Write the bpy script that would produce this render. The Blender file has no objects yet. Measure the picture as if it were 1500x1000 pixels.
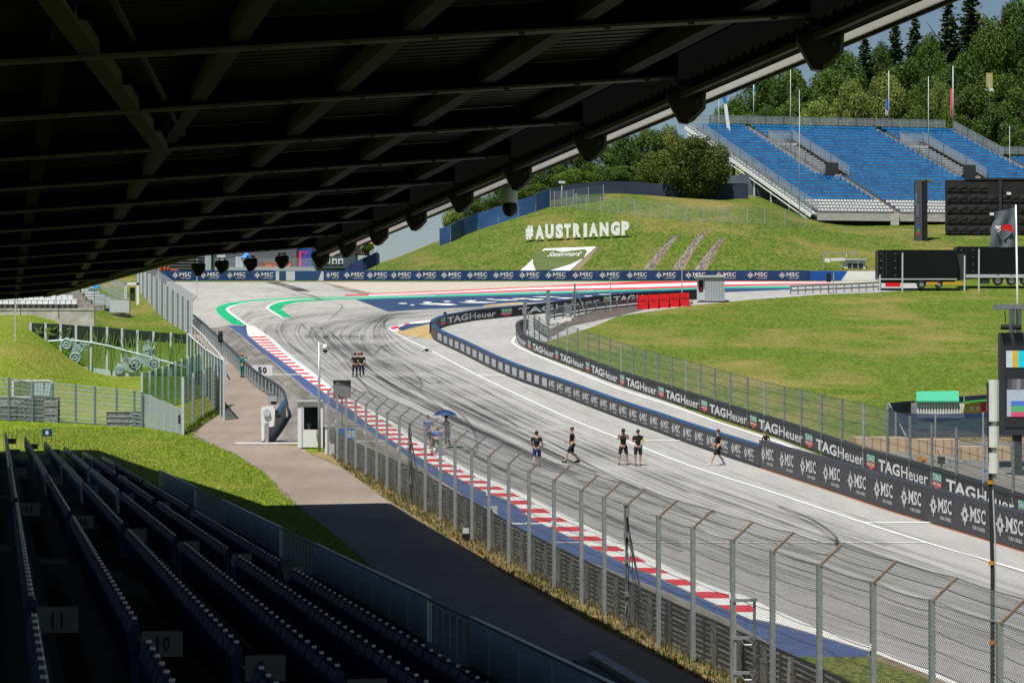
import bpy, bmesh, math, random
from mathutils import Vector, Matrix
from mathutils.geometry import tessellate_polygon
import numpy as np
random.seed(7)
R = math.radians
S = bpy.context.scene
COL = S.collection
# ------------------------------------------------------------------ camera, sky, sun, exposure
CZ = 10.0                      # eye height above the datum
F = 3930.0                     # focal length in photo pixels (photo 1500 px wide)
PITCH = math.atan(78.0 / F)
cam = bpy.data.cameras.new('camera'); camo = bpy.data.objects.new('camera', cam); COL.objects.link(camo)
camo.location = (0, 0, CZ); camo.rotation_euler = (math.pi/2 + PITCH, 0, 0)
cam.sensor_width = 36; cam.lens = F / 1500 * 36; cam.clip_start = 0.5; cam.clip_end = 5000
S.camera = camo
SUN = Vector((-0.21, -0.36, 1.0)).normalized()       # towards the sun
w = bpy.data.worlds.new('World'); S.world = w; w.use_nodes = True
nt = w.node_tree; nt.nodes.clear()
sky = nt.nodes.new('ShaderNodeTexSky'); sky.sky_type = 'NISHITA'; sky.sun_disc = False
sky.sun_elevation = math.asin(SUN.z); sky.sun_rotation = math.atan2(SUN.x, SUN.y)
sky.altitude = 700; sky.air_density = 1.0; sky.dust_density = 0.15; sky.ozone_density = 1.0
bg = nt.nodes.new('ShaderNodeBackground'); bg.inputs[1].default_value = 0.045
ow = nt.nodes.new('ShaderNodeOutputWorld')
nt.links.new(sky.outputs[0], bg.inputs[0]); nt.links.new(bg.outputs[0], ow.inputs[0])
sl = bpy.data.lights.new('sun', 'SUN'); sl.energy = 5.0; sl.angle = R(0.5); sl.color = (1.0, 0.965, 0.90)
so = bpy.data.objects.new('sun', sl); COL.objects.link(so); so.location = (-40, -20, 90)
so.rotation_euler = SUN.to_track_quat('Z', 'Y').to_euler()
S.view_settings.view_transform = 'Standard'; S.view_settings.look = 'None'
S.view_settings.exposure = 0.35; S.view_settings.gamma = 1.0
S.cycles.max_bounces = 6; S.cycles.transparent_max_bounces = 24
# ------------------------------------------------------------------ materials
MATS = {}
def srgb(r, g, b):
    f = lambda c: (c/255/12.92) if c/255 <= .04045 else ((c/255+.055)/1.055)**2.4
    return (f(r), f(g), f(b))
def mat(name, col, rough=.7, metal=0.0, var=.12, scale=6.0, bump=0.0, spec=.4, col2=None, coords='Object', detail=4):
    if name in MATS: return MATS[name]
    m = bpy.data.materials.new(name); m.use_nodes = True; n = m.node_tree; L = n.links
    b = n.nodes['Principled BSDF']; b.inputs['Roughness'].default_value = rough; b.inputs['Metallic'].default_value = metal
    b.inputs['Specular IOR Level'].default_value = spec
    tc = n.nodes.new('ShaderNodeTexCoord'); no = n.nodes.new('ShaderNodeTexNoise')
    no.inputs['Scale'].default_value = scale; no.inputs['Detail'].default_value = detail
    L.new(tc.outputs[coords], no.inputs['Vector'])
    cr = n.nodes.new('ShaderNodeValToRGB')
    cr.color_ramp.elements[0].position = .3; cr.color_ramp.elements[1].position = .7
    c2 = col2 if col2 else tuple(min(1, c*(1+var)) for c in col)
    c1 = col if col2 else tuple(c*(1-var) for c in col)
    cr.color_ramp.elements[0].color = (*c1, 1); cr.color_ramp.elements[1].color = (*c2, 1)
    L.new(no.outputs['Fac'], cr.inputs['Fac']); L.new(cr.outputs['Color'], b.inputs['Base Color'])
    if bump:
        bp = n.nodes.new('ShaderNodeBump'); bp.inputs['Strength'].default_value = bump; bp.inputs['Distance'].default_value = .05
        L.new(no.outputs['Fac'], bp.inputs['Height']); L.new(bp.outputs['Normal'], b.inputs['Normal'])
    MATS[name] = m; return m
def grass_mat(name, base, dark, dry, dryamt=.5, sc=1.0):
    m = bpy.data.materials.new(name); m.use_nodes = True; n = m.node_tree; L = n.links
    b = n.nodes['Principled BSDF']; b.inputs['Roughness'].default_value = .9; b.inputs['Specular IOR Level'].default_value = .1
    tc = n.nodes.new('ShaderNodeTexCoord')
    def noise(s, d, dist=0, st=(1, 1, 1)):
        mp = n.nodes.new('ShaderNodeMapping'); mp.inputs['Scale'].default_value = st
        L.new(tc.outputs['Object'], mp.inputs['Vector'])
        o = n.nodes.new('ShaderNodeTexNoise'); o.inputs['Scale'].default_value = s; o.inputs['Detail'].default_value = d
        o.inputs['Distortion'].default_value = dist; o.inputs['Roughness'].default_value = .65
        L.new(mp.outputs[0], o.inputs['Vector']); return o.outputs['Fac']
    def ramp(fac, a, c, lo, hi):
        r = n.nodes.new('ShaderNodeValToRGB'); e = r.color_ramp.elements
        e[0].position = lo; e[1].position = hi; e[0].color = (*a, 1); e[1].color = (*c, 1)
        L.new(fac, r.inputs['Fac']); return r.outputs['Color']
    def mix(fac, a, c, typ='MIX'):
        x = n.nodes.new('ShaderNodeMix'); x.data_type = 'RGBA'; x.blend_type = typ
        if isinstance(fac, float): x.inputs[0].default_value = fac
        else: L.new(fac, x.inputs[0])
        L.new(a, x.inputs[6]); L.new(c, x.inputs[7]); return x.outputs[2]
    fine = ramp(noise(3.2*sc, 7, 0, (1, .45, 1)), dark, base, .40, .57)
    big = ramp(noise(.09*sc, 5, .4, (1, .6, 1)), (0, 0, 0), (1, 1, 1), .5 - .06*dryamt, .72 - .10*dryamt)
    mid = ramp(noise(.8*sc, 5, .3, (1, .4, 1)), (0, 0, 0), (1, 1, 1), .52, .75)
    drc = ramp(noise(5*sc, 4, 0, (1, .45, 1)), tuple(c*.7 for c in dry), dry, .35, .65)
    c = mix(big, fine, drc); 
    c2 = mix(mid, c, drc)
    c = mix(.55, c, c2)
    sp = ramp(noise(9*sc, 3, 0, (1, .5, 1)), (.55, .58, .55), (1.3, 1.28, 1.2), .40, .60)
    c = mix(1.0, c, sp, 'MULTIPLY')
    L.new(c, b.inputs['Base Color'])
    bp = n.nodes.new('ShaderNodeBump'); bp.inputs['Strength'].default_value = .9; bp.inputs['Distance'].default_value = .25
    L.new(noise(2.2*sc, 7, 0, (1, .7, 1)), bp.inputs['Height']); L.new(bp.outputs['Normal'], b.inputs['Normal'])
    MATS[name] = m; return m
def asphalt_mat(name, a, c, blotch, streak_dir=0.0):
    m = bpy.data.materials.new(name); m.use_nodes = True; n = m.node_tree; L = n.links
    b = n.nodes['Principled BSDF']; b.inputs['Roughness'].default_value = .85; b.inputs['Specular IOR Level'].default_value = .25
    tc = n.nodes.new('ShaderNodeTexCoord')
    def noise(s, d, st=(1, 1, 1), rz=0.0):
        mp = n.nodes.new('ShaderNodeMapping'); mp.inputs['Scale'].default_value = st; mp.inputs['Rotation'].default_value = (0, 0, rz)
        L.new(tc.outputs['Object'], mp.inputs['Vector'])
        o = n.nodes.new('ShaderNodeTexNoise'); o.inputs['Scale'].default_value = s; o.inputs['Detail'].default_value = d
        L.new(mp.outputs[0], o.inputs['Vector']); return o.outputs['Fac']
    def ramp(fac, x, y, lo, hi):
        r = n.nodes.new('ShaderNodeValToRGB'); e = r.color_ramp.elements
        e[0].position = lo; e[1].position = hi; e[0].color = (*x, 1); e[1].color = (*y, 1)
        L.new(fac, r.inputs['Fac']); return r.outputs['Color']
    def mul(x, y):
        q = n.nodes.new('ShaderNodeMix'); q.data_type = 'RGBA'; q.blend_type = 'MULTIPLY'; q.inputs[0].default_value = 1
        L.new(x, q.inputs[6]); L.new(y, q.inputs[7]); return q.outputs[2]
    base = ramp(noise(.16, 6), a, c, .35, .65)
    st = ramp(noise(1.3, 5, (1.0, .045, 1), streak_dir), (1-blotch,)*3, (1+blotch*.4,)*3, .36, .62)
    gr = ramp(noise(11, 3), (.86,)*3, (1.12,)*3, .35, .65)
    L.new(mul(mul(base, st), gr), b.inputs['Base Color'])
    MATS[name] = m; return m
def netting_mat(name, col, pitch=.05, wire=.1, alpha=None, rough=.5, metal=.3):
    m = bpy.data.materials.new(name); m.use_nodes = True; n = m.node_tree; L = n.links
    b = n.nodes['Principled BSDF']; b.inputs['Base Color'].default_value = (*col, 1)
    b.inputs['Roughness'].default_value = rough; b.inputs['Metallic'].default_value = metal
    out = n.nodes['Material Output']; tr = n.nodes.new('ShaderNodeBsdfTransparent'); mx = n.nodes.new('ShaderNodeMixShader')
    if alpha is None:
        uv = n.nodes.new('ShaderNodeUVMap'); mp = n.nodes.new('ShaderNodeMapping'); mp.inputs['Rotation'].default_value = (0, 0, R(45))
        mp.inputs['Scale'].default_value = (1/pitch, 1/pitch, 1)
        L.new(uv.outputs[0], mp.inputs[0]); sp = n.nodes.new('ShaderNodeSeparateXYZ'); L.new(mp.outputs[0], sp.inputs[0])
        outs = []
        for k in (0, 1):
            fr = n.nodes.new('ShaderNodeMath'); fr.operation = 'FRACT'; L.new(sp.outputs[k], fr.inputs[0])
            lt = n.nodes.new('ShaderNodeMath'); lt.operation = 'LESS_THAN'; lt.inputs[1].default_value = wire; L.new(fr.outputs[0], lt.inputs[0]); outs.append(lt)
        mm = n.nodes.new('ShaderNodeMath'); mm.operation = 'MAXIMUM'; L.new(outs[0].outputs[0], mm.inputs[0]); L.new(outs[1].outputs[0], mm.inputs[1])
        L.new(mm.outputs[0], mx.inputs[0])
    else:
        mx.inputs[0].default_value = alpha
    L.new(tr.outputs[0], mx.inputs[1]); L.new(b.outputs[0], mx.inputs[2]); L.new(mx.outputs[0], out.inputs['Surface'])
    MATS[name] = m; return m
def leaf_mat(name, a, c):
    m = bpy.data.materials.new(name); m.use_nodes = True; n = m.node_tree; L = n.links
    b = n.nodes['Principled BSDF']; b.inputs['Roughness'].default_value = .6; b.inputs['Specular IOR Level'].default_value = .25
    ge = n.nodes.new('ShaderNodeNewGeometry'); oi = n.nodes.new('ShaderNodeObjectInfo')
    tc = n.nodes.new('ShaderNodeTexCoord'); no = n.nodes.new('ShaderNodeTexNoise'); no.inputs['Scale'].default_value = .5
    L.new(tc.outputs['Object'], no.inputs['Vector'])
    ad = n.nodes.new('ShaderNodeMath'); ad.operation = 'MULTIPLY_ADD'; ad.inputs[1].default_value = .45
    L.new(ge.outputs['Random Per Island'], ad.inputs[0]); L.new(no.outputs['Fac'], ad.inputs[2])
    cr = n.nodes.new('ShaderNodeValToRGB'); e = cr.color_ramp.elements; e[0].position = .35; e[1].position = 1.0
    e[0].color = (*a, 1); e[1].color = (*c, 1); L.new(ad.outputs[0], cr.inputs['Fac'])
    hs = n.nodes.new('ShaderNodeHueSaturation'); mr = n.nodes.new('ShaderNodeMapRange')
    mr.inputs['To Min'].default_value = .8; mr.inputs['To Max'].default_value = 1.2
    L.new(oi.outputs['Random'], mr.inputs['Value']); L.new(mr.outputs[0], hs.inputs['Value']); L.new(cr.outputs[0], hs.inputs['Color'])
    L.new(hs.outputs[0], b.inputs['Base Color'])
    tl = n.nodes.new('ShaderNodeBsdfTranslucent'); L.new(hs.outputs[0], tl.inputs['Color'])
    mx = n.nodes.new('ShaderNodeMixShader'); mx.inputs[0].default_value = .25
    L.new(b.outputs[0], mx.inputs[1]); L.new(tl.outputs[0], mx.inputs[2]); L.new(mx.outputs[0], n.nodes['Material Output'].inputs['Surface'])
    MATS[name] = m; return m
def glass_mat(name, tint, fac=.15, rough=.05):
    m = bpy.data.materials.new(name); m.use_nodes = True; n = m.node_tree; L = n.links
    tr = n.nodes.new('ShaderNodeBsdfTransparent'); tr.inputs[0].default_value = (*tint, 1)
    g = n.nodes.new('ShaderNodeBsdfGlossy'); g.inputs['Roughness'].default_value = rough
    mx = n.nodes.new('ShaderNodeMixShader'); mx.inputs[0].default_value = fac
    L.new(tr.outputs[0], mx.inputs[1]); L.new(g.outputs[0], mx.inputs[2]); L.new(mx.outputs[0], n.nodes['Material Output'].inputs['Surface'])
    MATS[name] = m; return m
# ------------------------------------------------------------------ mesh building
def wloc(o):
    v = Vector((0, 0, 0))
    while o is not None: v = v + o.location; o = o.parent
    return v
class MB:
    def __init__(s): s.v = []; s.f = []; s.m = []; s.uv = None
    def add(s, vs, fs, mi=0):
        b = len(s.v); s.v += [tuple(x) for x in vs]; s.f += [tuple(b+i for i in q) for q in fs]; s.m += [mi]*len(fs); return s
    def hexa(s, p, mi=0):      # p: 8 points, bottom 4 ccw, top 4 ccw
        return s.add(p, [(3, 2, 1, 0), (4, 5, 6, 7), (0, 1, 5, 4), (1, 2, 6, 5), (2, 3, 7, 6), (3, 0, 4, 7)], mi)
    def box(s, c, size, rz=0.0, mi=0):
        x, y, z = (d/2 for d in size); ca, sa = math.cos(rz), math.sin(rz); P = []
        for dz in (-z, z):
            for dx, dy in ((-x, -y), (x, -y), (x, y), (-x, y)):
                P.append((c[0]+dx*ca-dy*sa, c[1]+dx*sa+dy*ca, c[2]+dz))
        return s.hexa(P, mi)
    def bar(s, p, q, w=.1, h=.1, up=(0, 0, 1), mi=0):
        p = Vector(p); q = Vector(q); d = (q-p).normalized(); u = Vector(up)
        sd = d.cross(u)
        if sd.length < 1e-4: sd = d.cross(Vector((1, 0, 0)))
        sd.normalize(); u = sd.cross(d).normalized(); a = sd*w/2; b = u*h/2
        return s.hexa([p-a-b, p+a-b, q+a-b, q-a-b, p-a+b, p+a+b, q+a+b, q-a+b], mi)
    def tube(s, pts, r, n=6, mi=0, cap=True):
        pts = [Vector(p) for p in pts]; rs = r if isinstance(r, (list, tuple)) else [r]*len(pts)
        rings = []; last = None
        for i, p in enumerate(pts):
            d = (pts[min(i+1, len(pts)-1)] - pts[max(i-1, 0)]).normalized()
            if last is None:
                a = d.cross(Vector((0, 0, 1)))
                if a.length < 1e-3: a = d.cross(Vector((1, 0, 0)))
            else: a = last - d*last.dot(d)
            a.normalize(); last = a; b = d.cross(a)
            rings.append([p + (a*math.cos(2*math.pi*k/n) + b*math.sin(2*math.pi*k/n))*rs[i] for k in range(n)])
        V = [q for rg in rings for q in rg]; Fc = []
        for i in range(len(rings)-1):
            for k in range(n): Fc.append((i*n+k, i*n+(k+1) % n, (i+1)*n+(k+1) % n, (i+1)*n+k))
        if cap: Fc.append(tuple(range(n))[::-1]); Fc.append(tuple((len(rings)-1)*n+k for k in range(n)))
        return s.add(V, Fc, mi)
    def ball(s, c, r, n=8, m=5, mi=0):
        rx, ry, rz = r if isinstance(r, (tuple, list)) else (r, r, r); V = [(c[0], c[1], c[2]-rz)]
        for j in range(1, m):
            t = -math.pi/2 + math.pi*j/m
            for k in range(n):
                a = 2*math.pi*k/n; V.append((c[0]+rx*math.cos(t)*math.cos(a), c[1]+ry*math.cos(t)*math.sin(a), c[2]+rz*math.sin(t)))
        V.append((c[0], c[1], c[2]+rz)); Fc = []
        for k in range(n): Fc.append((0, 1+(k+1) % n, 1+k)); Fc.append((len(V)-1, 1+(m-2)*n+k, 1+(m-2)*n+(k+1) % n))
        for j in range(m-2):
            for k in range(n): Fc.append((1+j*n+k, 1+j*n+(k+1) % n, 1+(j+1)*n+(k+1) % n, 1+(j+1)*n+k))
        return s.add(V, Fc, mi)
    def build(s, name, mats, parent=None, smooth=False, origin=None):
        me = bpy.data.meshes.new(name); off = wloc(parent) if parent is not None else Vector(origin or (0, 0, 0))
        me.from_pydata([(x-off.x, y-off.y, z-off.z) for x, y, z in s.v], [], s.f)
        if not isinstance(mats, (list, tuple)): mats = [mats]
        for q in mats: me.materials.append(q)
        if len(mats) > 1: me.polygons.foreach_set('material_index', s.m)
        if s.uv:
            l = me.uv_layers.new(name='UVMap'); i = 0
            for p in me.polygons:
                for k in p.vertices: l.data[i].uv = s.uv[k]; i += 1
        if smooth: me.polygons.foreach_set('use_smooth', [True]*len(me.polygons))
        me.update(); o = bpy.data.objects.new(name, me); COL.objects.link(o)
        if parent is not None: o.parent = parent
        elif origin: o.location = origin
        return o
def tag(o, label=None, cat=None, group=None, kind=None):
    if label: o['label'] = label
    if cat: o['category'] = cat
    if group: o['group'] = group
    if kind: o['kind'] = kind
    return o
def thing(name, loc, label, cat, group=None):
    o = bpy.data.objects.new(name, None); o.empty_display_size = .3; COL.objects.link(o); o.location = loc
    return tag(o, label, cat, group)
def copy_tree(o, parent=None):
    c = o.copy(); COL.objects.link(c)
    if parent is not None: c.parent = parent
    for ch in [x for x in bpy.data.objects if x.parent == o]: copy_tree(ch, c)
    return c
# ------------------------------------------------------------------ terrain
YB = [-30, 20, 36, 69, 88, 100, 113, 132, 145, 160, 177, 195, 212, 230, 250, 270, 290, 313.5, 316]
ZB = [-9.6, -8.9, -8.0, -6.4, -5.6, -5.0, -4.25, -3.35, -2.55, -1.6, -.25, 1.35, 2.85, 4.4, 6.3, 8.4, 10.6, 13.25, 13.5]
def cubic(xs, ys):
    n = len(xs); h = [xs[i+1]-xs[i] for i in range(n-1)]; d = [(ys[i+1]-ys[i])/h[i] for i in range(n-1)]
    m = [d[0]] + [(d[i-1]*h[i]+d[i]*h[i-1])/(h[i]+h[i-1]) for i in range(1, n-1)] + [d[-1]]
    def f(x):
        i = 0
        if x >= xs[-1]: return ys[-1] + m[-1]*(x-xs[-1])
        if x <= xs[0]: return ys[0] + m[0]*(x-xs[0])
        while x > xs[i+1]: i += 1
        t = (x-xs[i])/h[i]; t2 = t*t; t3 = t2*t
        return (2*t3-3*t2+1)*ys[i] + (t3-2*t2+t)*h[i]*m[i] + (-2*t3+3*t2)*ys[i+1] + (t3-t2)*h[i]*m[i+1]
    return f
prof = cubic(YB, ZB)
STEP = 3.0; Y0 = -30.0
YS = [Y0 + STEP*i for i in range(int((316-Y0)/STEP)+1)]       # break lines of the ground, 3 m apart
ZS = [prof(y) + CZ for y in YS]
def lerp(xs, ys, x):
    if x <= xs[0]: return ys[0]
    for i in range(len(xs)-1):
        if x <= xs[i+1]: return ys[i] + (ys[i+1]-ys[i])*(x-xs[i])/(xs[i+1]-xs[i])
    return ys[-1]
def sm(t): t = max(0, min(1, t)); return t*t*(3-2*t)
CU = [-3000, 300, 520, 560, 645, 700, 800, 860, 1000, 1100, 1180, 1240, 1300, 1500, 4000]
CY = [400, 398, 396, 386, 353, 332, 296, 286, 291, 300, 322, 333, 335, 336, 338]
crest = cubic(CU, CY)
YC = 378.0
YEND = YS[-1]; ZEND = ZS[-1]
def zg(X, Y):
    if Y <= YEND:
        i = max(0, min(len(YS)-2, int((Y-Y0)/STEP))); z = ZS[i] + (ZS[i+1]-ZS[i])*(Y-YS[i])/STEP
        A = lerp([155, 172, 190, 230, 280, 316], [0, 2.0, 4.0, 2.6, .8, 0], Y)
        if A > 0: z += A*sm((-X - (28.6 + max(-8, (Y-190)*.115)))/7.5)
        return z
    u = 750 + F*X/Y; zt = CZ + (578-crest(u))*YC/F
    if Y <= YC:
        t = (Y-YEND)/(YC-YEND); return ZEND + (zt-ZEND)*(1-(1-t)**1.6)
    r = sm((u-1000)/120)
    return zt + (Y-YC)*(.02 + .17*r) if Y < 520 else zt + (520-YC)*(.02+.17*r) + (Y-520)*.01
CP, SP = math.cos(PITCH), math.sin(PITCH)
def ray(px, py):
    x = (px-750)/F; y = (500-py)/F
    d = Vector((x, CP - y*SP, SP + y*CP)); return d/d.y
def at(px, py, D):
    d = ray(px, py); return Vector((d.x*D, D, CZ + d.z*D))
def G(px, py, lift=0.0):
    d = ray(px, py); lo = 40.0; hi = None; y = 30.0
    while y < 700:
        if CZ + d.z*y <= zg(d.x*y, y): hi = y; break
        lo = y; y += 1.5
    if hi is None: hi = lo = 420
    for _ in range(24):
        mi = (lo+hi)/2
        if CZ + d.z*mi <= zg(d.x*mi, mi): hi = mi
        else: lo = mi
    X, Y = d.x*hi, hi
    return Vector((X, Y, zg(X, Y) + lift))
def on(X, Y, lift=0.0): return Vector((X, Y, zg(X, Y)+lift))
def px_of(p):
    x, y, z = p[0], p[1], p[2]-CZ
    f = y*CP + z*SP; u = -y*SP + z*CP
    return 750 + F*x/f, 500 - F*u/f
def from_top(px, py, h):      # foot of an upright thing h tall whose top shows at px,py
    d = ray(px, py); lo, hi = 25.0, 400.0
    f = lambda D: CZ + d.z*D - (zg(d.x*D, D)+h)
    y = 25.0
    while f(y) > 0 and y < 400: y += 1
    lo, hi = y-1, y
    for _ in range(20):
        m = (lo+hi)/2
        if f(m) > 0: lo = m
        else: hi = m
    return on(d.x*hi, hi)
def smooth_line(pts, n=6):
    if len(pts) < 3: return [Vector(p) for p in pts]
    P = [Vector(p) for p in pts]; P = [P[0]*2-P[1]] + P + [P[-1]*2-P[-2]]; out = []
    for i in range(1, len(P)-2):
        for k in range(n):
            t = k/n; a, b, c, d = P[i-1], P[i], P[i+1], P[i+2]
            out.append(.5*((2*b) + (c-a)*t + (2*a-5*b+4*c-d)*t*t + (3*b-a-3*c+d)*t**3))
    out.append(P[-2]); return out
def clip(poly, ax, val, keep_gt):
    out = []
    for i in range(len(poly)):
        a, b = poly[i], poly[(i+1) % len(poly)]
        ia = (a[ax] >= val) == keep_gt or a[ax] == val; ib = (b[ax] >= val) == keep_gt or b[ax] == val
        if ia: out.append(a)
        if ia != ib:
            t = (val-a[ax])/(b[ax]-a[ax]); out.append((a[0]+(b[0]-a[0])*t, a[1]+(b[1]-a[1])*t))
    return out
def sheet(name, pix, m, layer, world=None, parent=None, fine=None):
    """a painted or paved area that follows the ground, given by its outline in the photo, `layer` x 4 mm above it"""
    pts = world if world else [G(*p) for p in pix]
    P2 = [Vector((p[0], p[1], 0)) for p in pts]; mb = MB(); lift = .004*layer
    for tri in tessellate_polygon([P2]):
        T = [(P2[i].x, P2[i].y) for i in tri]; ys = [t[1] for t in T]
        i0 = int((min(ys)-Y0)//STEP); i1 = int((max(ys)-Y0)//STEP)
        st = STEP if not fine else fine
        if fine: i0 = int((min(ys)-Y0)//fine); i1 = int((max(ys)-Y0)//fine)
        for i in range(i0, i1+1):
            q = clip(clip(T, 1, Y0+i*st, True), 1, Y0+(i+1)*st, False)
            if fine and len(q) >= 3:
                xs = [v[0] for v in q]
                cells = [clip(clip(q, 0, k*fine, True), 0, (k+1)*fine, False) for k in range(int(min(xs)//fine), int(max(xs)//fine)+1)]
            else: cells = [q]
            for q in cells:
                if len(q) < 3: continue
                a = sum(q[k][0]*q[(k+1) % len(q)][1]-q[(k+1) % len(q)][0]*q[k][1] for k in range(len(q)))
                if abs(a) < 1e-7: continue
                if a < 0: q = q[::-1]
                mb.add([(x, y, zg(x, y)+lift) for x, y in q], [tuple(range(len(q)))])
    o = mb.build(name, m, parent)
    if parent is None: o['kind'] = 'structure'
    return o
def ribbon(mb, pts, width, lift, mi=0):
    """strip along world points"""
    P = [Vector((p[0], p[1], 0)) for p in pts]; D = []
    for a, b in zip(P, P[1:]):
        n = max(1, int((b-a).length/1.5))
        for k in range(n): D.append(a+(b-a)*k/n)
    D.append(P[-1]); V = []; Fc = []
    for i, p in enumerate(D):
        t = (D[min(i+1, len(D)-1)] - D[max(i-1, 0)]).normalized(); nn = Vector((-t.y, t.x, 0))
        w_ = width(i/(len(D)-1)) if callable(width) else width
        a = p+nn*w_/2; b = p-nn*w_/2
        V += [(a.x, a.y, zg(a.x, a.y)+lift), (b.x, b.y, zg(b.x, b.y)+lift)]
        if i: Fc.append((2*i-2, 2*i-1, 2*i+1, 2*i))
    mb.add(V, Fc, mi)
def pxline(pix, n=6): return [(p.x, p.y) for p in smooth_line([G(*p).to_2d().to_3d() for p in pix], n)]
# ------------------------------------------------------------------ lettering
_TX = {}
def glyphs(txt, bold=0.0, res=2):
    k = (txt, bold, res)
    if k not in _TX:
        c = bpy.data.curves.new('t', 'FONT'); c.body = txt; c.size = 1; c.offset = bold; c.resolution_u = res; c.fill_mode = 'FRONT'
        o = bpy.data.objects.new('t', c); COL.objects.link(o)
        me = bpy.data.meshes.new_from_object(o.evaluated_get(bpy.context.evaluated_depsgraph_get()))
        V = [(v.co.x, v.co.y) for v in me.vertices]; Fc = [tuple(p.vertices) for p in me.polygons]
        bpy.data.objects.remove(o); bpy.data.curves.remove(c); bpy.data.meshes.remove(me)
        x0 = min(v[0] for v in V); x1 = max(v[0] for v in V); y0 = min(v[1] for v in V); y1 = max(v[1] for v in V)
        _TX[k] = ([((x-x0)/(x1-x0), (y-y0)/(y1-y0)) for x, y in V], Fc, (x1-x0)/(y1-y0))
    return _TX[k]
def put(mb, shape, mp, u0, u1, v0, v1, mi=0):
    V, Fc = shape[0], shape[1]
    mb.add([mp(u0+(u1-u0)*x, v0+(v1-v0)*y) for x, y in V], Fc, mi)
def serif_msc():
    V = []; Fc = []
    def addg(ch, x0, x1, bold):
        g = glyphs(ch, bold); b = len(V)
        V.extend((x0+(x1-x0)*x, y) for x, y in g[0]); Fc.extend(tuple(b+i for i in f) for f in g[1])
    addg('M', .02, .38, .012); addg('S', .43, .66, .02); addg('C', .70, 1.0, .02)
    for x0, x1, y0, y1 in ((-.03, .12, 0, .09), (.28, .43, 0, .09), (-.03, .09, .91, 1), (.31, .43, .91, 1), (.43, .47, 0, .3), (.62, .66, .7, 1), (.95, .99, .68, 1)):
        b = len(V); V.extend([(x0, y0), (x1, y0), (x1, y1), (x0, y1)]); Fc.append((b, b+1, b+2, b+3))
    return (V, Fc)
MSC = serif_msc()
def star():
    V = []; Fc = []
    for k in range(16):
        a = 2*math.pi*k/16; r0 = .5 if k % 4 == 0 else (.40 if k % 2 == 0 else .33)
        b = len(V); V.extend([(.5+.12*math.cos(a-.2), .5+.12*math.sin(a-.2)), (.5+r0*.78*math.cos(a-.14), .5+r0*.78*math.sin(a-.14)), (.5+r0*math.cos(a), .5+r0*math.sin(a)), (.5+r0*.78*math.cos(a+.14), .5+r0*.78*math.sin(a+.14)), (.5+.12*math.cos(a+.2), .5+.12*math.sin(a+.2))]); Fc.append(tuple(range(b, b+5)))
    n = 20; b = len(V)
    for k in range(n):
        a = 2*math.pi*k/n; V.append((.5+.26*math.cos(a), .5+.26*math.sin(a))); V.append((.5+.31*math.cos(a), .5+.31*math.sin(a)))
    for k in range(n): Fc.append((b+2*k, b+2*k+1, b+2*((k+1) % n)+1, b+2*((k+1) % n)))
    return (V, Fc)
STAR = star()
class Wall:
    """an upright board along a line on the ground; lettering is laid on its face"""
    def __init__(s, base, h, face=-1):
        s.P = [Vector(p) for p in base]; s.h = h; s.face = face
        s.X = [px_of(p)[0] for p in s.P]
        s.N = []
        for i in range(len(s.P)):
            t = (s.P[min(i+1, len(s.P)-1)] - s.P[max(i-1, 0)]); t.z = 0; t.normalize(); s.N.append(Vector((t.y, -t.x, 0)))
    def at(s, u, v, out=.02):
        X = s.X
        if u <= X[0]: i, t = 0, 0
        elif u >= X[-1]: i, t = len(X)-2, 1
        else:
            i = 0
            while X[i+1] < u: i += 1
            t = (u-X[i])/(X[i+1]-X[i])
        p = s.P[i].lerp(s.P[i+1], t); n = s.N[i].lerp(s.N[i+1], t)
        return p + Vector((0, 0, v)) + n*out*(1 if s.face < 0 else -1)
    def body(s, thick, z0=-.3, z1=None, i0=0, i1=None, out=0):
        mb = MB(); z1 = s.h if z1 is None else z1; P = s.P[i0:i1]; N = s.N[i0:i1]; k = 1 if s.face < 0 else -1
        V = []; Fc = []
        for p, n in zip(P, N):
            f = p + n*out*k; b = p - n*thick*k
            V += [f+Vector((0, 0, z0)), f+Vector((0, 0, z1)), b+Vector((0, 0, z1)), b+Vector((0, 0, z0))]
        for i in range(len(P)-1):
            a, c = i*4, i*4+4
            for q in range(4): Fc.append((a+q, c+q, c+(q+1) % 4, a+(q+1) % 4))
        e = (len(P)-1)*4; Fc += [(0, 1, 2, 3), (e+3, e+2, e+1, e)]
        mb.add(V, Fc); return mb
# ------------------------------------------------------------------ colours
M_grass = grass_mat('grass', (.125, .185, .022), (.052, .090, .010), (.27, .23, .075), .35)
M_hill = grass_mat('hill_grass', (.115, .165, .024), (.046, .078, .011), (.26, .215, .075), .4, .8)
M_lawn = grass_mat('lawn', (.20, .27, .022), (.09, .145, .012), (.30, .29, .07), .2, 1.6)
M_dry = grass_mat('dry_grass', (.25, .19, .085), (.08, .09, .03), (.36, .26, .14), .9, 2.2)
M_gcover = mat('mown_green', (.060, .085, .020), .9, var=.3, scale=2)
M_track = asphalt_mat('track_asphalt', (.30, .297, .288), (.335, .33, .322), .07, R(-11))
M_runoff = asphalt_mat('runoff_asphalt', (.30, .29, .275), (.36, .352, .335), .06)
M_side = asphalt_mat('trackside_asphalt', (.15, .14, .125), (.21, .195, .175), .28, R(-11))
M_road = asphalt_mat('service_asphalt', (.205, .165, .135), (.255, .21, .175), .08)
M_path = asphalt_mat('brown_path', (.085, .07, .062), (.11, .092, .082), .1)
M_gravel = mat('gravel', (.40, .36, .30), .95, var=.35, scale=9, detail=6, bump=.4)
M_stone = mat('white_stones', (.07, .065, .06), .9, col2=(.34, .32, .29), scale=5, detail=5, bump=.8)
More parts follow.
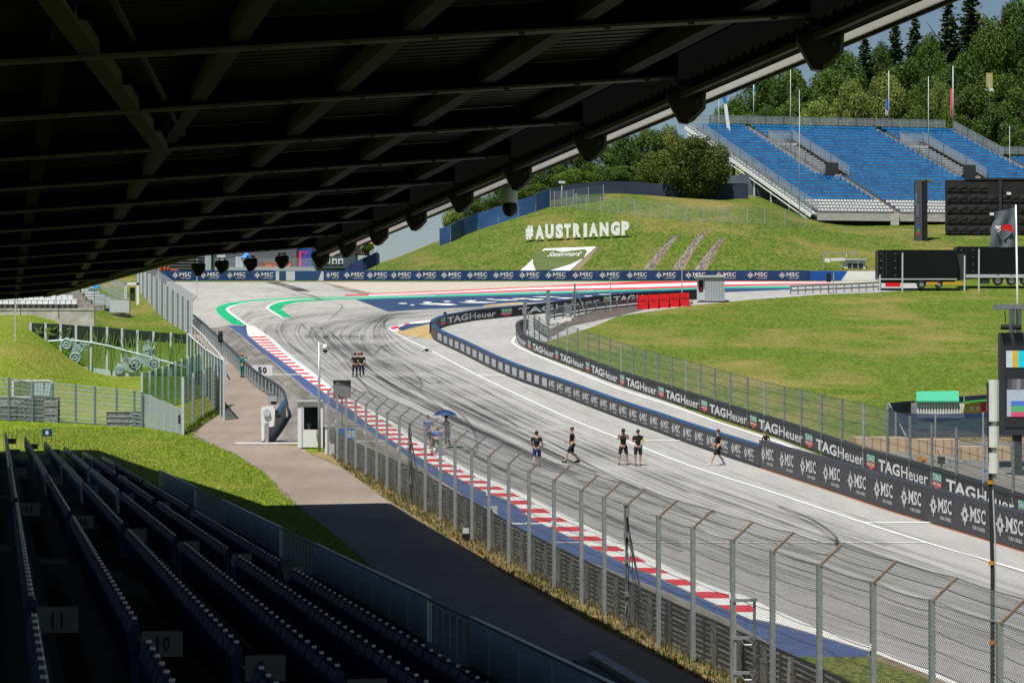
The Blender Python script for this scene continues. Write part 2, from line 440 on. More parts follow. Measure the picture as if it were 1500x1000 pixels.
M_white = mat('line_white', (.72, .72, .70), .6, var=.10, scale=4)
M_red = mat('kerb_red', (.56, .030, .045), .55, var=.15, scale=3)
M_blue = mat('kerb_blue', (.050, .082, .20), .6, var=.22, scale=1.2)
M_navy = mat('runoff_navy', (.020, .048, .115), .6, var=.2, scale=.8)
M_green = mat('kerb_green', (.005, .36, .15), .6, var=.12, scale=2)
M_teal = mat('line_green', (.04, .34, .24), .6, var=.15, scale=2)
M_soil = mat('soil', (.19, .145, .085), .95, var=.3, scale=3, bump=.4)
M_conc = mat('concrete', (.36, .35, .33), .9, col2=(.50, .48, .45), scale=2.5, bump=.2)
M_concd = mat('stained_concrete', (.19, .18, .165), .9, col2=(.36, .34, .31), scale=3, bump=.3, detail=7)
M_galv = mat('galvanised_steel', (.44, .47, .49), .42, metal=.55, var=.14, scale=9)
M_galvd = mat('dull_steel', (.25, .27, .28), .5, metal=.5, var=.25, scale=7)
M_rust = mat('weathered_arm', (.22, .17, .13), .7, metal=.2, var=.3, scale=12)
M_rail = mat('guardrail_steel', (.26, .255, .24), .55, metal=.35, col2=(.42, .41, .39), scale=5, detail=6)
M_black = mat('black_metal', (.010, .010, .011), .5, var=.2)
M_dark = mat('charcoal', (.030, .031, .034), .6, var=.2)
M_sgn = mat('letter_white', (.86, .86, .85), .4, var=.02)
M_wht = mat('white_paint', (.74, .74, .73), .45, var=.05)
M_grey = mat('grey_paint', (.36, .40, .43), .5, var=.08)
M_lgrey = mat('pale_grey_panel', (.50, .53, .55), .5, var=.07)
M_foot = mat('foot_orange', (.34, .13, .06), .7)
M_board = mat('board_charcoal', (.036, .037, .048), .45, var=.12, scale=3)
M_tagb = mat('board_black', (.020, .022, .026), .5, var=.12, scale=3)
M_mscb = mat('board_navy', (.012, .042, .130), .4, var=.25, scale=.8)
M_cap = mat('cap_blue', (.015, .060, .150), .5, var=.15)
M_let = mat('lettering_white', (.70, .70, .70), .5, var=.05)
M_letg = mat('lettering_grey', (.45, .46, .50), .5, var=.08)
M_tgr = mat('shield_green', (.10, .36, .24), .5); M_tre = mat('shield_red', (.62, .07, .08), .5)
M_redb = mat('barrier_red', (.68, .012, .018), .4, var=.12, scale=2)
# ------------------------------------------------------------------ ground
def ground():
    mb = MB(); Ys = list(YS); y = YEND
    while y < 380: y += 1.5; Ys.append(y)
    while y < 560: y += 6; Ys.append(y)
    Ys += [620, 720, 900, 1300, 2200, 3500]
    Xs = sorted(set([-2500, -1200, -700, -400, -250, -160, -120, -100, -90] + [-80+i*1.5 for i in range(110)] + [85+i*3 for i in range(1, 26)] + [180, 220, 300, 450, 700, 1200, 2500]))
    nx = len(Xs); V = []; Fc = []
    for j, y in enumerate(Ys):
        for x in Xs:
            z = zg(x, y)
            if y > 560: z -= (y-560)*.04
            V.append((x, y, z))
    for j in range(len(Ys)-1):
        for i in range(nx-1):
            a = j*nx+i; Fc.append((a, a+1, a+nx+1, a+nx))
    mb.add(V, Fc); mb.m = [1 if V[f[0]][1] >= YEND else (2 if (V[f[0]][0] < -6 and V[f[0]][1] < 230) or V[f[0]][1] < 60 else 0) for f in Fc]
    o = mb.build('ground', [M_grass, M_hill, M_lawn], smooth=True); o['kind'] = 'structure'
ground()
GR_L = [(283,478),(302,495),(335,528),(370,563),(400,584),(414,596),(419,612),(406,630),(394,648)]     # left guard rail foot
ARM = [(470,650),(488,660),(588,714),(700,781),(764,822),(827,857),(899,896),(987,944),(1037,968),(1110,1004),(1200,1050),(1320,1115)]
FB = [(757,496),(761,504),(782,516),(810,527),(845,540),(900,562),(985,590),(1053,613),(1140,641.5),(1220,672),(1340,711),(1500,765),(1600,800)]
sheet('track_surface', [(1330,1130),(1200,1052),(1037,970),(899,898),(764,824),(588,716),(488,662),(455,652),(394,650),(406,631),(420,612),(415,596),(400,584),(370,563),(335,528),(302,495),(283,478),
    (262,455),(235,425),(212,413),(480,413),(1340,411.9),(1345,424),(1290,428),(1200,431.5),(1100,439),(1015,447),(905,463),(870,478),(800,500),(760,498),(782,517),(845,541),(985,591),(1140,643),(1340,712),(1500,767),(1640,815),(1900,1000),(1700,1120)], M_track, 1)
sheet('runoff_surface', [(283,478),(262,455),(235,425),(212,413.2),(470,413.2),(505,420),(560,433),(640,433),(522,440),(569,456.5),(480,462),(400,464),(361,476),(341,476),(333,477.5),(320,479),(302,480),(290,484)], M_runoff, 2)
sheet('gravel_trap', [(470,413.4),(1345,411.8),(1345,414),(1215,415),(1064,412),(940,413),(780,421),(668,427),(540,433.5),(500,424)], M_gravel, 2)
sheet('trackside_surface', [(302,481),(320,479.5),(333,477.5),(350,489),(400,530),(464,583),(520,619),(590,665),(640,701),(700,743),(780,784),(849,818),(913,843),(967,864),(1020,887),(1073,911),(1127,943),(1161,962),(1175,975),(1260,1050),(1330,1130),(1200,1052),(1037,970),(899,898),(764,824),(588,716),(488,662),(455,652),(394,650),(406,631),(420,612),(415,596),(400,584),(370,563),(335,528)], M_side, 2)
sheet('service_road', [(283,478),(262,455),(246,440),(236,440),(245,452),(262,472),(275,487),(302,519),(328,560),(328,598),(312,612),(282,632),(285,641),(310,651),(345,665),(385,690),(400,705),(412,722),(440,745),(480,775),(520,808),(545,830),(580,862),(640,920),(760,1030),(900,1180),(1260,1160),(1150,1068),(1040,1004),(960,961),(860,909),(760,853),(700,815),(640,778),(560,728),(500,684),(455,665),(440,654),(394,649),(406,630),(419,612),(414,596),(400,584),(370,563),(335,528),(302,495)], M_road, 1)
sheet('verge', [(500,684),(560,728),(640,778),(700,815),(760,853),(860,909),(960,961),(1040,1004),(1150,1068),(1260,1160),(1330,1130),(1200,1054),(1037,972),(899,900),(764,826),(588,718),(488,664),(470,661),(455,664)], M_dry, 3)
sheet('track_grass', [(1161,962),(1207,963),(1287,962.5),(1361,989.5),(1400,1003),(1520,1050),(1600,1120),(1330,1130),(1260,1050),(1175,975)], M_grass, 4)
sheet('soil_edge', [(1276,956),(1361,989.5),(1400,1003),(1520,1050),(1515,1055),(1390,1008),(1350,992),(1268,962)], M_soil, 5)
sheet('dark_path', [(802,497),(835,478),(905,463),(950,452),(1015,446),(1015,441),(935,446),(880,452),(845,462),(795,487)], M_path, 2)
sheet('paddock_yard', [(1240,664),(1300,641),(1360,640),(1500,638),(1660,636),(1680,830),(1500,761),(1340,707)], M_side, 3)
# kerbs, lines, painted run-off
KL = [(363,490),(383,507),(410,526),(440,549),(465,567),(485,582),(515,600),(560,636),(599,660),(640,684),(700,716),(745,733),(778,759),(838,788),(880,808),(925,830),(961,844),(1003,864),(1054,888),(1100,908)]
KR = [(379,481),(398,495),(428,522),(455,543),(488,567),(530,591),(575,618),(614,645),(660,673),(700,694.5),(760,720),(826,753),(886,783),(934,807),(1000,840),(1060,864),(1087,871),(1120,885)]
def arc(pts):
    L = [0.0]
    for a, b in zip(pts, pts[1:]): L.append(L[-1]+math.hypot(b[0]-a[0], b[1]-a[1]))
    return L
def sample(pts, n):
    L = arc(pts); out = []
    for k in range(n+1):
        s = L[-1]*k/n; i = 0
        while i < len(L)-2 and L[i+1] < s: i += 1
        t = (s-L[i])/(L[i+1]-L[i]); out.append((pts[i][0]+(pts[i+1][0]-pts[i][0])*t, pts[i][1]+(pts[i+1][1]-pts[i][1])*t))
    return out
kl = pxline(KL); kr = pxline(KR)
# blocks meet the track square on: cut both edges at equal distances from the camera
ya = G(381, 493).y; yb = G(1100, 908).y
def at_y(line, y):
    for a, b in zip(line, line[1:]):
        if (a[1]-y)*(b[1]-y) <= 0: t = (y-a[1])/(b[1]-a[1]+1e-9); return a[0]+(b[0]-a[0])*t
    return line[0][0] if abs(line[0][1]-y) < abs(line[-1][1]-y) else line[-1][0]
red = MB(); wht = MB(); nb = 98
ys = [ya + (yb-ya)*(k/nb) for k in range(nb+1)]
for k in range(nb):
    y1, y0 = ys[k], ys[k+1]; mbk = red if k % 2 == 0 else wht; m_ = 3
    for q in range(m_):
        t0 = y0+(y1-y0)*q/m_; t1 = y0+(y1-y0)*(q+1)/m_
        l0, l1, r0, r1 = at_y(kl, t0), at_y(kl, t1), at_y(kr, t0), at_y(kr, t1)
        e = .022; wl = .42
        def zz(x, y): return zg(x, y)+e
        mbk.add([(l0, t0, zz(l0, t0)), (r0-wl, t0, zz(r0, t0)), (r1-wl, t1, zz(r1, t1)), (l1, t1, zz(l1, t1))], [(0, 1, 2, 3)])
        wht.add([(r0-wl, t0, zz(r0, t0)), (r0, t0, zg(r0, t0)+.006), (r1, t1, zg(r1, t1)+.006), (r1-wl, t1, zz(r1, t1))], [(0, 1, 2, 3)])
red.build('kerb_red_blocks', M_red)['kind'] = 'structure'; wht.build('kerb_white_blocks', M_white)['kind'] = 'structure'
sheet('kerb_start', [(361,476),(371,476.6),(384,485.5),(397,494.5),(371,494.5),(363,491.5),(361,484)], M_white, 5)
sheet('kerb_end', [(1090,872),(1135,894),(1199,921),(1273,947),(1361,982),(1400,999),(1520,1045),(1514,1050),(1393,1004),(1361,989),(1276,955),(1199,931),(1137,913),(1098,906)], M_white, 5)
sheet('kerb_runoff_blue', [(333,477),(361,477),(363,491),(383,508),(410,527),(440,550),(465,568),(485,583),(515,601),(560,637),(599,661),(640,685),(700,717),(745,734),(778,760),(838,789),(880,809),(925,831),(961,845),(1003,865),(1054,889),(1098,907),(1137,914),(1199,932),(1276,956),(1287,962),(1207,962),(1161,961),(1127,942),(1073,910),(1020,886),(967,863),(913,842),(849,817),(780,783),(700,742),(640,700),(590,664),(520,618),(464,582),(400,529),(350,488)], M_blue, 3)
sheet('green_runoff_edge', [(640,432.2),(540,434),(430,436),(380,438.7),(357,441),(335,444),(320,448.5),(315.5,452.5),(320,460),(332,469),(341,476),(361,476),(350,467.5),(336,458),(333.5,455),(332.5,452),(338,448.2),(357.5,443.7),(380,440.8),(430,437.8),(540,435.6),(640,433.6)], M_green, 4)
sheet('green_kerb', [(393.5,450),(400,446),(410,442.7),(425,440.5),(464,438),(506,436.8),(506,438.2),(464,440.5),(434,442.8),(417,447),(411.5,453),(428,464.5),(414.5,465),(403,458.5)], M_green, 4)
sheet('blue_runoff', [(522,438.8),(640,435),(780,431.2),(940,426),(1064,422.2),(1160,421.8),(1160,424),(1064,428),(940,433.5),(767,443.8),(700,449.2),(620,453),(569,456.5)], M_navy, 3)
sheet('green_line', [(464,439.2),(560,435),(640,432),(780,428.8),(940,423.6),(1064,420),(1160,419.2),(1160,421.8),(1064,422.4),(940,426),(780,431.3),(640,435),(522,438.8)], M_teal, 5)
mk = MB()
sheet('red_stripe', [(505,431.8),(668,425.2),(780,420),(940,412.6),(1064,411.6),(1215,412.6),(1215,413.4),(1064,413),(940,416.4),(780,421.4),(668,427),(505,433.6)], M_red, 5)
sheet('white_stripe', [(540,432),(668,427),(780,421.4),(940,416.4),(1064,413),(1215,413.4),(1215,414.4),(1064,416.8),(940,421),(780,424),(668,428.6),(540,433.6)], M_white, 6)
sheet('red_stripe', [(540,433.6),(668,428.6),(780,424),(940,421),(1064,416.8),(1215,414.4),(1215,415.4),(1064,419.2),(940,423.6),(780,425.8),(668,430),(505,434.6)], M_red, 5)
lines = MB()
WL = [(570,482),(587,492),(629,513),(700,550),(799,597),(940,655),(1100,711),(1262,765),(1500,837),(1640,880)]
ribbon(lines, pxline(WL), .16, .024)
def gl(*p): return [(q.x, q.y) for q in [G(*a) for a in p]]
ribbon(lines, gl((398,548.8),(450,548.8)), .45, .026); ribbon(lines, gl((701,549.5),(757,549.5)), .45, .026)
ribbon(lines, gl((521,646.6),(566,646.4)), .42, .026); ribbon(lines, gl((944,645.4),(996,645.4)), .42, .026)
ribbon(lines, gl((741,767.5),(792,767.2)), .40, .026); ribbon(lines, gl((1264,766),(1362,765.6)), .40, .026)
ribbon(lines, gl((815,795),(1355,795)), .16, .026)
ribbon(lines, gl((345,649),(440,649.5)), .5, .022)
ribbon(lines, pxline([(640,432.6),(500,436.2),(430,438.2),(380,441.2),(357.5,444.2),(340,448.4),(333.5,452),(335,456.5),(350,467.6),(362,476)]), .28, .024)
ribbon(lines, pxline([(470,437.2),(430,439.7),(405,443.5),(391.5,450.5),(400,457.5),(414,465.6)]), .3, .024)
ribbon(lines, pxline([(362,476),(366,473.5),(375,471.5),(400,468.6),(440,466.5)]), .16, .022)
PB = [(795,486),(770,486),(758,491.5),(751,500),(757,507),(782,519),(810,531),(845,545),(900,567),(985,595),(1053,619),(1140,648),(1220,680),(1340,720),(1500,777),(1640,830)]
ribbon(lines, pxline(PB), .22, .024)
ribbon(lines, gl((776,487.5),(797,481)), .16, .024)
lines.build('painted_lines', M_white)['kind'] = 'structure'
# apex kerb and straw patch of turn one
sheet('apex_kerb_white', [(568,481.5),(572,479),(600,472.6),(632,468),(636,467.2),(637,470),(610,475),(588,482.6),(580,486.5)], M_white, 4)
for q in ([(571,480),(583,477),(586,480.5),(575,483)], [(590,475.2),(598,473.2),(602,475),(594,477.4)], [(630,468.4),(637,467),(637,469.6),(631,470.6)]):
    sheet('apex_kerb_red', q, M_red, 5)
sheet('apex_blue', [(586,478.5),(600,474.5),(640,472),(600,481),(590,484.5),(583,483)], M_navy, 6)
sheet('dry_patch', [(578,486),(590,482),(606,476.5),(632,471.5),(640,476),(638,484),(634,496.5),(610,494),(596,492)], mat('straw', (.30,.22,.09), .9, col2=(.46,.34,.16), scale=3, detail=7, bump=.5), 5)
sheet('yellow_edge', [(708,448.6),(740,446),(767,444.2),(767,442.8),(740,444.4),(708,447.6)], mat('edge_yellow', (.55, .42, .18), .7), 5)
# big painted lettering on the blue run-off
bl = MB()
for px, py, wd, ht in ((590,444.6,14,1.6),(604,447,8,1.2),(640,445.4,52,2.4),(626,443,14,2.2),(655,446.5,30,1.8),(655,441.6,12,1.4),(700,443,56,2.0),(690,440.6,18,1.8),(718,438.4,12,1.4),(740,439.5,40,1.8),(765,437.6,30,1.8),(786,438.8,24,2.2),(800,435,40,1.5),(828,436.8,26,1.8),(865,434,20,1.6),(890,431.5,30,1.4),(925,430,34,1.2),(1010,427.2,60,.6)):
    n = 9; top = [(px-wd/2+wd*k/n, py-ht/2*math.sin(math.pi*(k+.4)/(n+.8))*(.75+.25*math.sin(k*2.1+px))) for k in range(n+1)]; bot = [(px+wd/2-wd*k/n, py+ht/2*math.sin(math.pi*(k+.4)/(n+.8))) for k in range(n+1)]
    P = [G(*q, .028) for q in top+bot]; bl.add(P, [tuple(range(len(P)))])
bl.build('runoff_lettering', M_white)['kind'] = 'structure'
# tyre marks
def tm_mat(name, a):
    m = bpy.data.materials.new(name); m.use_nodes = True; n = m.node_tree; L = n.links
    b = n.nodes['Principled BSDF']; b.inputs['Base Color'].default_value = (.022, .022, .023, 1); b.inputs['Roughness'].default_value = .75
    tr = n.nodes.new('ShaderNodeBsdfTransparent'); mx = n.nodes.new('ShaderNodeMixShader')
    no = n.nodes.new('ShaderNodeTexNoise'); no.inputs['Scale'].default_value = .12; no.inputs['Detail'].default_value = 3
    tc = n.nodes.new('ShaderNodeTexCoord'); L.new(tc.outputs['Object'], no.inputs['Vector'])
    mr = n.nodes.new('ShaderNodeMapRange'); mr.inputs['From Min'].default_value = .22; mr.inputs['From Max'].default_value = .62; mr.inputs['To Max'].default_value = a
    L.new(no.outputs['Fac'], mr.inputs['Value']); L.new(mr.outputs[0], mx.inputs[0])
    L.new(tr.outputs[0], mx.inputs[1]); L.new(b.outputs[0], mx.inputs[2]); L.new(mx.outputs[0], n.nodes['Material Output'].inputs['Surface'])
    return m
T1, T2, T3 = tm_mat('tyre_mark_faint', .048), tm_mat('tyre_mark', .32), tm_mat('tyre_mark_bold', .75)
tm = MB(); rr = random.Random(3); lay = [0]
def mark(pix, wd, mi, jit=0.0):
    lay[0] += 1; jx, jy = rr.uniform(-1, 1)*jit, rr.uniform(-.35, .35)*jit
    ribbon(tm, pxline([(x+jx+rr.uniform(-.6, .6)*jit*.3, y+jy) for x, y in pix]), wd, .0300 + .00006*lay[0], mi)
# racing line through the corner: braking from the right, round the apex and away behind the boards
LA = [(1560,960),(1300,880),(1100,812),(900,735),(760,672),(650,618),(560,572),(500,535),(462,505),(452,486),(480,472),(540,462),(620,456),(700,452),(800,444),(900,437)]
LB = [(1600,900),(1300,800),(1060,715),(900,650),(760,590),(680,552),(610,520),(560,500),(535,484),(545,472),(600,464),(680,458),(760,450),(860,441)]
def blend(t): return [(a[0]+(b[0]-a[0])*t, a[1]+(b[1]-a[1])*t) for a, b in zip(sample(LA, 15), sample(LB, 15))]
for k in range(46): mark(blend(rr.gauss(.32, .42)), rr.choice([.15, .2, .3]), 0, 14)
for k in range(12):
    p = blend(rr.gauss(.15, .32)); i = rr.randint(4, 8); mark(p[i:rr.randint(12, 15)], rr.choice([.25, .4, .6]), 0, 12)
C1 = [(1000,800),(800,700),(640,615),(515,552),(436,512),(392,488),(404,468),(470,456),(590,451),(720,446),(900,436)]
C2 = [(1000,770),(820,680),(670,585),(580,538),(525,512),(508,496),(535,482),(590,472),(650,464),(740,454),(900,441)]
for k in range(80):
    t = rr.gauss(.45, .5); q = [(x+(x2-x)*t, y+(y2-y)*t) for (x, y), (x2, y2) in zip(C1, C2)]; i = rr.randint(1, 5); jy = rr.gauss(0, 6); mark([(a, b+jy) for a, b in q[i:rr.randint(8, 11)]], rr.uniform(.3, 1.0), 0, 9)
for k in range(30): mark(blend(rr.gauss(.3, .5)), rr.uniform(.07, .13), 1, 7)
for k in range(20):
    p = blend(rr.gauss(.25, .4)); i = rr.randint(4, 8); mark(p[i:i+rr.randint(3, 5)], .22, 1, 14)
for p in ([(600,560),(650,600),(700,630),(775,665),(850,695),(900,712),(960,738),(1010,752),(1022,757)],
          [(640,580),(700,606),(760,640),(800,664),(880,700),(960,728),(1040,745)],
          [(700,640),(780,672),(880,715),(1000,748),(1100,790),(1190,812),(1224,808),(1228,800),(1220,790),(1190,768),(1140,742)],
          [(560,530),(600,548),(640,566),(700,592),(740,612),(760,628)], [(690,600),(740,622),(775,640),(800,652)],
          [(500,520),(530,560),(560,590),(620,625),(680,650),(696,665),(697,640),(680,612),(650,590)],
          [(520,492),(560,512),(600,540),(618,560),(612,572),(580,560),(550,540)], [(545,503),(560,508),(600,498),(640,485)],
          [(530,490),(532,505),(548,520),(560,508),(585,500)], [(470,480),(490,510),(540,545),(600,575),(660,606)],
          [(440,474),(470,500),(520,535),(580,566)], [(420,500),(470,540),(520,570),(560,600)], [(640,540),(700,566),(760,600),(850,640),(960,690),(1100,735),(1300,800)],
          [(480,470),(500,452),(498,447)], [(500,455),(560,448),(620,449),(700,446)], [(330,470),(400,452),(470,440)], [(380,420),(450,436),(500,446)]):
    mark(p, .20, 1, 1)
for p in ([(1140,742),(1190,762),(1222,785),(1226,800)], [(640,560),(720,604),(820,655),(900,700),(1010,752)], [(600,585),(690,628),(780,670)]): mark(p, .12, 2, .5)
mark([(398,413.6),(412,417),(430,422),(445,427)], 1.5, 2, .1); mark([(440,429),(460,435),(470,440)], .6, 1, .1); mark([(252,418),(266,418.6)], .8, 1, .1)
for k in range(70):      # crazing and seams of the run-off
    x = rr.uniform(290, 640); y = rr.uniform(418, 470); a = rr.choice([-.25, .3, .1, 1.2]); l = rr.uniform(10, 50)
    mark([(x, y), (x+l*.5, y+l*a*.12+rr.uniform(-1, 1)), (x+l, y+l*a*.22)], .14, rr.choice([0, 1]), 0)
for k in range(26):      # darker smears beside the blue strip
    p = sample([(1160,975),(1020,893),(850,824),(700,752),(600,680),(470,596),(405,540),(350,495)], 9); j = rr.randint(0, 5)
    mark([(a+rr.uniform(-2, 2), b+rr.uniform(0, 12)) for a, b in p[j:j+4]], rr.uniform(.3, .8), 0, 3)
o = tm.build('tyre_marks', [T1, T2, T3]); o['kind'] = 'structure'
# ------------------------------------------------------------------ the covered grandstand we stand in, and its roof
HD = Vector((-.18745, .98227, 0)); HN = Vector((.98227, .18745, 0))
def st(a, w_, z): p = HD*a + HN*w_; return Vector((p.x, p.y, CZ+z))
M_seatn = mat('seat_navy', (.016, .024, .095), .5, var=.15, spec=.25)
M_seat_sheen = mat('seat_sky_sheen', (.30, .35, .39), .35, var=.12, spec=.5)  # far seats: grey sheen of the sky put into the colour
M_step = mat('stand_concrete', (.085, .09, .088), .85, var=.25, scale=1.5)
M_plate = mat('plate_grey', (.12, .125, .13), .6, var=.1)
M_stud = mat('seat_stud', (.80, .84, .88), .35, metal=.0)
M_digit = mat('digit_black', (.004, .004, .004), .6)
M_panel = mat('front_panel', (.62, .76, .84), .4, var=.10, spec=.5)
ROW_W = .76; ROW_Z = .19
def row_w(k): return .23 + ROW_W*k
def row_z(k): return -(1.42 + .25*row_w(k))
A_END = 108.0
AISLES = [19.3, 38.5, 57.7, 77, 96]
stand = thing('grandstand', (0, 20, CZ-3), 'dark covered grandstand in deep shade at the lower left with rows of folded seats', 'grandstand')
mb = MB()
for k in range(-6, 6):           # stepped concrete
    w0 = row_w(k)-.46; w1 = w0+ROW_W; z = row_z(k)-.86; ph = [(w0, z-.9), (w1, z-.9), (w1, z), (w0, z)]
    mb.add([st(-4, a, b) for a, b in ph]+[st(A_END+1, a, b) for a, b in ph], [(0, 1, 2, 3), (7, 6, 5, 4), (0, 4, 5, 1), (1, 5, 6, 2), (2, 6, 7, 3), (3, 7, 4, 0)])
mb.build('stepped_deck', M_step, stand)
mb = MB()
z = row_z(5)-1.2; ph = [(row_w(5)+.3, z-.4), (7.35, z-.4), (7.35, z), (row_w(5)+.3, z)]
mb.add([st(-4, a, b) for a, b in ph]+[st(A_END, a, b) for a, b in ph], [(0, 1, 2, 3), (7, 6, 5, 4), (0, 4, 5, 1), (1, 5, 6, 2), (2, 6, 7, 3), (3, 7, 4, 0)])
mb.build('front_walkway', M_step, stand)
mb = MB()
ph = [(-5.2, -9), (-4.6, -9), (-4.6, .2), (-5.2, .2)]
mb.add([st(-6, a, b) for a, b in ph]+[st(A_END-40, a, b) for a, b in ph], [(0, 1, 2, 3), (7, 6, 5, 4), (0, 4, 5, 1), (1, 5, 6, 2), (2, 6, 7, 3), (3, 7, 4, 0)])
mb.build('rear_wall', M_step, stand)  # unseen wall added to block sky light, kept low so some enters
def seat_mesh(mb, a, k, mi):
    w0 = row_w(k); z = row_z(k)
    # shell back with a rounded top, folded pan, small stud on the top corner
    prof_ = [(0, -.50), (.035, -.44), (.055, -.10), (.03, -.02), (-.01, 0), (-.03, -.03), (-.015, -.14), (-.03, -.48)]
    n = len(prof_); V = [st(a-.215, w0-x, z+y) for x, y in prof_]+[st(a+.215, w0-x, z+y) for x, y in prof_]
    mb.add(V, [tuple(range(n)), tuple(range(2*n-1, n-1, -1))]+[(i, i+n, (i+1) % n+n, (i+1) % n) for i in range(n)], mi)
    pr = [(.07, -.47), (.14, -.45), (.11, -.20), (.08, -.19)]; n = 4
    V = [st(a-.20, w0+x-.20+.17, z+y) for x, y in pr]+[st(a+.20, w0+x-.20+.17, z+y) for x, y in pr]
    mb.add(V, [tuple(range(n)), tuple(range(2*n-1, n-1, -1))]+[(i, i+n, (i+1) % n+n, (i+1) % n) for i in range(n)], mi)
    p = st(a, w0, z+.008); mb.box((p.x, p.y, p.z), (.032, .034, .020), 0, 2)
seats = []
for k in range(-4, 6):
    for b in range(len(AISLES)+1):
        a0 = (AISLES[b-1]+.65) if b else 6; a1 = (AISLES[b]-.65) if b < len(AISLES) else A_END
        n = int((a1-a0)/.5)
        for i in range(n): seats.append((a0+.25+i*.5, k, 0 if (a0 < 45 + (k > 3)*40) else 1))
vis = []
for s_ in seats:
    p = st(s_[0], row_w(s_[1]), row_z(s_[1])); x, y = px_of(p)
    if -15 < x < 1300 and y < 1040: vis.append((s_[0], s_))
vis.sort(); near = [v[1] for v in vis[:100]]; rest = [v[1] for v in vis[100:]]
for s_ in near:
    mb = MB(); seat_mesh(mb, *s_); mb.build('seat', [M_seatn, M_seat_sheen, M_stud], stand)
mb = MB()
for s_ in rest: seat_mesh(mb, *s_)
o = mb.build('seat', [M_seatn, M_seat_sheen, M_stud], stand); o['kind'] = 'stuff'
# step edges and row numbers at the aisles
num = {0: '11', 1: '10', 2: '9', 3: '8', 4: '7', 5: '6', 6: '5', 7: '4'}
for A in AISLES:
    for k in range(-2, 6):
        mb = MB(); w0 = row_w(k); z = row_z(k)
        mb.hexa([st(A-.62, w0-.45, z-.86), st(A+.62, w0-.45, z-.86), st(A+.62, w0-.05, z-.86), st(A-.62, w0-.05, z-.86), st(A-.62, w0-.45, z-.67), st(A+.62, w0-.45, z-.67), st(A+.62, w0-.05, z-.67), st(A-.62, w0-.05, z-.67)])
        p = mb.build('aisle_step', M_plate, stand)
        mb = MB(); mb.hexa([st(A+.62, w0+.04, z-.26), st(A+.64, w0+.04, z-.26), st(A+.64, w0+.34, z-.26), st(A+.62, w0+.34, z-.26), st(A+.62, w0+.04, z-.07), st(A+.64, w0+.04, z-.07), st(A+.64, w0+.34, z-.07), st(A+.62, w0+.34, z-.07)])
        p = mb.build('row_plate', M_plate, stand)
        if k in num and A < 40:
            
            for ci, ch in enumerate(num[k]): t = MB(); put(t, glyphs(ch, .02), lambda u, v: st(A+.615, w0+u, z-.26+v), .13+ci*.065+(.016 if ch == '1' else 0), .18+ci*.065-(.016 if ch == '1' else 0), .04, .15); t.build('row_number', M_digit, p)
# front parapet: panels with railings between
PZ = -3.005
def parapet(a0, a1): return a1, a0
M_panelcap = mat('panel_cap', (.30, .36, .40), .35, metal=.4)
for a0, a1 in ((87, 107), (60.2, 76.6), (39, 53.8), (24, 35.5)):
    mb = MB(); mb.hexa([st(a0, 6.2, PZ-1.15), st(a0, 6.24, PZ-1.15), st(a1, 6.24, PZ-1.15), st(a1, 6.2, PZ-1.15), st(a0, 6.2, PZ), st(a0, 6.24, PZ), st(a1, 6.24, PZ), st(a1, 6.2, PZ)])
    for q in range(int((a1-a0)/2)+1):
        a = a0+q*2.0; mb.bar(st(a, 6.19, PZ-1.15), st(a, 6.19, PZ-.02), .012, .03)
    p = mb.build('parapet_panel', M_panel, stand)
    mb = MB(); mb.bar(st(a0, 6.22, PZ+.02), st(a1, 6.22, PZ+.02), .07, .035); mb.build('parapet_cap', M_panelcap, p)
for a0, a1 in ((76.6, 87), (53.8, 60.2), (35.5, 39)):
    mb = MB(); dz = .0
    mb.bar(st(a0, 6.22, PZ), st(a1, 6.22, PZ-dz), .04, .04); mb.bar(st(a0, 6.22, PZ-1.0), st(a1, 6.22, PZ-1.0), .03, .03)
    n = int((a1-a0)/.55)
    for q in range(n+1):
        a = a0+(a1-a0)*q/n; mb.bar(st(a, 6.22, PZ-1.0), st(a, 6.22, PZ), .018, .018, up=(1, 0, 0))
    mb.build('baluster_railing', M_galvd, stand)
mb = MB()                        # thin bar railing at the far end of the rows
for q in range(44):
    w_ = -1.2+q*.17; zt = row_z((w_-.23)/ROW_W)+.25; mb.bar(st(A_END+1.2, w_, zt-1.1), st(A_END+1.2, w_, zt), .012, .012, up=(1, 0, 0))
mb.build('end_railing', M_galvd, stand)
# ---- roof
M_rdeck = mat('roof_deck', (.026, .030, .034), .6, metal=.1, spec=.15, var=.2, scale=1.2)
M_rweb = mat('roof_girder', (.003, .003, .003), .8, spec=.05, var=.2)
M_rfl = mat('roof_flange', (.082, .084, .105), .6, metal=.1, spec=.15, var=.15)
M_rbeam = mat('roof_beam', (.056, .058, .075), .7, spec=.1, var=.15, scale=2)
EW = 12.4; RS = .083
ABEND = 105.4
def edge_w(a):                 # right-hand edge of the roof: straight, then cut back
    return EW if a <= ABEND else 7.3-(a-ABEND)*.15
roof = thing('grandstand_roof', (0, 30, CZ+5), 'dark steel roof overhead with a grid of girders and beams, filling the top left', 'roof')
A0r = -8; A1r = 139; WL_ = -8
def rz(w_): return RS*w_
mb = MB()      # ribbed deck
P = [st(A0r, WL_, 5.45+rz(WL_)), st(A0r, EW-.3, 5.45+rz(EW)), st(ABEND, EW-.3, 5.45+rz(EW)), st(A1r, max(WL_, edge_w(A1r)), 5.45+rz(edge_w(A1r))), st(A1r, -34, 5.45+rz(-34)), st(60, -34, 5.45+rz(-34))]
a = A0r
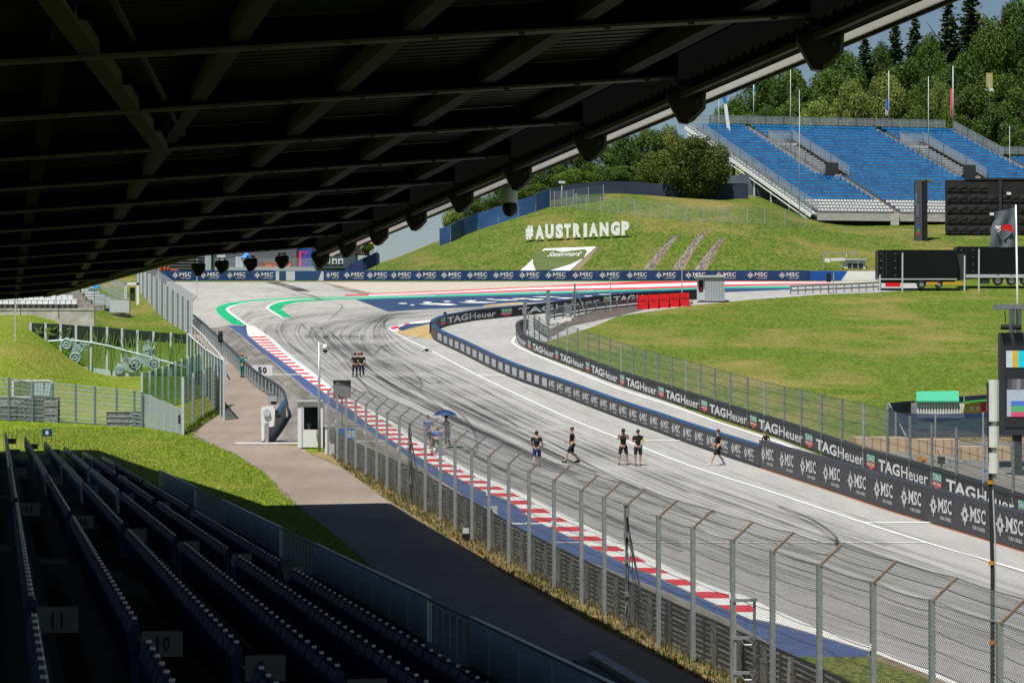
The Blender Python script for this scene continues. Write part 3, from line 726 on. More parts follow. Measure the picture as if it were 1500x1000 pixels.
while a < A1r:
    w1 = edge_w(a)-.25; w1b = edge_w(a+.5)-.25; wl = WL_
    h = .0
    q = [(a, 5.2), (a+.28, 5.2), (a+.33, 5.26), (a+.45, 5.26), (a+.5, 5.2)]
    V = []
    for aa, zz_ in q:
        V += [st(aa, wl, zz_+rz(wl)), st(aa, edge_w(aa)-.25, zz_+rz(edge_w(aa)))]
    mb.add(V, [(2*i, 2*i+1, 2*i+3, 2*i+2) for i in range(4)])
    a += .5
mb.build('roof_deck', M_rdeck, roof)
mb = MB(); wl = WL_
EE = EW-.3; mb.add([st(A0r, wl, 5.36+rz(wl)), st(A0r, EE, 5.36+rz(EW)), st(ABEND, EE, 5.36+rz(EW)), st(ABEND, wl, 5.36+rz(wl)), st(ABEND, 7.3, 5.36+rz(7.3)), st(A1r, edge_w(A1r), 5.36+rz(edge_w(A1r))), st(A1r, wl, 5.36+rz(wl))], [(0, 1, 2, 3), (3, 4, 5, 6)])
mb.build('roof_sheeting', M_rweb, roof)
for k in range(-1, 15):      # transverse girders every 8 m
    a = 39.26-16.26+8.13*k
    if a > A1r: continue
    w1 = edge_w(a)-.3; w0 = WL_
    if a < 12: continue
    mb = MB(); b0 = 4.8
    mb.hexa([st(a-.10, w0, b0+rz(w0)), st(a+.10, w0, b0+rz(w0)), st(a+.10, w1, b0+rz(w1)), st(a-.10, w1, b0+rz(w1)), st(a-.10, w0, 5.19+rz(w0)), st(a+.10, w0, 5.19+rz(w0)), st(a+.10, w1, 5.19+rz(w1)), st(a-.10, w1, 5.19+rz(w1))])
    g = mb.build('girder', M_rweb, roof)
    mb = MB(); mb.hexa([st(a-.2, w0, b0-.045+rz(w0)), st(a+.2, w0, b0-.045+rz(w0)), st(a+.2, w1, b0-.045+rz(w1)), st(a-.2, w1, b0-.045+rz(w1)), st(a-.2, w0, b0-.003+rz(w0)), st(a+.2, w0, b0-.003+rz(w0)), st(a+.2, w1, b0-.003+rz(w1)), st(a-.2, w1, b0-.003+rz(w1))])
    q = w0
    while q < w1: 
        p = st(a-.2, q, b0-.06+rz(q)); mb.box((p.x, p.y, p.z), (.10, .06, .05), 0); q += 1.3
    mb.build('girder_flange', M_rfl, g)
for w_ in (.8, 3.4, 5.95, 8.55, 11.1, -1.8, -5):      # longitudinal beams
    mb = MB(); a1 = ABEND-.1 if w_ > 6.2 else min(A1r, ABEND+(7.3-w_)/.15); z = 4.875+rz(w_); wd = .135
    mb.hexa([st(10, w_-wd, z), st(10, w_+wd, z), st(a1, w_+wd, z), st(a1, w_-wd, z), st(10, w_-wd, z+.3), st(10, w_+wd, z+.3), st(a1, w_+wd, z+.3), st(a1, w_-wd, z+.3)])
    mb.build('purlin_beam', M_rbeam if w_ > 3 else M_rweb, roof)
mb = MB()      # diagonal brace meeting the first beam
mb.bar(st(25, -.45, 4.92), st(56.5, 3.35, 5.12), .30, .22); mb.bar(st(25, .25, 5.1), st(54, 3.6, 5.2), .07, .07); mb.build('diagonal_brace', M_rbeam, roof)
for k in range(7):
    t = k/7; mb = MB(); p = st(28+t*27, .15+t*3.2, 5.0+t*.1); mb.box(tuple(p), (.25, .2, .16), .5); mb.build('brace_bracket', M_rweb, roof)
# edge beam, rail and bright gutter along the front edge
M_gut = mat('gutter_metal', (.72, .73, .60), .16, metal=1.0, var=.04, scale=.4)
def along(offw, z, wdt, hgt, name, m, ups=(0, 0, 1)):
    mb = MB(); pts = [st(8, EW+offw, z+rz(EW)), st(ABEND, EW+offw, z+rz(EW)), st(ABEND, 7.3+offw, z+rz(7.3)), st(A1r, edge_w(A1r)+offw, z+rz(edge_w(A1r)))]
    mb.bar(pts[0], pts[1], wdt, hgt)
    u = Vector((0, 0, .22)) if name == 'edge_beam' else Vector((0, 0, .45))
    for q_, r_ in ((1, 2), (2, 3)): mb.bar(pts[q_]+u, pts[r_]+u, wdt, min(hgt, .62))
    return mb.build(name, m, roof)
along(0, 4.88, .22, .90, 'edge_beam', M_rweb)
along(-.25, 4.40, .10, .09, 'edge_rail', M_rfl)
along(.36, 4.47, .36, .05, 'gutter', M_gut)
along(.56, 4.44, .04, .07, 'gutter_lip', M_dark)
# lamps hanging from the edge
def lamp(p, sc, yaw, label, spot=False):
    t = thing('floodlight', tuple(p), label, 'floodlight', 'black lamps hung along the roof edge')
    mb = MB()
    for s_ in (-1, 1): mb.box((p.x+.13*s_*sc, p.y, p.z-.12*sc), (.05*sc, .06*sc, .30*sc))
    mb.box((p.x, p.y, p.z-.02*sc), (.42*sc, .12*sc, .06*sc)); mb.build('bracket', M_black, t)
    mb = MB(); prof_ = [(-.34, -.24), (-.22, -.12), (.26, -.10), (.34, -.18), (.33, -.50), (.14, -.70), (.02, -.76), (-.12, -.74), (-.34, -.34)]
    n = len(prof_); hw = .20
    V = []
    for s_, k_ in ((-hw, .82), (-hw*.6, 1), (hw*.6, 1), (hw, .82)):
        for x, z in prof_: V.append((p.x+(x*k_)*sc, p.y+s_*sc, p.z+((z+.42)*k_-.42)*sc))
    Fc = [tuple(range(n)), tuple(range(4*n-1, 3*n-1, -1))]
    for j in range(3): Fc += [(j*n+i, (j+1)*n+i, (j+1)*n+(i+1) % n, j*n+(i+1) % n) for i in range(n)]
    mb.add(V, Fc); h = mb.build('housing', M_black, t)
    mb = MB(); mb.ball((p.x+.16*sc, p.y-.2*sc, p.z-.38*sc), (.05*sc, .03*sc, .07*sc)); mb.build('lens', M_dark, h)
names = ['largest black lamp, hung from the roof edge near the top right', 'second largest black lamp, on the roof edge above the left end of the blue stand',
 'black lamp on the roof edge in front of the bushes left of the blue stand', 'black lamp on the roof edge just right of the small white camera',
 'black lamp on the roof edge just left of the small white camera', 'black lamp on the roof edge against the pale sky, lowest right of the sky gap',
 'black lamp on the roof edge against the left part of the sky gap', 'black lamp on the roof edge in front of the dark building with square windows',
 'black lamp at the bend of the roof edge, left of the dark building']
for i, nm in enumerate(names):
    a = 39.26+8.13*i; lamp(st(a, EW-.12, 4.36+rz(EW)+.34), 1.05, 0, nm)
names = ['black lamp past the roof bend, right beside the orange boxes', 'black lamp past the roof bend with a blue light spot behind it', 'small black lamp past the roof bend above the gap between two hoarding logos', 'leftmost and smallest black lamp, near the orange barrier']
for (x, y), nm in zip(((413, 370), (367, 374), (325, 377), (290.5, 381)), names):
    # foot point on the cut-back edge
    best = st(ABEND, min((abs(px_of(st(ABEND, i*.02, 0))[0]-x), i*.02) for i in range(230, 620))[1], 0).y
    lamp(at(x, y+1.0, best), .80, 0, nm)
p = st(65.8, EW+.1, 4.36+rz(EW)+.02); t = thing('dome_camera', tuple(p), 'small white and black camera hanging below the roof edge between two lamps', 'camera')
mb = MB(); mb.tube([p+Vector((0, 0, .1)), p-Vector((0, 0, .25))], .05); mb.tube([p-Vector((0, 0, .2)), p-Vector((0, 0, .28)), p-Vector((0, 0, .62))], [.11, .20, .19], 12); mb.build('housing', M_lgrey, t, True)
mb = MB(); mb.ball(tuple(p-Vector((0, 0, .75))), (.19, .19, .22), 12, 8); mb.build('dome', M_black, t, True)
# ------------------------------------------------------------------ hoardings round the track
def star_u(w, mb, u0, u1, v0, v1, mi=0): put(mb, STAR, lambda a, b: w.at(a, b), u0, u1, v0, v1, mi)
def msc(w, u0, u1, h, mats, parent, small=True):
    mb = MB(); W_ = u1-u0
    star_u(w, mb, u0, u0+W_*.34, h*.20, h*.86)
    put(mb, MSC, lambda a, b: w.at(a, b), u0+W_*.38, u1, h*.40, h*.80)
    if small: put(mb, glyphs('CRUISES', .01, 1), lambda a, b: w.at(a, b), u0+W_*.46, u1-W_*.03, h*.20, h*.30)
    return mb.build('sponsor_lettering', mats, parent)
def tagh(w, u0, u1, h, parent, txt=('TAG', 'Heuer'), split=.43):
    mb = MB(); W_ = u1-u0
    if txt[0]: put(mb, glyphs(txt[0], .035), lambda a, b: w.at(a, b), u0, u0+W_*split, h*.20, h*.80)
    else: split = -.03
    if txt[1]: put(mb, glyphs(txt[1], .012), lambda a, b: w.at(a, b), u0+W_*(split+.03), u1, h*.20, h*.79)
    return mb.build('sponsor_lettering', M_let, parent)
def shield(w, u0, u1, h, parent):
    mb = MB(); f = lambda a, b: w.at(a, b, .015); g = lambda a, b: w.at(a, b, .03)
    def poly(pts, fn, mi): mb.add([fn(u0+(u1-u0)*x, h*(.10+.80*y)) for x, y in pts], [tuple(range(len(pts)))], mi)
    poly([(0, .52), (1, .52), (1, 1), (0, 1)], f, 0)
    poly([(0, .49), (0, .28), (.5, 0), (1, .28), (1, .49)], f, 1)
    put(mb, glyphs('TAG', .02, 1), g, u0+(u1-u0)*.08, u0+(u1-u0)*.92, h*.57, h*.84, 2)
    put(mb, glyphs('HEUER', .02, 1), g, u0+(u1-u0)*.08, u0+(u1-u0)*.92, h*.34, h*.46, 2)
    return mb.build('shield_logo', [M_tgr, M_tre, M_let], parent)
def dense(pix, n=6):
    P = smooth_line([G(*p) for p in pix], n); return [on(p.x, p.y) for p in P]
# low charcoal hoarding along the track
low = Wall(dense([(632,492),(635,496),(640,500),(660,510),(680,519.5),(720,540),(760,557.5),(810,575),(850,590.5),(890,606),(925,619),(960,631.5),(1000,646.5),(1050,664),(1090,677.5),(1113,685)]), 1.0)
r = thing('pit_wall_hoarding', tuple(low.P[0]), 'low charcoal sponsor wall with blue top edge, ending at the dry grass tip', 'hoarding')
low.body(.34).build('board', M_board, r); low.body(.37, .98, 1.06, out=.03).build('blue_capping', M_cap, r)
low.body(.1, -.1, .12, out=.05).build('dark_foot', M_dark, r)
xs = [639, 648]; x = 648.0
while x < 900:
    x += 8.0 + (x-648)/252*6.2; xs.append(x)
while xs[-1] < 1100: xs.append(xs[-1] + 14.4 + (xs[-1]-900)/200*5.2)
pt = MB()
for i, (a, b) in enumerate(zip(xs, xs[1:])):
    w_ = b-a
    if b > 1108: break
    if a < 800:      # pale squares far off, where the marks are seen end on
        mb = MB(); 
        mb.add([low.at(a+w_*.30, .24), low.at(a+w_*.92, .24), low.at(a+w_*.92, .82), low.at(a+w_*.30, .82)], [(0, 1, 2, 3)]); mb.build('sponsor_square', M_letg, r)
        mb = MB(); put(mb, MSC, lambda u, v: low.at(u, v, .035), a+w_*.36, a+w_*.86, .38, .66); mb.build('sponsor_lettering', M_let, r)
    else: msc(low, a+w_*.12, a+w_*.86, 1.0, M_let, r)
hi = Wall(dense([(1112,684.5),(1165,702),(1220,720),(1265,735),(1310,750),(1400,777),(1500,808),(1600,838),(1700,870)]), 1.32)
r = thing('tall_track_hoarding', tuple(hi.P[0]), 'taller charcoal sponsor wall nearest the camera on the right side of the straight', 'hoarding')
hi.body(.34).build('board', M_board, r); hi.body(.05, -.25, .012, out=.10).build('foot_strip', M_foot, r)
ic = [1112.5,1139.5,1169.5,1203,1239,1277.5,1317,1359.5,1405,1456,1512]
for a, b in zip(ic, ic[1:]): msc(hi, a+3.0, a+(b-a)*.78, 1.32, M_let, r)
# black hoarding beyond the pit exit lane
B = Wall(dense([(770,486.5),(762,486.8),(757,491),(757,497),(761,504),(782,516),(810,527),(845,540),(900,562),(985,590),(1053,613),(1140,641.5),(1220,672),(1340,711),(1500,765),(1600,800)], 8)[14:], .92)
B0 = Wall(dense([(1600,800),(1500,765)],2), .92)
fullB = dense([(772,483),(765,483.5),(758,487),(755.5,492),(757,498),(762,505),(782,516),(810,527),(845,540),(900,562),(985,590),(1053,613),(1140,641.5),(1220,672),(1340,711),(1500,765),(1600,800)], 6)

B = Wall(fullB, .92); 
r = thing('pit_exit_hoarding', tuple(B.P[0]), 'long black sponsor wall under the wire fence beyond the pit exit lane', 'hoarding')
B.body(.30).build('board', M_tagb, r); B.body(.33, .90, 1.0, out=.03).build('capping', M_dark, r)
B.X = [px_of(p)[0] for p in B.P]; im = B.X.index(min(B.X)); B.P = B.P[im:]; B.N = B.N[im:]; B.X = B.X[im:]
tagh(B, 757.5, 771, .92, r, ('', 'Heuer'))
for u0, u1 in ((780.6,811.5),(821,855.5),(866.7,905),(918,962),(975.6,1024),(1040,1094.6),(1112,1176.5),(1196,1265.6),(1287.5,1360),(1386.5,1487)): tagh(B, u0, u1, .92, r)
for u0, u1 in ((773.5,778),(813.8,818.3),(858.5,864),(908.8,915.2),(965,973),(1027.5,1036.8),(1099,1109.2),(1180,1191.2),(1270.2,1282.4),(1366.5,1380.2),(1492,1504)): shield(B, u0, u1, .92, r)
# black hoarding at the nose, facing the camera across the pit lane
A = Wall(dense([(634,489),(640,483),(652,478),(676,473),(700,469.2),(740,465),(802,458.4),(850,451.5),(880,447.2),(934,442.8),(985,440.5),(1040,438)]), 1.0)
r = thing('corner_hoarding', tuple(A.P[0]), 'curved black sponsor wall sweeping from the dry grass tip back to the red blocks', 'hoarding')
A.body(.3).build('board', M_tagb, r); A.body(.33, .98, 1.05, out=.03).build('capping', M_cap, r)
tagh(A, 655, 726, 1.0, r); tagh(A, 759, 878.5, 1.0, r); tagh(A, 898.5, 972, 1.0, r)
shield(A, 645.5, 652, 1.0, r); shield(A, 733.5, 750, 1.0, r); shield(A, 883.5, 894.5, 1.0, r)
# navy hoarding across the end of the run-off
far = Wall([on(*G(x, 412.6 + (1.4 if x < 475 else 0)).xy) for x in range(205, 1195, 8)], 1.2)
y_ = sum(p.y for p in far.P)/len(far.P)
far = Wall([Vector(((x-750)/F*314.6, 314.6, zg(0, 314.6))) for x in range(190, 1280, 10)], 1.22)
r = thing('far_navy_hoarding', tuple(far.P[0]), 'long navy sponsor wall at the foot of the lettered hill', 'hoarding')
def seg(w, x0, x1, z0=0, z1=None, th=.35, out=0): 
    q = Wall([w.at(x0, 0, 0), w.at((x0+x1)/2, 0, 0), w.at(x1, 0, 0)], w.h); return q.body(th, -.3+z0, z1, out=out)
seg(far, 236, 401).build('navy_board', M_mscb, r); seg(far, 474, 1187).build('navy_board', M_mscb, r)
seg(far, 401, 474, 0, 1.16).build('striped_board', M_cap, r)
mb = MB()
for x0, x1 in ((404, 409), (419, 432), (466, 474)): mb.add([far.at(x0, .02, .03), far.at(x1, .02, .03), far.at(x1+(0 if x0 < 460 else -0), 1.1, .03), far.at(x0+(0 if x0 < 460 else 5), 1.1, .03)], [(0, 1, 2, 3)])
mb.build('white_stripes', M_lgrey, r)
for x in (253, 294, 333, 373): msc(far, x-1, x+27, 1.22, M_let, r)
for x in (477.5,): msc(far, x, x+19, 1.22, M_let, r)
for x in (503,537,572,608.5,645.5,683.5,721.5,760,798.5,838,877.5,917.5,960,1003.5,1048,1094,1140.5): msc(far, x, x+30, 1.22, M_let, r)
r = thing('run_off_barrier', tuple(far.at(1187, 0)), 'blue and white barrier continuing the navy hoarding to the right, with a white end', 'barrier')
seg(far, 1187, 1240, 0, 1.15).build('blue_board', mat('plain_blue', (.012, .075, .33), .45), r)
mb = MB(); q = [(1231, -.2), (1296, -.2), (1296, 1.1), (1243, 1.1)]
f3 = lambda x, z, o: Vector(((x-750)/F*314.4, 314.4-.03+o, zg(0, 314.6)+z))
mb.hexa([f3(1231, -.2, -.05), f3(1300, -.2, -.05), f3(1300, -.2, .4), f3(1231, -.2, .4), f3(1243, 1.12, -.05), f3(1300, 1.12, -.05), f3(1300, 1.12, .4), f3(1243, 1.12, .4)])
mb.build('white_board', M_wht, r)
# far kerb-like stripe barrier feet: a low steel rail in front on the right
# ------------------------------------------------------------------ wire fences
M_mesh = netting_mat('chain_link', (.17, .175, .175), .060, .25, rough=.5, metal=.4)
M_mesh2 = netting_mat('fine_netting', (.20, .25, .22), alpha=.30)
M_cable = mat('cable_dark', (.05, .052, .055), .5, metal=.4)
def mesh_strip(rows, name, m, parent, uvh):
    """rows: list of rails (each a list of points) bottom to top"""
    mb = MB(); mb.uv = []; n = len(rows[0]); s_ = [0.0]
    for a, b in zip(rows[0], rows[0][1:]): s_.append(s_[-1]+(b-a).length)
    V = []
    for j, rw in enumerate(rows):
        for i, p in enumerate(rw): V.append(p); mb.uv.append((s_[i], uvh[j]))
    mb.add(V, [(j*n+i, j*n+i+1, (j+1)*n+i+1, (j+1)*n+i) for j in range(len(rows)-1) for i in range(n-1)])
    return mb.build(name, m, parent)
POST = [(481,572),(494,578),(507,582.5),(521,587),(536,592),(552,597.5),(567,604.5),(585,611),(600.5,620),(623,628.5),(645,636.5),(666.5,646.5),(691,657),(716,667.5),(745,678.5),(775,690),(811.6,702.5),(851.5,717),(885,727.5),(918,739),(964.6,756.5),(1015,772),(1073,791),(1131.5,807.5),(1200,827.5),(1278.7,852.7),(1365,879),(1464,912.5),(1575,948)]
FH = 3.3
raw = [from_top(x, y, FH) for x, y in POST]
# even out the line of post feet
P2 = []
for i, p in enumerate(raw):
    a = raw[max(0, i-2):i+3]; P2.append(p)
fen = thing('debris_fence', tuple(raw[0]), 'tall steel debris fence with bent-over tops between the service road and the kerb', 'fence')
tops = []; ends = []
for i, p in enumerate(raw):
    t = (raw[min(i+1, len(raw)-1)]-raw[max(i-1, 0)]); t.z = 0; t.normalize(); nrm = Vector((-t.y, t.x, 0))
    if nrm.x < 0: nrm = -nrm
    top = p+Vector((0, 0, FH)); end = top + nrm*.50 + Vector((0, 0, .42)); tops.append(top+nrm*.07); ends.append(end)
    thin = i in (8, 19)
    mb = MB(); mb.bar(p-Vector((0, 0, .3)), top, .07 if thin else .105, .07 if thin else .105, up=nrm)
    o = mb.build('post', M_galv, fen)
    mb = MB(); mb.bar(top-nrm*.03-Vector((0, 0, .04)), end, .085, .05, up=(0, 0, 1)); mb.build('bent_arm', M_rust, o)
    mb = MB(); mb.box(tuple(top+Vector((0, 0, .0))), (.11, .11, .05)); mb.build('post_cap', M_rust, o)
    if i % 3 == 1: mb = MB(); mb.box(tuple(p+nrm*-.06+Vector((0, 0, 2.0))), (.05, .05, .12)); mb.build('clamp', M_wht, o)
def sag(L, z, s_, n=6, off=None):
    out = []
    for a, b in zip(L, L[1:]):
        for k in range(n): t = k/n; q = a.lerp(b, t); out.append(q+Vector((0, 0, z - s_*4*t*(1-t)*(.8+.5*math.sin(a.y*1.7+z*3)))))
    out.append(L[-1]+Vector((0, 0, z))); return out
basel = [t-Vector((0, 0, FH)) for t in tops]
hs = [.15, .75, 1.15, 1.55, 1.95, 2.35, 2.72, 3.08, 3.3]
mesh_strip([sag(basel, .1, .0), sag(basel, 1.7, .08), sag(basel, 3.28, .05)], 'wire_mesh', M_mesh, fen, [.1, 1.7, 3.28])
mesh_strip([sag(tops, .0, .05), sag(ends, 0, .03)], 'overhang_mesh', M_mesh, fen, [0, .66])
for h in hs[1:]:
    mb = MB(); mb.tube(sag(basel, h, .045 if h < 3.2 else .05), .007 if h < 3.2 else .016, 4); mb.build('tension_cable', M_cable if h < 3.2 else M_galvd, fen)
for L in (ends, [a.lerp(b, .5) for a, b in zip(tops, ends)]):
    mb = MB(); mb.tube(sag(L, 0, .05), .010, 4); mb.build('tension_cable', M_cable, fen)
# gate frame hung in the fence near the bottom
gp = from_top(1086, 872, 2.9) if False else raw[22].lerp(raw[23], .32)
g = thing('fence_gate_frame', tuple(gp), 'narrow galvanised ladder-like frame standing against the debris fence, low right of centre', 'frame')
t = (raw[23]-raw[22]).normalized(); nn = Vector((-t.y, t.x, 0)); nn = nn if nn.x > 0 else -nn
a = gp-nn*.25; b = a + Vector((.46, .10, 0)); zt = 2.05
mb = MB()
for q in (a, b): mb.bar(on(q.x, q.y)-Vector((0, 0, .1)), on(q.x, q.y)+Vector((0, 0, zt)), .06, .09, up=(0, 1, 0))
mb.build('upright', M_galv, g)
for h, n_ in ((zt-.04, 'top_rail'), (1.15, 'cross_rail'), (.35, 'cross_rail')):
    mb = MB(); mb.bar(on(a.x, a.y)+Vector((-.1, -.05, h)), on(b.x, b.y)+Vector((.05, -.05, h)), .06, .07); mb.build(n_, M_galv, g)
for h in (1.12, .32):
    mb = MB(); q = on(a.x, a.y)+Vector((.1, -.12, h)); mb.tube([q, q+Vector((.1, 0, -.12)), q+Vector((.3, 0, -.12)), q+Vector((.36, 0, .02))], .03, 6); mb.build('hook', M_galvd, g)
# cables and truss tied to the thin posts
for i, lab in ((19, 'bundle of cables and braces lashed to a thin post in mid debris fence'), (8, 'cables and clamps lashed to a thin fence post beside the blue shirted people')):
    p = raw[i]; c = thing('cable_bundle', tuple(p), lab, 'cables'); rr = random.Random(i)
    for k in range(5):
        mb = MB(); x0 = rr.uniform(-.1, .1); pts = [p+Vector((x0+rr.uniform(-.05, .05)+(.04*j if k > 2 else 0), -.1+rr.uniform(-.05, .05), FH*(1-j/8)*(.9 if k % 2 else 1))) for j in range(9)]
        mb.tube(pts, .014, 5); mb.build('cable', M_black if k % 2 else M_galvd, c)
    mb = MB(); mb.bar(p+Vector((.05, -.05, 2.6)), on(p.x+.55, p.y-.3), .045, .045); mb.build('brace', M_galvd, c)
    for h in (.9, 1.8, 2.5): mb = MB(); mb.box((p.x, p.y-.1, p.z+h), (.12, .10, .12)); mb.build('clamp', M_galvd, c)
# armco in front of it
al = dense(ARM, 5)
arm = thing('guardrail', tuple(al[0]), 'four-rail steel guardrail behind the debris fence beside the track', 'guardrail')
def rail(line, z, name, parent, m=None):
    mb = MB(); pr = [(.0, -.14), (-.05, -.11), (-.05, -.05), (0, -.01), (0, .01), (-.05, .05), (-.05, .11), (0, .14), (.02, .14), (-.03, .05), (.02, 0), (-.03, -.05), (.02, -.14)]
    pr = [(0, -.14), (-.06, -.10), (-.06, -.05), (0, 0), (-.06, .05), (-.06, .10), (0, .14)]
    V = []; n = len(pr)
    for i, p in enumerate(line):
        t = (line[min(i+1, len(line)-1)]-line[max(i-1, 0)]); t.z = 0; t.normalize(); nn = Vector((-t.y, t.x, 0)); nn = nn if nn.x > 0 else -nn
        V += [p-nn*x+Vector((0, 0, z+y)) for x, y in pr]
    mb.add(V, [(i*n+k, i*n+k+1, (i+1)*n+k+1, (i+1)*n+k) for i in range(len(line)-1) for k in range(n-1)])
    return mb.build(name, m or M_rail, parent)
for z in (.16, .42, .68, .94): rail(al, z, 'rail', arm)
L = arc(al); s_ = 0; i = 0
pp = []
while s_ < L[-1]:
    while L[i+1] < s_: i += 1
    t = (s_-L[i])/(L[i+1]-L[i]); p = al[i].lerp(al[i+1], t); d = (al[i+1]-al[i]).normalized(); pp.append((p, d)); s_ += 2.0
for p, d in pp:
    nn = Vector((-d.y, d.x, 0)); nn = nn if nn.x > 0 else -nn
    mb = MB(); mb.bar(p-nn*.12-Vector((0, 0, .2)), p-nn*.12+Vector((0, 0, 1.06)), .12, .10, up=nn); mb.bar(p-nn*.2+Vector((0, 0, .5)), p-nn*.03+Vector((0, 0, .5)), .06, .5); mb.build('post', M_rail, arm)
# left guard rail beside the service road
gl_ = dense(GR_L[:7], 5); gr = thing('curved_guardrail', tuple(gl_[0]), 'pale steel guardrail curving along the left edge of the track to the white box', 'guardrail')
mb = MB()
for a, b in zip(gl_, gl_[1:]): mb.bar(a+Vector((0, 0, 1.08)), b+Vector((0, 0, 1.08)), .16, .12)
mb.build('top_rail', mat('rail_blue_grey', (.05, .06, .085), .5, metal=.2), gr)
for z in (.22, .5, .78): rail([p+Vector((.10, 0, 0)) for p in gl_], z, 'rail', gr, M_galv)
L = arc(gl_); s_ = 0; i = 0
while s_ < L[-1]-.1:
    while L[i+1] < s_: i += 1
    t = (s_-L[i])/(L[i+1]-L[i]); p = gl_[i].lerp(gl_[i+1], t); mb = MB(); mb.bar(p-Vector((.08, .0, .2)), p+Vector((-.08, 0, 1.04)), .14, .10, up=(1, 0, 0)); mb.build('post', M_galv, gr); s_ += 1.9
cw = Wall(dense([(419,612),(412,623),(404,635),(394,648)], 4), 1.0, face=1)
r = thing('end_wall', tuple(cw.P[0]), 'short stained concrete wall closing the curved guardrail beside the open road', 'wall')
cw.body(.25).build('slab', M_concd, r); cw.body(.2, .98, 1.06, out=.05).build('coping', M_cap, r)
mb = MB(); p = G(391, 649); mb.bar(p, p+Vector((0, 0, 1.12)), .14, .14, up=(1, 0, 0)); mb.build('end_post', M_galv, r)
# fence above the pit exit hoarding
PB_ = [(774,456.5),(783,461),(790,464),(803,475.5),(817,472),(831,476),(846,481),(861.5,486),(877,491),(893.6,496),(910,502),(927,506.5),(944.5,511.5),(964,517),(984,522),(1005,527.5),(1026,533),(1047,539),(1070,545.5),(1095,552),(1120,559),(1149,565.5),(1174,570.5),(1203.5,577.5),(1233.5,584.5),(1265,591),(1300,599.5),(1333,608.6),(1365,619),(1401,625),(1441,635),(1484,646),(1530,658)]
f2 = thing('pit_exit_fence', tuple(G(790, 512)), 'grey post and wire fence with fine netting behind the long black sponsor wall', 'fence')
tp = []; fb = []
for i, (x, y) in enumerate(PB_):
    # foot just behind the boards: find the board line under this post and step back
    q = B.at(max(x, B.X[0]+2), 0, -.75)
    if x < 800: q = G(x+6, 497+(x-774)*.9)
    D = q.y; d = ray(x, y); X = d.x*D; p = on(X, D); top = Vector((X, D, CZ+d.z*D)); fb.append(p); tp.append(top)
    mb = MB(); mb.bar(p-Vector((0, 0, .2)), top, .11, .11, up=(0, 1, 0)); mb.build('post', M_galvd if i % 5 else M_galv, f2)
mesh_strip([fb, tp], 'netting', M_mesh2, f2, [0, 2.9])
for h in (.2, .36, .52, .68, .84, .995):
    mb = MB(); mb.tube([a.lerp(b, h) for a, b in zip(fb, tp)], .012, 4); mb.build('tension_cable', M_cable, f2)
# ------------------------------------------------------------------ hill lettering and emblem
rr = random.Random(11)
LET = [('#', 770, 781, 330.5, 351, 'white hash sign, first of the free-standing characters on the hill'),
 ('A', 784, 797, 330, 350.6, 'first white letter A, right after the hash sign on the hill'), ('U', 798.6, 811, 328.5, 349.5, 'white letter U standing on the grass hill'),
 ('S', 813.8, 824.8, 328, 349, 'white letter S standing on the grass hill'), ('T', 826.4, 836, 328, 348.6, 'white letter T standing on the grass hill'),
 ('R', 839.4, 851, 327, 347.6, 'white letter R standing on the grass hill'), ('I', 854.8, 860, 327, 347.4, 'white letter I standing on the grass hill'),
 ('A', 862.6, 876, 326.4, 346.6, 'second white letter A, between the I and the N on the hill'), ('N', 878.4, 891.4, 325.6, 346, 'white letter N standing on the grass hill'),
 ('G', 894.7, 908, 324.6, 345, 'white letter G, next to last on the hill'), ('P', 910.4, 921.6, 324, 344.6, 'white letter P, last letter on the hill')]
for ch, x0, x1, y0, y1, lab in LET:
    ft = G((x0+x1)/2, y1+3.5); D = ft.y; s_ = D/F; t = thing('letter', tuple(ft), lab, 'letter', 'free-standing letters on the hill')
    base = at((x0+x1)/2, y1, D); W_ = (x1-x0)*s_; H_ = (y1-y0)*s_
    g = glyphs(ch, .068, 3); V = []; n = len(g[0]); off = .34
    for dy in (0, off):
        for x, y in g[0]: V.append((base.x-W_/2+W_*x, base.y+dy-.1, base.z+H_*y))
    ed = {}
    for f in g[1]:
        for i in range(len(f)):
            e = (f[i], f[(i+1) % len(f)]); ed[e] = 1
    Fc = list(g[1]) + [tuple(n+i for i in f[::-1]) for f in g[1]] + [(a, b, b+n, a+n) for a, b in ed if (b, a) not in ed]
    mb = MB(); mb.add(V, Fc); mb.build('letter_body', M_sgn, t)
    for sx in (-.3, .3):
        mb = MB(); q = Vector((base.x+W_*sx*.7, base.y+.1, base.z+.02)); mb.bar(on(q.x, q.y)-Vector((0, 0, .1)), q, .07, .07, up=(0, 1, 0)); mb.bar(on(q.x, q.y+.7), q+Vector((0, .05, H_*.5)), .05, .05); mb.build('support', M_dark, t)
em = []
o_ = [(760.5, 398.5), (797.5, 364.8), (873, 362), (833, 398.5)]
def em_pt(u, v): # u right, v up
    a = (o_[0][0]+(o_[3][0]-o_[0][0])*u, o_[0][1]+(o_[3][1]-o_[0][1])*u); b = (o_[1][0]+(o_[2][0]-o_[1][0])*u, o_[1][1]+(o_[2][1]-o_[1][1])*u)
    return (a[0]+(b[0]-a[0])*v, a[1]+(b[1]-a[1])*v)
emb = thing('emblem_banner', tuple(G(815, 396)), 'white banner frame round a green heart lying on the hill below the letters', 'banner')
sheet('white_field', [em_pt(u, v) for u, v in ((0, 0), (0, .5), (0, 1), (.5, 1), (1, 1), (1, .5), (1, 0), (.5, 0))], M_wht, 14, parent=emb, fine=1.0)
hp = [(.50, -.02), (.30, .04), (.12, .25), (.05, .5), (.07, .75), (.17, .9), (.30, .93), (.42, .86), (.5, .74), (.58, .86), (.70, .93), (.83, .9), (.92, .75), (.93, .5), (.84, .25), (.68, .04)]
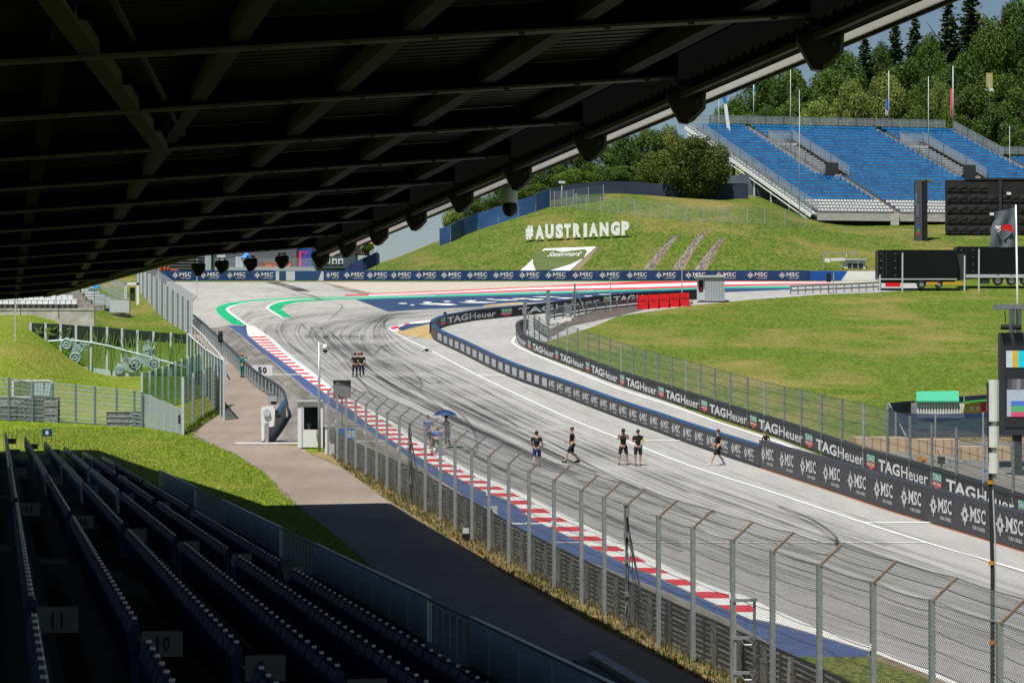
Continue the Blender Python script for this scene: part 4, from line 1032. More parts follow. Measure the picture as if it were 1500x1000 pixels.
sheet('green_heart', [(784.7,397.5),(780,385.3),(781.3,377.3),(790.7,369.6),(798.7,367.6),(812,367.4),(824,370),(838,368),(857,366),(860,369.3),(854.7,378.7),(836,387.5),(806.7,396.5)], mat('banner_green', (.075, .105, .025), .8, var=.2, scale=.6), 26, parent=emb, fine=1.0)
mb = MB(); put(mb, glyphs('Steiermark', .0, 3), lambda u, v: G(*em_pt(u, v), .16), .24, .88, .60, .80); mb.build('script_lettering', M_let, emb)
for p in ([(941,396),(985,347.5),(996,344),(958,396)], [(983,396),(1025,342),(1036,338),(1002,396)], [(1016,396),(1054,350),(1063,348),(1035,396)]):
    sheet('soil', p, M_soil, 8, fine=1.5)
for p in ([(942,396),(986,349),(991,347),(951,396)], [(985,396),(1026,345),(1032,344),(995,396)], [(1018,396),(1054,352),(1059,351),(1028,396)]):
    sheet('stone_strip', p, M_stone, 12, fine=1.0)
sheet('soil', [(835,398),(874,362),(879,361),(848,398)], M_soil, 8, fine=1.5)
for si, p in enumerate(([(941,396),(985,347.5),(996,344),(958,396)], [(983,396),(1025,342),(1036,338),(1002,396)], [(1016,396),(1054,350),(1063,348),(1035,396)])):
    mb = MB(); a0, b0_, c0, d0 = [G(*q) for q in p]
    for k in range(420):
        u, v = rr.random(), rr.gauss(.5, .2); q = a0.lerp(b0_, u).lerp(d0.lerp(c0, u), v); q = on(q.x, q.y); s_ = rr.uniform(.05, .14); rz_ = rr.uniform(0, 3)
        mb.hexa([(q.x+s_*math.cos(rz_+j*1.57)*rr.uniform(.7, 1.2)*w_, q.y+s_*math.sin(rz_+j*1.57)*w_, q.z+dz) for dz, w_ in ((-.05, 1), (s_*.9, .6)) for j in range(4)], rr.choice([0, 0, 1]))
    o = mb.build('stone_rubble', [mat('rubble_grey', (.13, .115, .10), .9, col2=(.30, .27, .24), scale=2), mat('rubble_dark', (.05, .045, .04), .9)]); o['kind'] = 'stuff'; tag(o, ['left', 'middle', 'right'][si]+' one of three loose stone strips running down the hill', 'stones', 'stone strips on the hill')
# small rails and posts on the hill
hf = thing('hill_fence', tuple(G(900, 312)), 'thin pale post and wire fence running along the upper slope of the hill', 'fence')
hp_ = [(812,303),(830,303),(844,307),(859,309),(880,311.5),(906,313.5),(929.5,316),(953.5,319),(979,321),(1005,324.5),(1031,326),(1062,327),(1095,328),(1120,329),(1150,331),(1180,333)]
tp = []; bs = []
for x, y in hp_:
    p = G(x, y); bs.append(p); tp.append(p+Vector((0, 0, 2.1))); mb = MB(); mb.bar(p-Vector((0, 0, .2)), tp[-1], .09, .09, up=(0, 1, 0)); mb.build('post', M_galv, hf)
for i in (2, 11): mb = MB(); mb.bar(bs[i]+Vector((.9, 0, 0)), tp[i], .07, .07); mb.bar(bs[i]-Vector((.9, 0, 0)), tp[i], .07, .07); mb.build('strut', M_galv, hf)
mesh_strip([bs, tp], 'netting', netting_mat('hill_netting', (.30, .36, .34), alpha=.17), hf, [0, 2])
hf = thing('grey_hill_fence', tuple(G(830, 302)), 'short grey screened fence at the left of the hill top, beside the small floodlight mast', 'fence')
bs = [G(806, 303), G(822, 302), G(840, 300), G(862, 297), G(884, 294)]; tp = [p+Vector((0, 0, 2.1)) for p in bs]
for p, q in zip(bs, tp): mb = MB(); mb.bar(p-Vector((0, 0, .2)), q, .09, .09, up=(0, 1, 0)); mb.build('post', M_galv, hf)
mesh_strip([bs, tp], 'netting', netting_mat('grey_screen', (.09, .12, .16), alpha=.62), hf, [0, 2])
bf = thing('blue_screen_fence', tuple(G(720, 330)), 'blue fabric screen fence climbing the left shoulder of the hill', 'fence')
bs = [on(p.x, p.y) for p in [G(x, y) for x, y in ((644,360),(660,355),(680,345),(700,337),(730,327.5),(760,318),(785,310),(806,303))]]
w_ = Wall(bs, 2.25); w_.body(.06, -.5).build('screen', mat('screen_blue', (.020, .060, .170), .5, col2=(.035, .10, .26), scale=.5), bf)
for p in bs: mb = MB(); mb.bar(p-Vector((0, 0, .2)), p+Vector((0, .08, 2.35)), .08, .08, up=(0, 1, 0)); mb.build('post', M_galvd, bf)
M_nscr = mat('screen_navy', (.018, .028, .055), .7, var=.3, scale=.4)
bf = thing('navy_screen_fence', (20, 392, zg(20, 392)), 'dark navy screen fence under the bushes along the hill top', 'fence')
w_ = Wall([on(x, 385+abs(x-22)*.06) for x in range(4, 35, 3)], 2.3); w_.body(.06, -.8).build('screen', M_nscr, bf)
# grey screen right of the bushes, under the stand
bf = thing('stand_screen', (40, 388, zg(40, 388)), 'dark grey panel wall beneath the left stair of the blue stand', 'wall')
w_ = Wall([on(x, 391) for x in (31, 35, 39, 43)], 3.2); w_.body(.06, -.8).build('screen', mat('screen_grey', (.10, .125, .15), .7, var=.2, scale=1), bf)
# ------------------------------------------------------------------ far blue grandstand
fs = thing('blue_grandstand', tuple(on(60, 382)), 'large open grandstand of blue seats with white front rows on the hill at upper right', 'grandstand')
D0 = 380.0; ROWS = 30
def front(s): # s along the rows, 0 at the left end
    a = at(1200, 313, D0); b = at(1500, 316.5, D0+7.2); return a+(b-a)*s
def back(s):
    a = at(1014, 184, D0+24); b = at(1281, 189.5, D0+31); return a+(b-a)*s
def fp(s, t, up=0.0, fw=0.0):
    a = front(s); b = back(s); p = a+(b-a)*t; return p+Vector((0, -fw, up))
SMAX = 1.75; W_len = (front(1)-front(0)).length
def in_block(s, t):
    if .275 < s < .305 and t > .42: return False
    if .365 < s < .395 and t < .45: return False
    if .300 < s < .43 and .40 < t < .84: return False
    if .985 < s < 1.015 and t > .42: return False
    if 1.09 < s < 1.12 and t < .45: return False
    if 1.01 < s < 1.15 and .40 < t < .84: return False
    if 1.425 < s < 1.46: return False
    if s > 1.45 and t > .67: return False
    return True
mb = MB()
for r_ in range(ROWS):
    t0, t1 = r_/ROWS, (r_+1)/ROWS
    for s0, s1 in ((0, .30), (.30, .43), (.43, 1.01), (1.01, 1.15), (1.15, 1.44), (1.44, SMAX)):
        if s0 >= 1.43 and t0 > .68: continue
        if s0 in (.30, 1.01) and .40 < (t0+t1)/2 < .84: continue
        a, b = fp(s0, t0), fp(s1, t0); c, d = fp(s1, t1), fp(s0, t1); z = a.z+.08
        hz = d.z-a.z
        mb.hexa([(a.x, a.y, a.z-.9), (b.x, b.y, b.z-.9), (c.x, c.y, b.z-.9), (d.x, d.y, a.z-.9), (a.x, a.y, a.z), (b.x, b.y, b.z), (c.x, c.y, b.z), (d.x, d.y, a.z)])
mb.build('terrace', mat('terrace_grey', (.13, .14, .15), .85, var=.2), fs)
M_sb = leaf_mat('seat_blue', (.016, .22, .60), (.05, .42, .84)); M_sw = mat('seat_white', (.66, .67, .68), .45, var=.08); M_shd = mat('seat_shadow', (.010, .05, .2), .5)
def fseat(mb, s, t, mi):
    p = fp(s, t); p = p+Vector((0, .30, .0))
    mb.box((p.x, p.y+.20, p.z+.56), (.37, .05, .30), .12, mi); mb.box((p.x, p.y, p.z+.40), (.37, .40, .05), .12, mi)
SE = []
step = .50/W_len
for r_ in range(ROWS):
    n = int(SMAX/step)
    for i in range(n):
        s = .006+i*step; t = (r_+.2)/ROWS
        if in_block(s, t): SE.append((s, t, 1 if r_ < 4 else 0))
vis = [(fp(*q[:2]).y, q) for q in SE if px_of(fp(*q[:2]))[0] < 1384]; vis.sort()
near = [q for _, q in vis[:100]]; ns = set(near)
for q in near: mb = MB(); fseat(mb, *q); mb.build('seat', [M_sb, M_sw], fs)
mb = MB(); sh = random.Random(5)
for q in SE:
    if q not in ns: fseat(mb, *q)
mb.build('seat', [M_sb, M_sw], fs)['kind'] = 'stuff'
# aisles with small steps
M_aisle = mat('aisle_brown', (.30, .235, .185), .85, col2=(.44, .38, .32), scale=2)
def aisle(sa, sb, ta, tb):
    mb = MB(); n = int((tb-ta)*ROWS*2)
    for i in range(n):
        t0 = ta+(tb-ta)*i/n; t1 = ta+(tb-ta)*(i+1)/n; a, b, c, d = fp(sa, t0), fp(sb, t0), fp(sb, t1), fp(sa, t1)
        z = .10
        mb.hexa([a+Vector((0, 0, -.2)), b+Vector((0, 0, -.2)), Vector((c.x, c.y, b.z-.2)), Vector((d.x, d.y, a.z-.2)), a+Vector((0, 0, z+.12)), b+Vector((0, 0, z+.12)), Vector((c.x, c.y, b.z+z+.12)), Vector((d.x, d.y, a.z+z+.12))])
    return mb.build('aisle_steps', M_aisle, fs)
for q in ((.277, .303, .42, 1), (.367, .393, 0, .46), (.987, 1.013, .42, 1), (1.092, 1.118, 0, .46), (1.428, 1.457, 0, 1)): aisle(*q)
M_pane = netting_mat('rail_panes', (.42, .46, .48), alpha=.50, rough=.3)
def railing(P, h, parent, name='railing', post=1.3, pane=True, m=None):
    mb = MB(); 
    for a, b in zip(P, P[1:]):
        n = max(1, int((b-a).length/post))
        for k in range(n+1): q = a.lerp(b, k/n); mb.bar(q, q+Vector((0, 0, h)), .06, .06, up=(0, 1, 0))
        mb.bar(a+Vector((0, 0, h)), b+Vector((0, 0, h)), .06, .06); mb.bar(a+Vector((0, 0, h*.5)), b+Vector((0, 0, h*.5)), .03, .03)
    o = mb.build(name, m or M_galv, parent)
    if pane:
        mb = MB()
        for a, b in zip(P, P[1:]): mb.add([a+Vector((0, 0, .1)), b+Vector((0, 0, .1)), b+Vector((0, 0, h)), a+Vector((0, 0, h))], [(0, 1, 2, 3)])
        mb.build('pane', M_pane, o)
    return o
railing([fp(-.004, t/10, .2) for t in range(11)], 1.25, fs)
railing([fp(s/10, 1.0, .4, -.5) for s in range(0, 15)], 1.25, fs)
railing([fp(1.44, t/10+.0, .3) for t in (6.7, 8, 9, 10)], 1.3, fs); railing([fp(1.44+s/10, .69, .3) for s in range(4)], 1.2, fs)
railing([fp(s/10*SMAX, -.01, .1) for s in range(11)], .8, fs, pane=False, m=M_galvd)
for v0 in (.300, 1.012):
    v1 = v0+.13
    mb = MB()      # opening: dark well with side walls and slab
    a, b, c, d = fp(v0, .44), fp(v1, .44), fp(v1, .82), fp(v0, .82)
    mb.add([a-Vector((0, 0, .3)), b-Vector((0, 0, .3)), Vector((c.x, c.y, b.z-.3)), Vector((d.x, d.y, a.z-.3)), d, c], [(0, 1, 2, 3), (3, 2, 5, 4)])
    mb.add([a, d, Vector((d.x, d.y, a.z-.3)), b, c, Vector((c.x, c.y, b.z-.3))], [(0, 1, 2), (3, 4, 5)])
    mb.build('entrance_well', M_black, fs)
    mb = MB(); q0, q1, q2, q3 = fp(v0, .80, .1), fp(v1, .80, .1), fp(v1, .86, .1), fp(v0, .86, .1)
    mb.hexa([q0-Vector((0, 0, .3)), q1-Vector((0, 0, .3)), q2-Vector((0, 0, .3)), q3-Vector((0, 0, .3)), q0, q1, Vector((q2.x, q2.y, q1.z)), Vector((q3.x, q3.y, q0.z))]); mb.build('entrance_slab', M_conc, fs)
    for v in (v0, v1): railing([fp(v, t, .1) for t in (.42, .55, .7, .84)], 1.5, fs, post=.9)
    railing([fp(v0, .84, .1), fp(v1, .84, .1)], 1.3, fs)
    for k in range(14):        # stepped inner stair, pale edges
        t = .46+.026*k; mb = MB(); a = fp(v0+.05, t, -.2+0); b = fp(v1-.01, t, -.2)
        mb.bar(a, b, .5, .16); mb.build('entrance_step', M_conc, fs)
    mb = MB(); a = fp(v0+.02, .43, .0); b = fp(v0+.085, .43, .0); mb.hexa([a, b, b+Vector((0, .3, 0)), a+Vector((0, .3, 0)), a+Vector((0, 0, 1.9)), b+Vector((0, 0, 1.9)), b+Vector((0, .3, 1.9)), a+Vector((0, .3, 1.9))]); mb.build('entrance_portal', M_dark, fs)
# front beam, legs and dark space below
mb = MB(); a = front(-.01); b = front(SMAX)
mb.hexa([a+Vector((0, -.9, -1.0)), b+Vector((0, -.9, -1.0)), b+Vector((0, .3, -1.0)), a+Vector((0, .3, -1.0)), a+Vector((0, -.9, .05)), b+Vector((0, -.9, .05)), b+Vector((0, .3, .05)), a+Vector((0, .3, .05))]); mb.build('front_beam', M_conc, fs)
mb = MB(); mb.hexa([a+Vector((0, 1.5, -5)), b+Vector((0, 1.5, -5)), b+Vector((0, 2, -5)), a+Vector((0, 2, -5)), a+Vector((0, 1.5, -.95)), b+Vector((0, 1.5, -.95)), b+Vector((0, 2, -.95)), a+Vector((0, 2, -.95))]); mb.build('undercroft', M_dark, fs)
for s in (.36, .80, 1.25, 1.6): mb = MB(); p = front(s); mb.bar(Vector((p.x, p.y-.4, zg(p.x, p.y)-2)), p+Vector((0, -.4, -.95)), 1.0, .8, up=(0, 1, 0)); mb.bar(p+Vector((0, -.8, -1.6)), p+Vector((0, -.8, .1)), 1.2, .5, up=(0, 1, 0)); mb.build('pier', M_conc, fs)
# side stair: white stringer, steps, legs
mb = MB()
for i in range(40):
    t0, t1 = i/40, (i+1)/40; a, b = fp(-.035, t0, .0), fp(-.035, t1, .0); a2, b2 = fp(-.008, t0), fp(-.008, t1)
    mb.hexa([a+Vector((0, 0, -.1)), a2+Vector((0, 0, -.1)), b2+Vector((0, 0, -.1)), b+Vector((0, 0, -.1)), a+Vector((0, 0, .12)), a2+Vector((0, 0, .12)), Vector((b2.x, b2.y, a2.z+.12)), Vector((b.x, b.y, a.z+.12))])
mb.build('side_steps', M_lgrey, fs)
mb = MB(); mb.bar(fp(-.04, 0, -.35), fp(-.04, 1, -.35), .12, .42); mb.bar(fp(-.04, .02, -1.1), fp(-.04, .98, -1.0), .1, .12); mb.build('stringer', M_wht, fs)
railing([fp(-.038, t/10, .1) for t in range(11)], 1.1, fs, post=.7)
for t in (.18, .32, .45, .58, .72, .86, .97):
    p = fp(-.03, t, -.3); mb = MB(); mb.bar(Vector((p.x, p.y, zg(p.x, p.y)-1)), p, .22, .22, up=(0, 1, 0)); mb.build('leg', M_lgrey, fs)
mb = MB(); a = at(1140, 293, 389); b = at(1208, 330, 378); 
mb.hexa([(a.x, a.y, a.z-3), (b.x, b.y, b.z-3), (b.x, b.y+.8, b.z-3), (a.x, a.y+.8, a.z-3), tuple(a), tuple(b), (b.x, b.y+.8, b.z), (a.x, a.y+.8, a.z)])
a2 = at(1100, 292, 391); mb.hexa([(a2.x, a2.y, a2.z-3), (a.x, a.y, a.z-3), (a.x, a.y+.8, a.z-3), (a2.x, a2.y+.8, a2.z-3), tuple(a2), tuple(a), (a.x, a.y+.8, a.z), (a2.x, a2.y+.8, a2.z)])
mb.build('retaining_wall', M_conc, fs)
# masts and flags above the stand
def mast(px, ytop, ybot, D, r, label, flag=None, arms=None, mcol=None):
    a = at(px, ybot, D); b = at(px, ytop, D); t = thing('flagpole' if flag else 'mast', (a.x, a.y, a.z), label, 'flagpole' if flag else 'mast')
    mb = MB(); mb.tube([a-Vector((0, 0, 1)), b], [r, r*.6], 8); mb.build('pole', mcol or M_lgrey, t, True)
    if flag:
        x0, y0, y1, w_, m1, m2 = flag; mb = MB(); n = 10; V = []; Fc = []
        for j in range(n+1):
            y = y0+(y1-y0)*j/n; k = .55+.45*math.sin(j*.35)
            for i in range(5):
                V.append(at(px+x0+w_*k*i/4, y+i*.6, D+.15*math.sin(i*1.7+j*.3)))
        for j in range(n):
            for i in range(4): q = j*5+i; Fc.append((q, q+1, q+6, q+5))
        mb.add(V, Fc); mb.m = [0 if (f_//4) < n*.62 else 1 for f_ in range(len(Fc))]
        mb.build('flag', [m1, m2], t, True)
    if arms: mb = MB(); q = at(px, ytop, D); mb.box((q.x, q.y, q.z), (arms, .3, .35)); mb.build('lamp_head', M_lgrey, t)
    return t
M_fb = mat('flag_blue', (.03, .12, .5), .7); M_fw = mat('flag_white', (.65, .67, .7), .7); M_fr = mat('flag_red', (.62, .10, .13), .7, var=.2); M_fc = mat('flag_teal', (.03, .30, .42), .7)
mast(1104, 113, 180, 410, .09, 'flagpole with white and teal flag behind the left end of the blue stand', (-1, 117, 140, 4, M_fc, M_fw))
mast(1158, 88, 215, 396, .07, 'tall thin bare mast rising from the left entrance of the blue stand')
mast(1302, 104, 187, 414, .09, 'flagpole with a limp blue and white flag behind the middle of the stand', (-5, 143, 168, 5, M_fb, M_fw))
mast(1360, 112, 230, 398, .07, 'tall thin bare mast rising from the right entrance of the blue stand')
mast(1396, 97, 190, 414, .11, 'flagpole with a limp red flag at the right end of the stand top', (-4, 128, 170, 5, M_fr, M_fr))
mast(1171, 132, 310, 370, .06, 'thin pale mast with a small crossbar standing before the blue stand', None, None)
mast(1053, 125, 205, 385, .06, 'thin mast left of the stairs by the sky gap')
mast(1479, 185, 260, 398, .06, 'thin mast at the far right end of the blue stand')
mast(823, 267, 303, 378, .07, 'small floodlight mast on the hill top beside the grey fence', None, .9)
mast(1240, 372, 398, 330, .04, 'thin post beside the white hut roof at the right end of the far hoarding')
a = at(1449, 190, 440); t = thing('antenna_mast', tuple(a), 'yellowish antenna panels on a pole among the trees, upper right', 'antenna')
mb = MB(); mb.tube([a-Vector((0, 0, 8)), at(1449, 108, 440)], .16, 8); mb.build('pole', M_lgrey, t)
for x in (-2.6, 2.9): mb = MB(); p = at(1449+x, 120, 440); mb.box(tuple(p), (.42, .35, 2.9)); mb.build('antenna_panel', mat('antenna_yellow', (.42, .36, .12), .6), t)
for x in (-7, 5): mb = MB(); p = at(1449+x*.7, 132, 440); mb.box(tuple(p), (.5, .4, .4)); mb.build('radio_box', M_wht, t)
a = at(1066, 165, 402); t = thing('crane_arm', tuple(a), 'tilted blue and white crane arm beside the trees left of the stand', 'crane')
mb = MB(); mb.bar(at(1070, 182, 404)-Vector((0, 0, 3)), at(1062, 150, 404), .5, .5); mb.build('lower_arm', M_wht, t); mb = MB(); mb.bar(at(1063, 152, 404), at(1057.5, 131, 404), .55, .5); mb.build('blue_tip', mat('crane_blue', (.02, .2, .5), .5), t)
# ------------------------------------------------------------------ trees
LM1 = leaf_mat('leaf_mid', (.024, .055, .007), (.130, .205, .022)); LM2 = leaf_mat('leaf_pale', (.08, .12, .018), (.26, .32, .07))
LM3 = leaf_mat('leaf_dark', (.014, .038, .007), (.085, .155, .018)); LM4 = leaf_mat('needle_dark', (.008, .026, .010), (.05, .095, .024))
M_bark = mat('bark', (.075, .058, .042), .9, var=.3, scale=3); LM5 = leaf_mat('leaf_bush', (.035, .055, .008), (.14, .18, .026))
def leafquads(P, N, Sz, rng):
    n = len(P); r = rng.normal(size=(n, 3)); N = N + r*.75; N /= np.linalg.norm(N, axis=1)[:, None]
    a = np.cross(N, rng.normal(size=(n, 3))); a /= np.linalg.norm(a, axis=1)[:, None]; b = np.cross(N, a)
    Sz = Sz[:, None]; q = np.stack([P-a*Sz-b*Sz*.6, P+a*Sz*.3-b*Sz, P+a*Sz+b*Sz*.5, P-a*Sz*.2+b*Sz], 1)
    return q.reshape(-1, 3)
def mesh_from(name, V, m, nq):
    me = bpy.data.meshes.new(name); me.vertices.add(len(V)); me.vertices.foreach_set('co', V.astype(np.float32).ravel())
    me.loops.add(nq*4); me.loops.foreach_set('vertex_index', np.arange(nq*4, dtype=np.int32)); me.polygons.add(nq)
    me.polygons.foreach_set('loop_start', np.arange(0, nq*4, 4, dtype=np.int32)); me.polygons.foreach_set('loop_total', np.full(nq, 4, dtype=np.int32))
    me.materials.append(m); me.update(); return me
def crown_broad(seed, m, n=15000, shape='round', lobes=46, size=.023):
    """unit crown: radius 1, z 0..2"""
    g = np.random.default_rng(seed); C = []; Rr = []
    for i in range(lobes):
        th = g.uniform(0, 2*np.pi); u = g.uniform(-.85, 1); rad = np.sqrt(max(0, 1-u*u))
        k = g.uniform(.45, .78)
        C.append([rad*np.cos(th)*k, rad*np.sin(th)*k, 1+u*.70]); Rr.append(g.uniform(.16, .36)*(1.0 if u < .5 else .8))
    C = np.array(C); Rr = np.array(Rr); w_ = Rr**2; idx = g.choice(lobes, n, p=w_/w_.sum())
    d = g.normal(size=(n, 3)); d /= np.linalg.norm(d, axis=1)[:, None]; rad = Rr[idx]*(1-.35*g.random(n)**2)*(.9+.2*g.random(n))
    P = C[idx] + d*rad[:, None]
    if shape == 'round': P[:, 2] = np.clip(P[:, 2], .05, 3)
    N = d + np.array([0, 0, .25]); Sz = size*(.6+.8*g.random(n))
    return mesh_from('crown', leafquads(P, N, Sz, g), m, n)
def crown_conifer(seed, m, n=4600):
    """unit conifer: base radius 1, z 0..6"""
    g = np.random.default_rng(seed); P = []; N = []
    L = 44
    for i in range(L):
        f = i/(L-1); z = 6*(1-f)**1.0*0 + 6*f; R_ = (1-f)**.8*(.8+.45*g.random())+.05; nb = int(7+13*(1-f))
        for b in range(nb):
            th = g.uniform(0, 2*np.pi); ln = R_*g.uniform(.7, 1.12); k = max(4, int(ln*22))
            for j in range(k):
                q = (j+g.random())/k; x = ln*q; P.append([x*np.cos(th)+g.normal()*.05, x*np.sin(th)+g.normal()*.05, z-.34*x*x-.05*g.random()+.12*q]); N.append([.3*np.cos(th), .3*np.sin(th), 1])
    P = np.array(P); N = np.array(N); Sz = .080*(.6+.7*g.random(len(P)))
    return mesh_from('crown', leafquads(P, N, Sz, g), m, len(P))
CB = {'mid': [crown_broad(i, LM1) for i in (1, 2, 3)], 'pale': [crown_broad(i, LM2, 15000, lobes=50) for i in (4, 5)], 'dark': [crown_broad(i, LM3) for i in (6, 7)],
      'conifer': [crown_conifer(i, LM4) for i in (8, 9)], 'bush': [crown_broad(10, LM5, 34000, lobes=90, size=.021)]}
def trunk_mesh(h, r, seed):
    g = random.Random(seed); mb = MB(); mb.tube([(0, 0, -1), (.1*r, 0, h*.3), (0, .2*r, h*.62), (.1*r, 0, h*.92)], [r, r*.8, r*.5, r*.12], 7)
    for k in range(7):
        a = g.uniform(0, 6.28); z = h*g.uniform(.3, .75); l = h*g.uniform(.16, .28); mb.tube([(0, 0, z), (math.cos(a)*l*.6, math.sin(a)*l*.6, z+l*.45), (math.cos(a)*l, math.sin(a)*l, z+l*.9)], [r*.4, r*.22, r*.06], 5)
    me = bpy.data.meshes.new('trunk'); me.from_pydata(mb.v, [], mb.f); me.materials.append(M_bark); return me
TR = [trunk_mesh(1.0*12, .28, i) for i in range(3)]
tk = [0]
def tree(px, ytop, D, wpx, kind, label, ybase=None, skirt=.18):
    """tree whose crown top shows at px,ytop and which stands on the ground at distance D"""
    X = (px-750)/F*D; g0 = zg(X, D); top = at(px, ytop, D).z; H = top-g0; Rw = wpx/2*D/F; tk[0] += 1
    t = thing('spruce_tree' if kind == 'conifer' else ('bush' if kind == 'bush' else 'broadleaf_tree'), (X, D, g0), label, 'bush' if kind == 'bush' else 'tree', 'trees on the wooded hill' if kind != 'bush' else None)
    cm = CB[kind][tk[0] % len(CB[kind])]; c = bpy.data.objects.new('crown', cm); COL.objects.link(c); c.parent = t
    z0 = H*skirt
    if kind == 'bush': z0 = -.05*H
    if kind == 'conifer': c.location = (0, 0, z0*.6); c.scale = (Rw*1.15, Rw*1.15, (H-z0*.6)/6.0)
    else: c.location = (0, 0, z0); c.scale = (Rw, Rw, (H-z0)/1.98)
    c.rotation_euler = (0, 0, tk[0]*2.3)
    k = bpy.data.objects.new('trunk', TR[tk[0] % 3]); COL.objects.link(k); k.parent = t; k.scale = (H/13,)*3
    return t
TL = [  # px, ytop, D, width, kind, label
 (668,300,425,52,'pale','pale tree at the far left end of the tree line beside the sky gap'),
 (700,282,420,56,'mid','leafy tree behind the left part of the blue screen fence'),
 (738,268,412,60,'dark','dark tree behind the small white camera'),
 (772,246,408,66,'mid','leafy tree behind the fence corner above the hash sign'),
 (806,226,406,66,'dark','dark tree above the hill mast, left of the bare lamp'),
 (842,214,404,70,'mid','leafy tree right of the small hill mast'),
 (878,203,404,66,'mid','leafy tree under the third largest roof lamp'),
 (912,194,404,66,'dark','dark tree in the middle of the left tree line'),
 (948,184,406,68,'mid','leafy tree left of the second largest roof lamp'),
 (982,178,408,60,'pale','yellowish tree top just left of the stand stairs'),
 (1022,194,386,108,'bush','broad rounded yellow-green bush below the left stairs of the blue stand'),
 (965,215,396,80,'bush','yellow-green bush left of the broad rounded one'),
 (905,240,395,84,'dark','low dark tree over the middle of the navy screen fence'),
 (845,246,394,80,'mid','low leafy tree over the left part of the navy screen fence'),
 (786,268,396,66,'mid','low leafy tree just above the blue screen fence'),
 (1075,140,428,84,'dark','dark tree beside the crane arm'),
 (1118,100,440,90,'dark','tall dark tree left of the bare mast, under the big roof lamp'),
 (1155,92,452,90,'mid','tall leafy tree behind the bare mast at upper middle'),
 (1098,158,424,70,'mid','lower leafy tree by the white and teal flag'),
 (1180,118,432,84,'dark','dark tree right of the bare mast'),
 (1215,95,450,90,'mid','leafy tree behind the gap between mast and blue flag'),
 (1200,140,420,70,'pale','low pale shrub-like tree at the foot of the wood, left'),
 (1248,112,424,74,'pale','pale feathery tree left of the blue and white flag'),
 (1300,100,424,84,'pale','largest pale feathery tree, behind the blue and white flag'),
 (1345,122,424,60,'mid','leafy tree between the pale tree and the right bare mast'),
 (1378,108,424,46,'pale','narrow pale tree left of the red flag'),
 (1235,66,490,80,'dark','dark round tree high behind the pale feathery ones'),
 (1268,60,500,60,'conifer','spruce on the skyline left of the tallest spruces'),
 (1312,22,515,46,'conifer','slender dark spruce standing alone on the skyline'),
 (1290,58,505,52,'dark','dark tree left of the slender spruce'),
 (1342,30,515,60,'conifer','bushy spruce right of the slender one'),
 (1362,46,500,70,'dark','dark tree under the skyline between spruces'),
 (1392,2,510,66,'conifer','very tall dark spruce near the top right corner'),
 (1424,-24,515,80,'conifer','tallest dark spruce, cut by the top edge of the photo'),
 (1455,12,505,84,'mid','big leafy tree behind the antenna mast'),
 (1492,-10,505,90,'dark','big dark tree in the top right corner'),
 (1330,78,470,80,'dark','dark tree behind the largest pale tree'),
 (1410,72,460,90,'dark','dark tree behind the red flag'),
 (1425,118,430,84,'mid','leafy tree right of the red flag, above the stand corner'),
 (1468,100,448,88,'mid','leafy tree just right of the antenna panels'),
 (1500,120,430,96,'mid','leafy tree at the right edge above the lower blue block'),
 (1460,150,424,84,'dark','dark low tree behind the stand corner railing'),
 (1535,60,470,100,'dark','dark tree cut by the right edge of the photo'),
 (1270,130,436,80,'dark','dark tree filling the gap behind the pale ones'),
 (1160,140,424,70,'mid','low leafy tree behind the stand top railing, left'),
 (1390,150,420,60,'mid','low leafy tree behind the foot of the red flagpole'),
 (1130,150,422,60,'dark','low dark tree behind the stand top railing, far left'),
 (1345,150,419,64,'mid','low leafy tree at the foot of the right bare mast'),
 (1500,180,418,70,'mid','low bushy tree behind the lower blue block'),
]
for q in TL: tree(*q)
# ------------------------------------------------------------------ left bank: glass noise wall, mesh fences, white stand
def line_posts(pl, h, r, name, parent, m, tops=None):
    for i, p in enumerate(pl):
        mb = MB(); z1 = tops[i] if tops else p.z+h; mb.bar(Vector((p.x, p.y, p.z-.4)), Vector((p.x, p.y, z1)), r, r, up=(0, 1, 0)); mb.build(name, m, parent)
M_gl = glass_mat('tinted_glass', (.48, .66, .58), .10); M_gl2 = glass_mat('dark_tinted_glass', (.32, .46, .46), .14)
M_bike = mat('print_teal', (.26, .36, .34), .6, var=.4, scale=3, detail=6); M_blade = mat('print_green', (.16, .24, .05), .7, var=.3); M_frost = mat('frosted_band', (.40, .52, .50), .5, var=.08); M_bdk = mat('print_dark_green', (.018, .032, .020), .5, var=.3)
gw = thing('glass_noise_wall', tuple(on(-27, 195)), 'tinted glass wall with printed motorcycles and tall grass on the left bank', 'glass wall')
DW = 195.0
wx = [(45, 472, 481), (67, 473, 500), (89, 473.6, 519), (111.5, 475.7, 537), (133.6, 477, 546), (157, 478.5, 552), (179, 481, 556), (201.6, 483, 559), (225, 485, 561), (250.6, 487, 563), (275, 488.5, 565)]
T_ = [at(x, y, DW) for x, y, b in wx]
def wp(px, py, out=.0): q = at(px, py, DW-out); return q
for p in T_: mb = MB(); mb.bar(Vector((p.x, p.y, zg(p.x, p.y)-.4)), p, .17, .17, up=(0, 1, 0)); mb.build('post', M_lgrey, gw)
for (a, b) in zip(wx, wx[1:]):
    mb = MB(); P = [wp(a[0], 566), wp(b[0], 566), wp(b[0], b[1]+.6), wp(a[0], a[1]+.6)]; mb.add(P, [(0, 1, 2, 3)]); mb.build('glass_pane', M_gl, gw)
mb = MB()
for (a, b) in zip(wx[3:], wx[4:]): mb.add([wp(a[0], 567, .08), wp(b[0], 567, .08), wp(b[0], 536+(b[0]-118)*.13, .08), wp(a[0], 536+(a[0]-118)*.13, .08)], [(0, 1, 2, 3)])
mb.build('frosted_band', M_frost, gw)
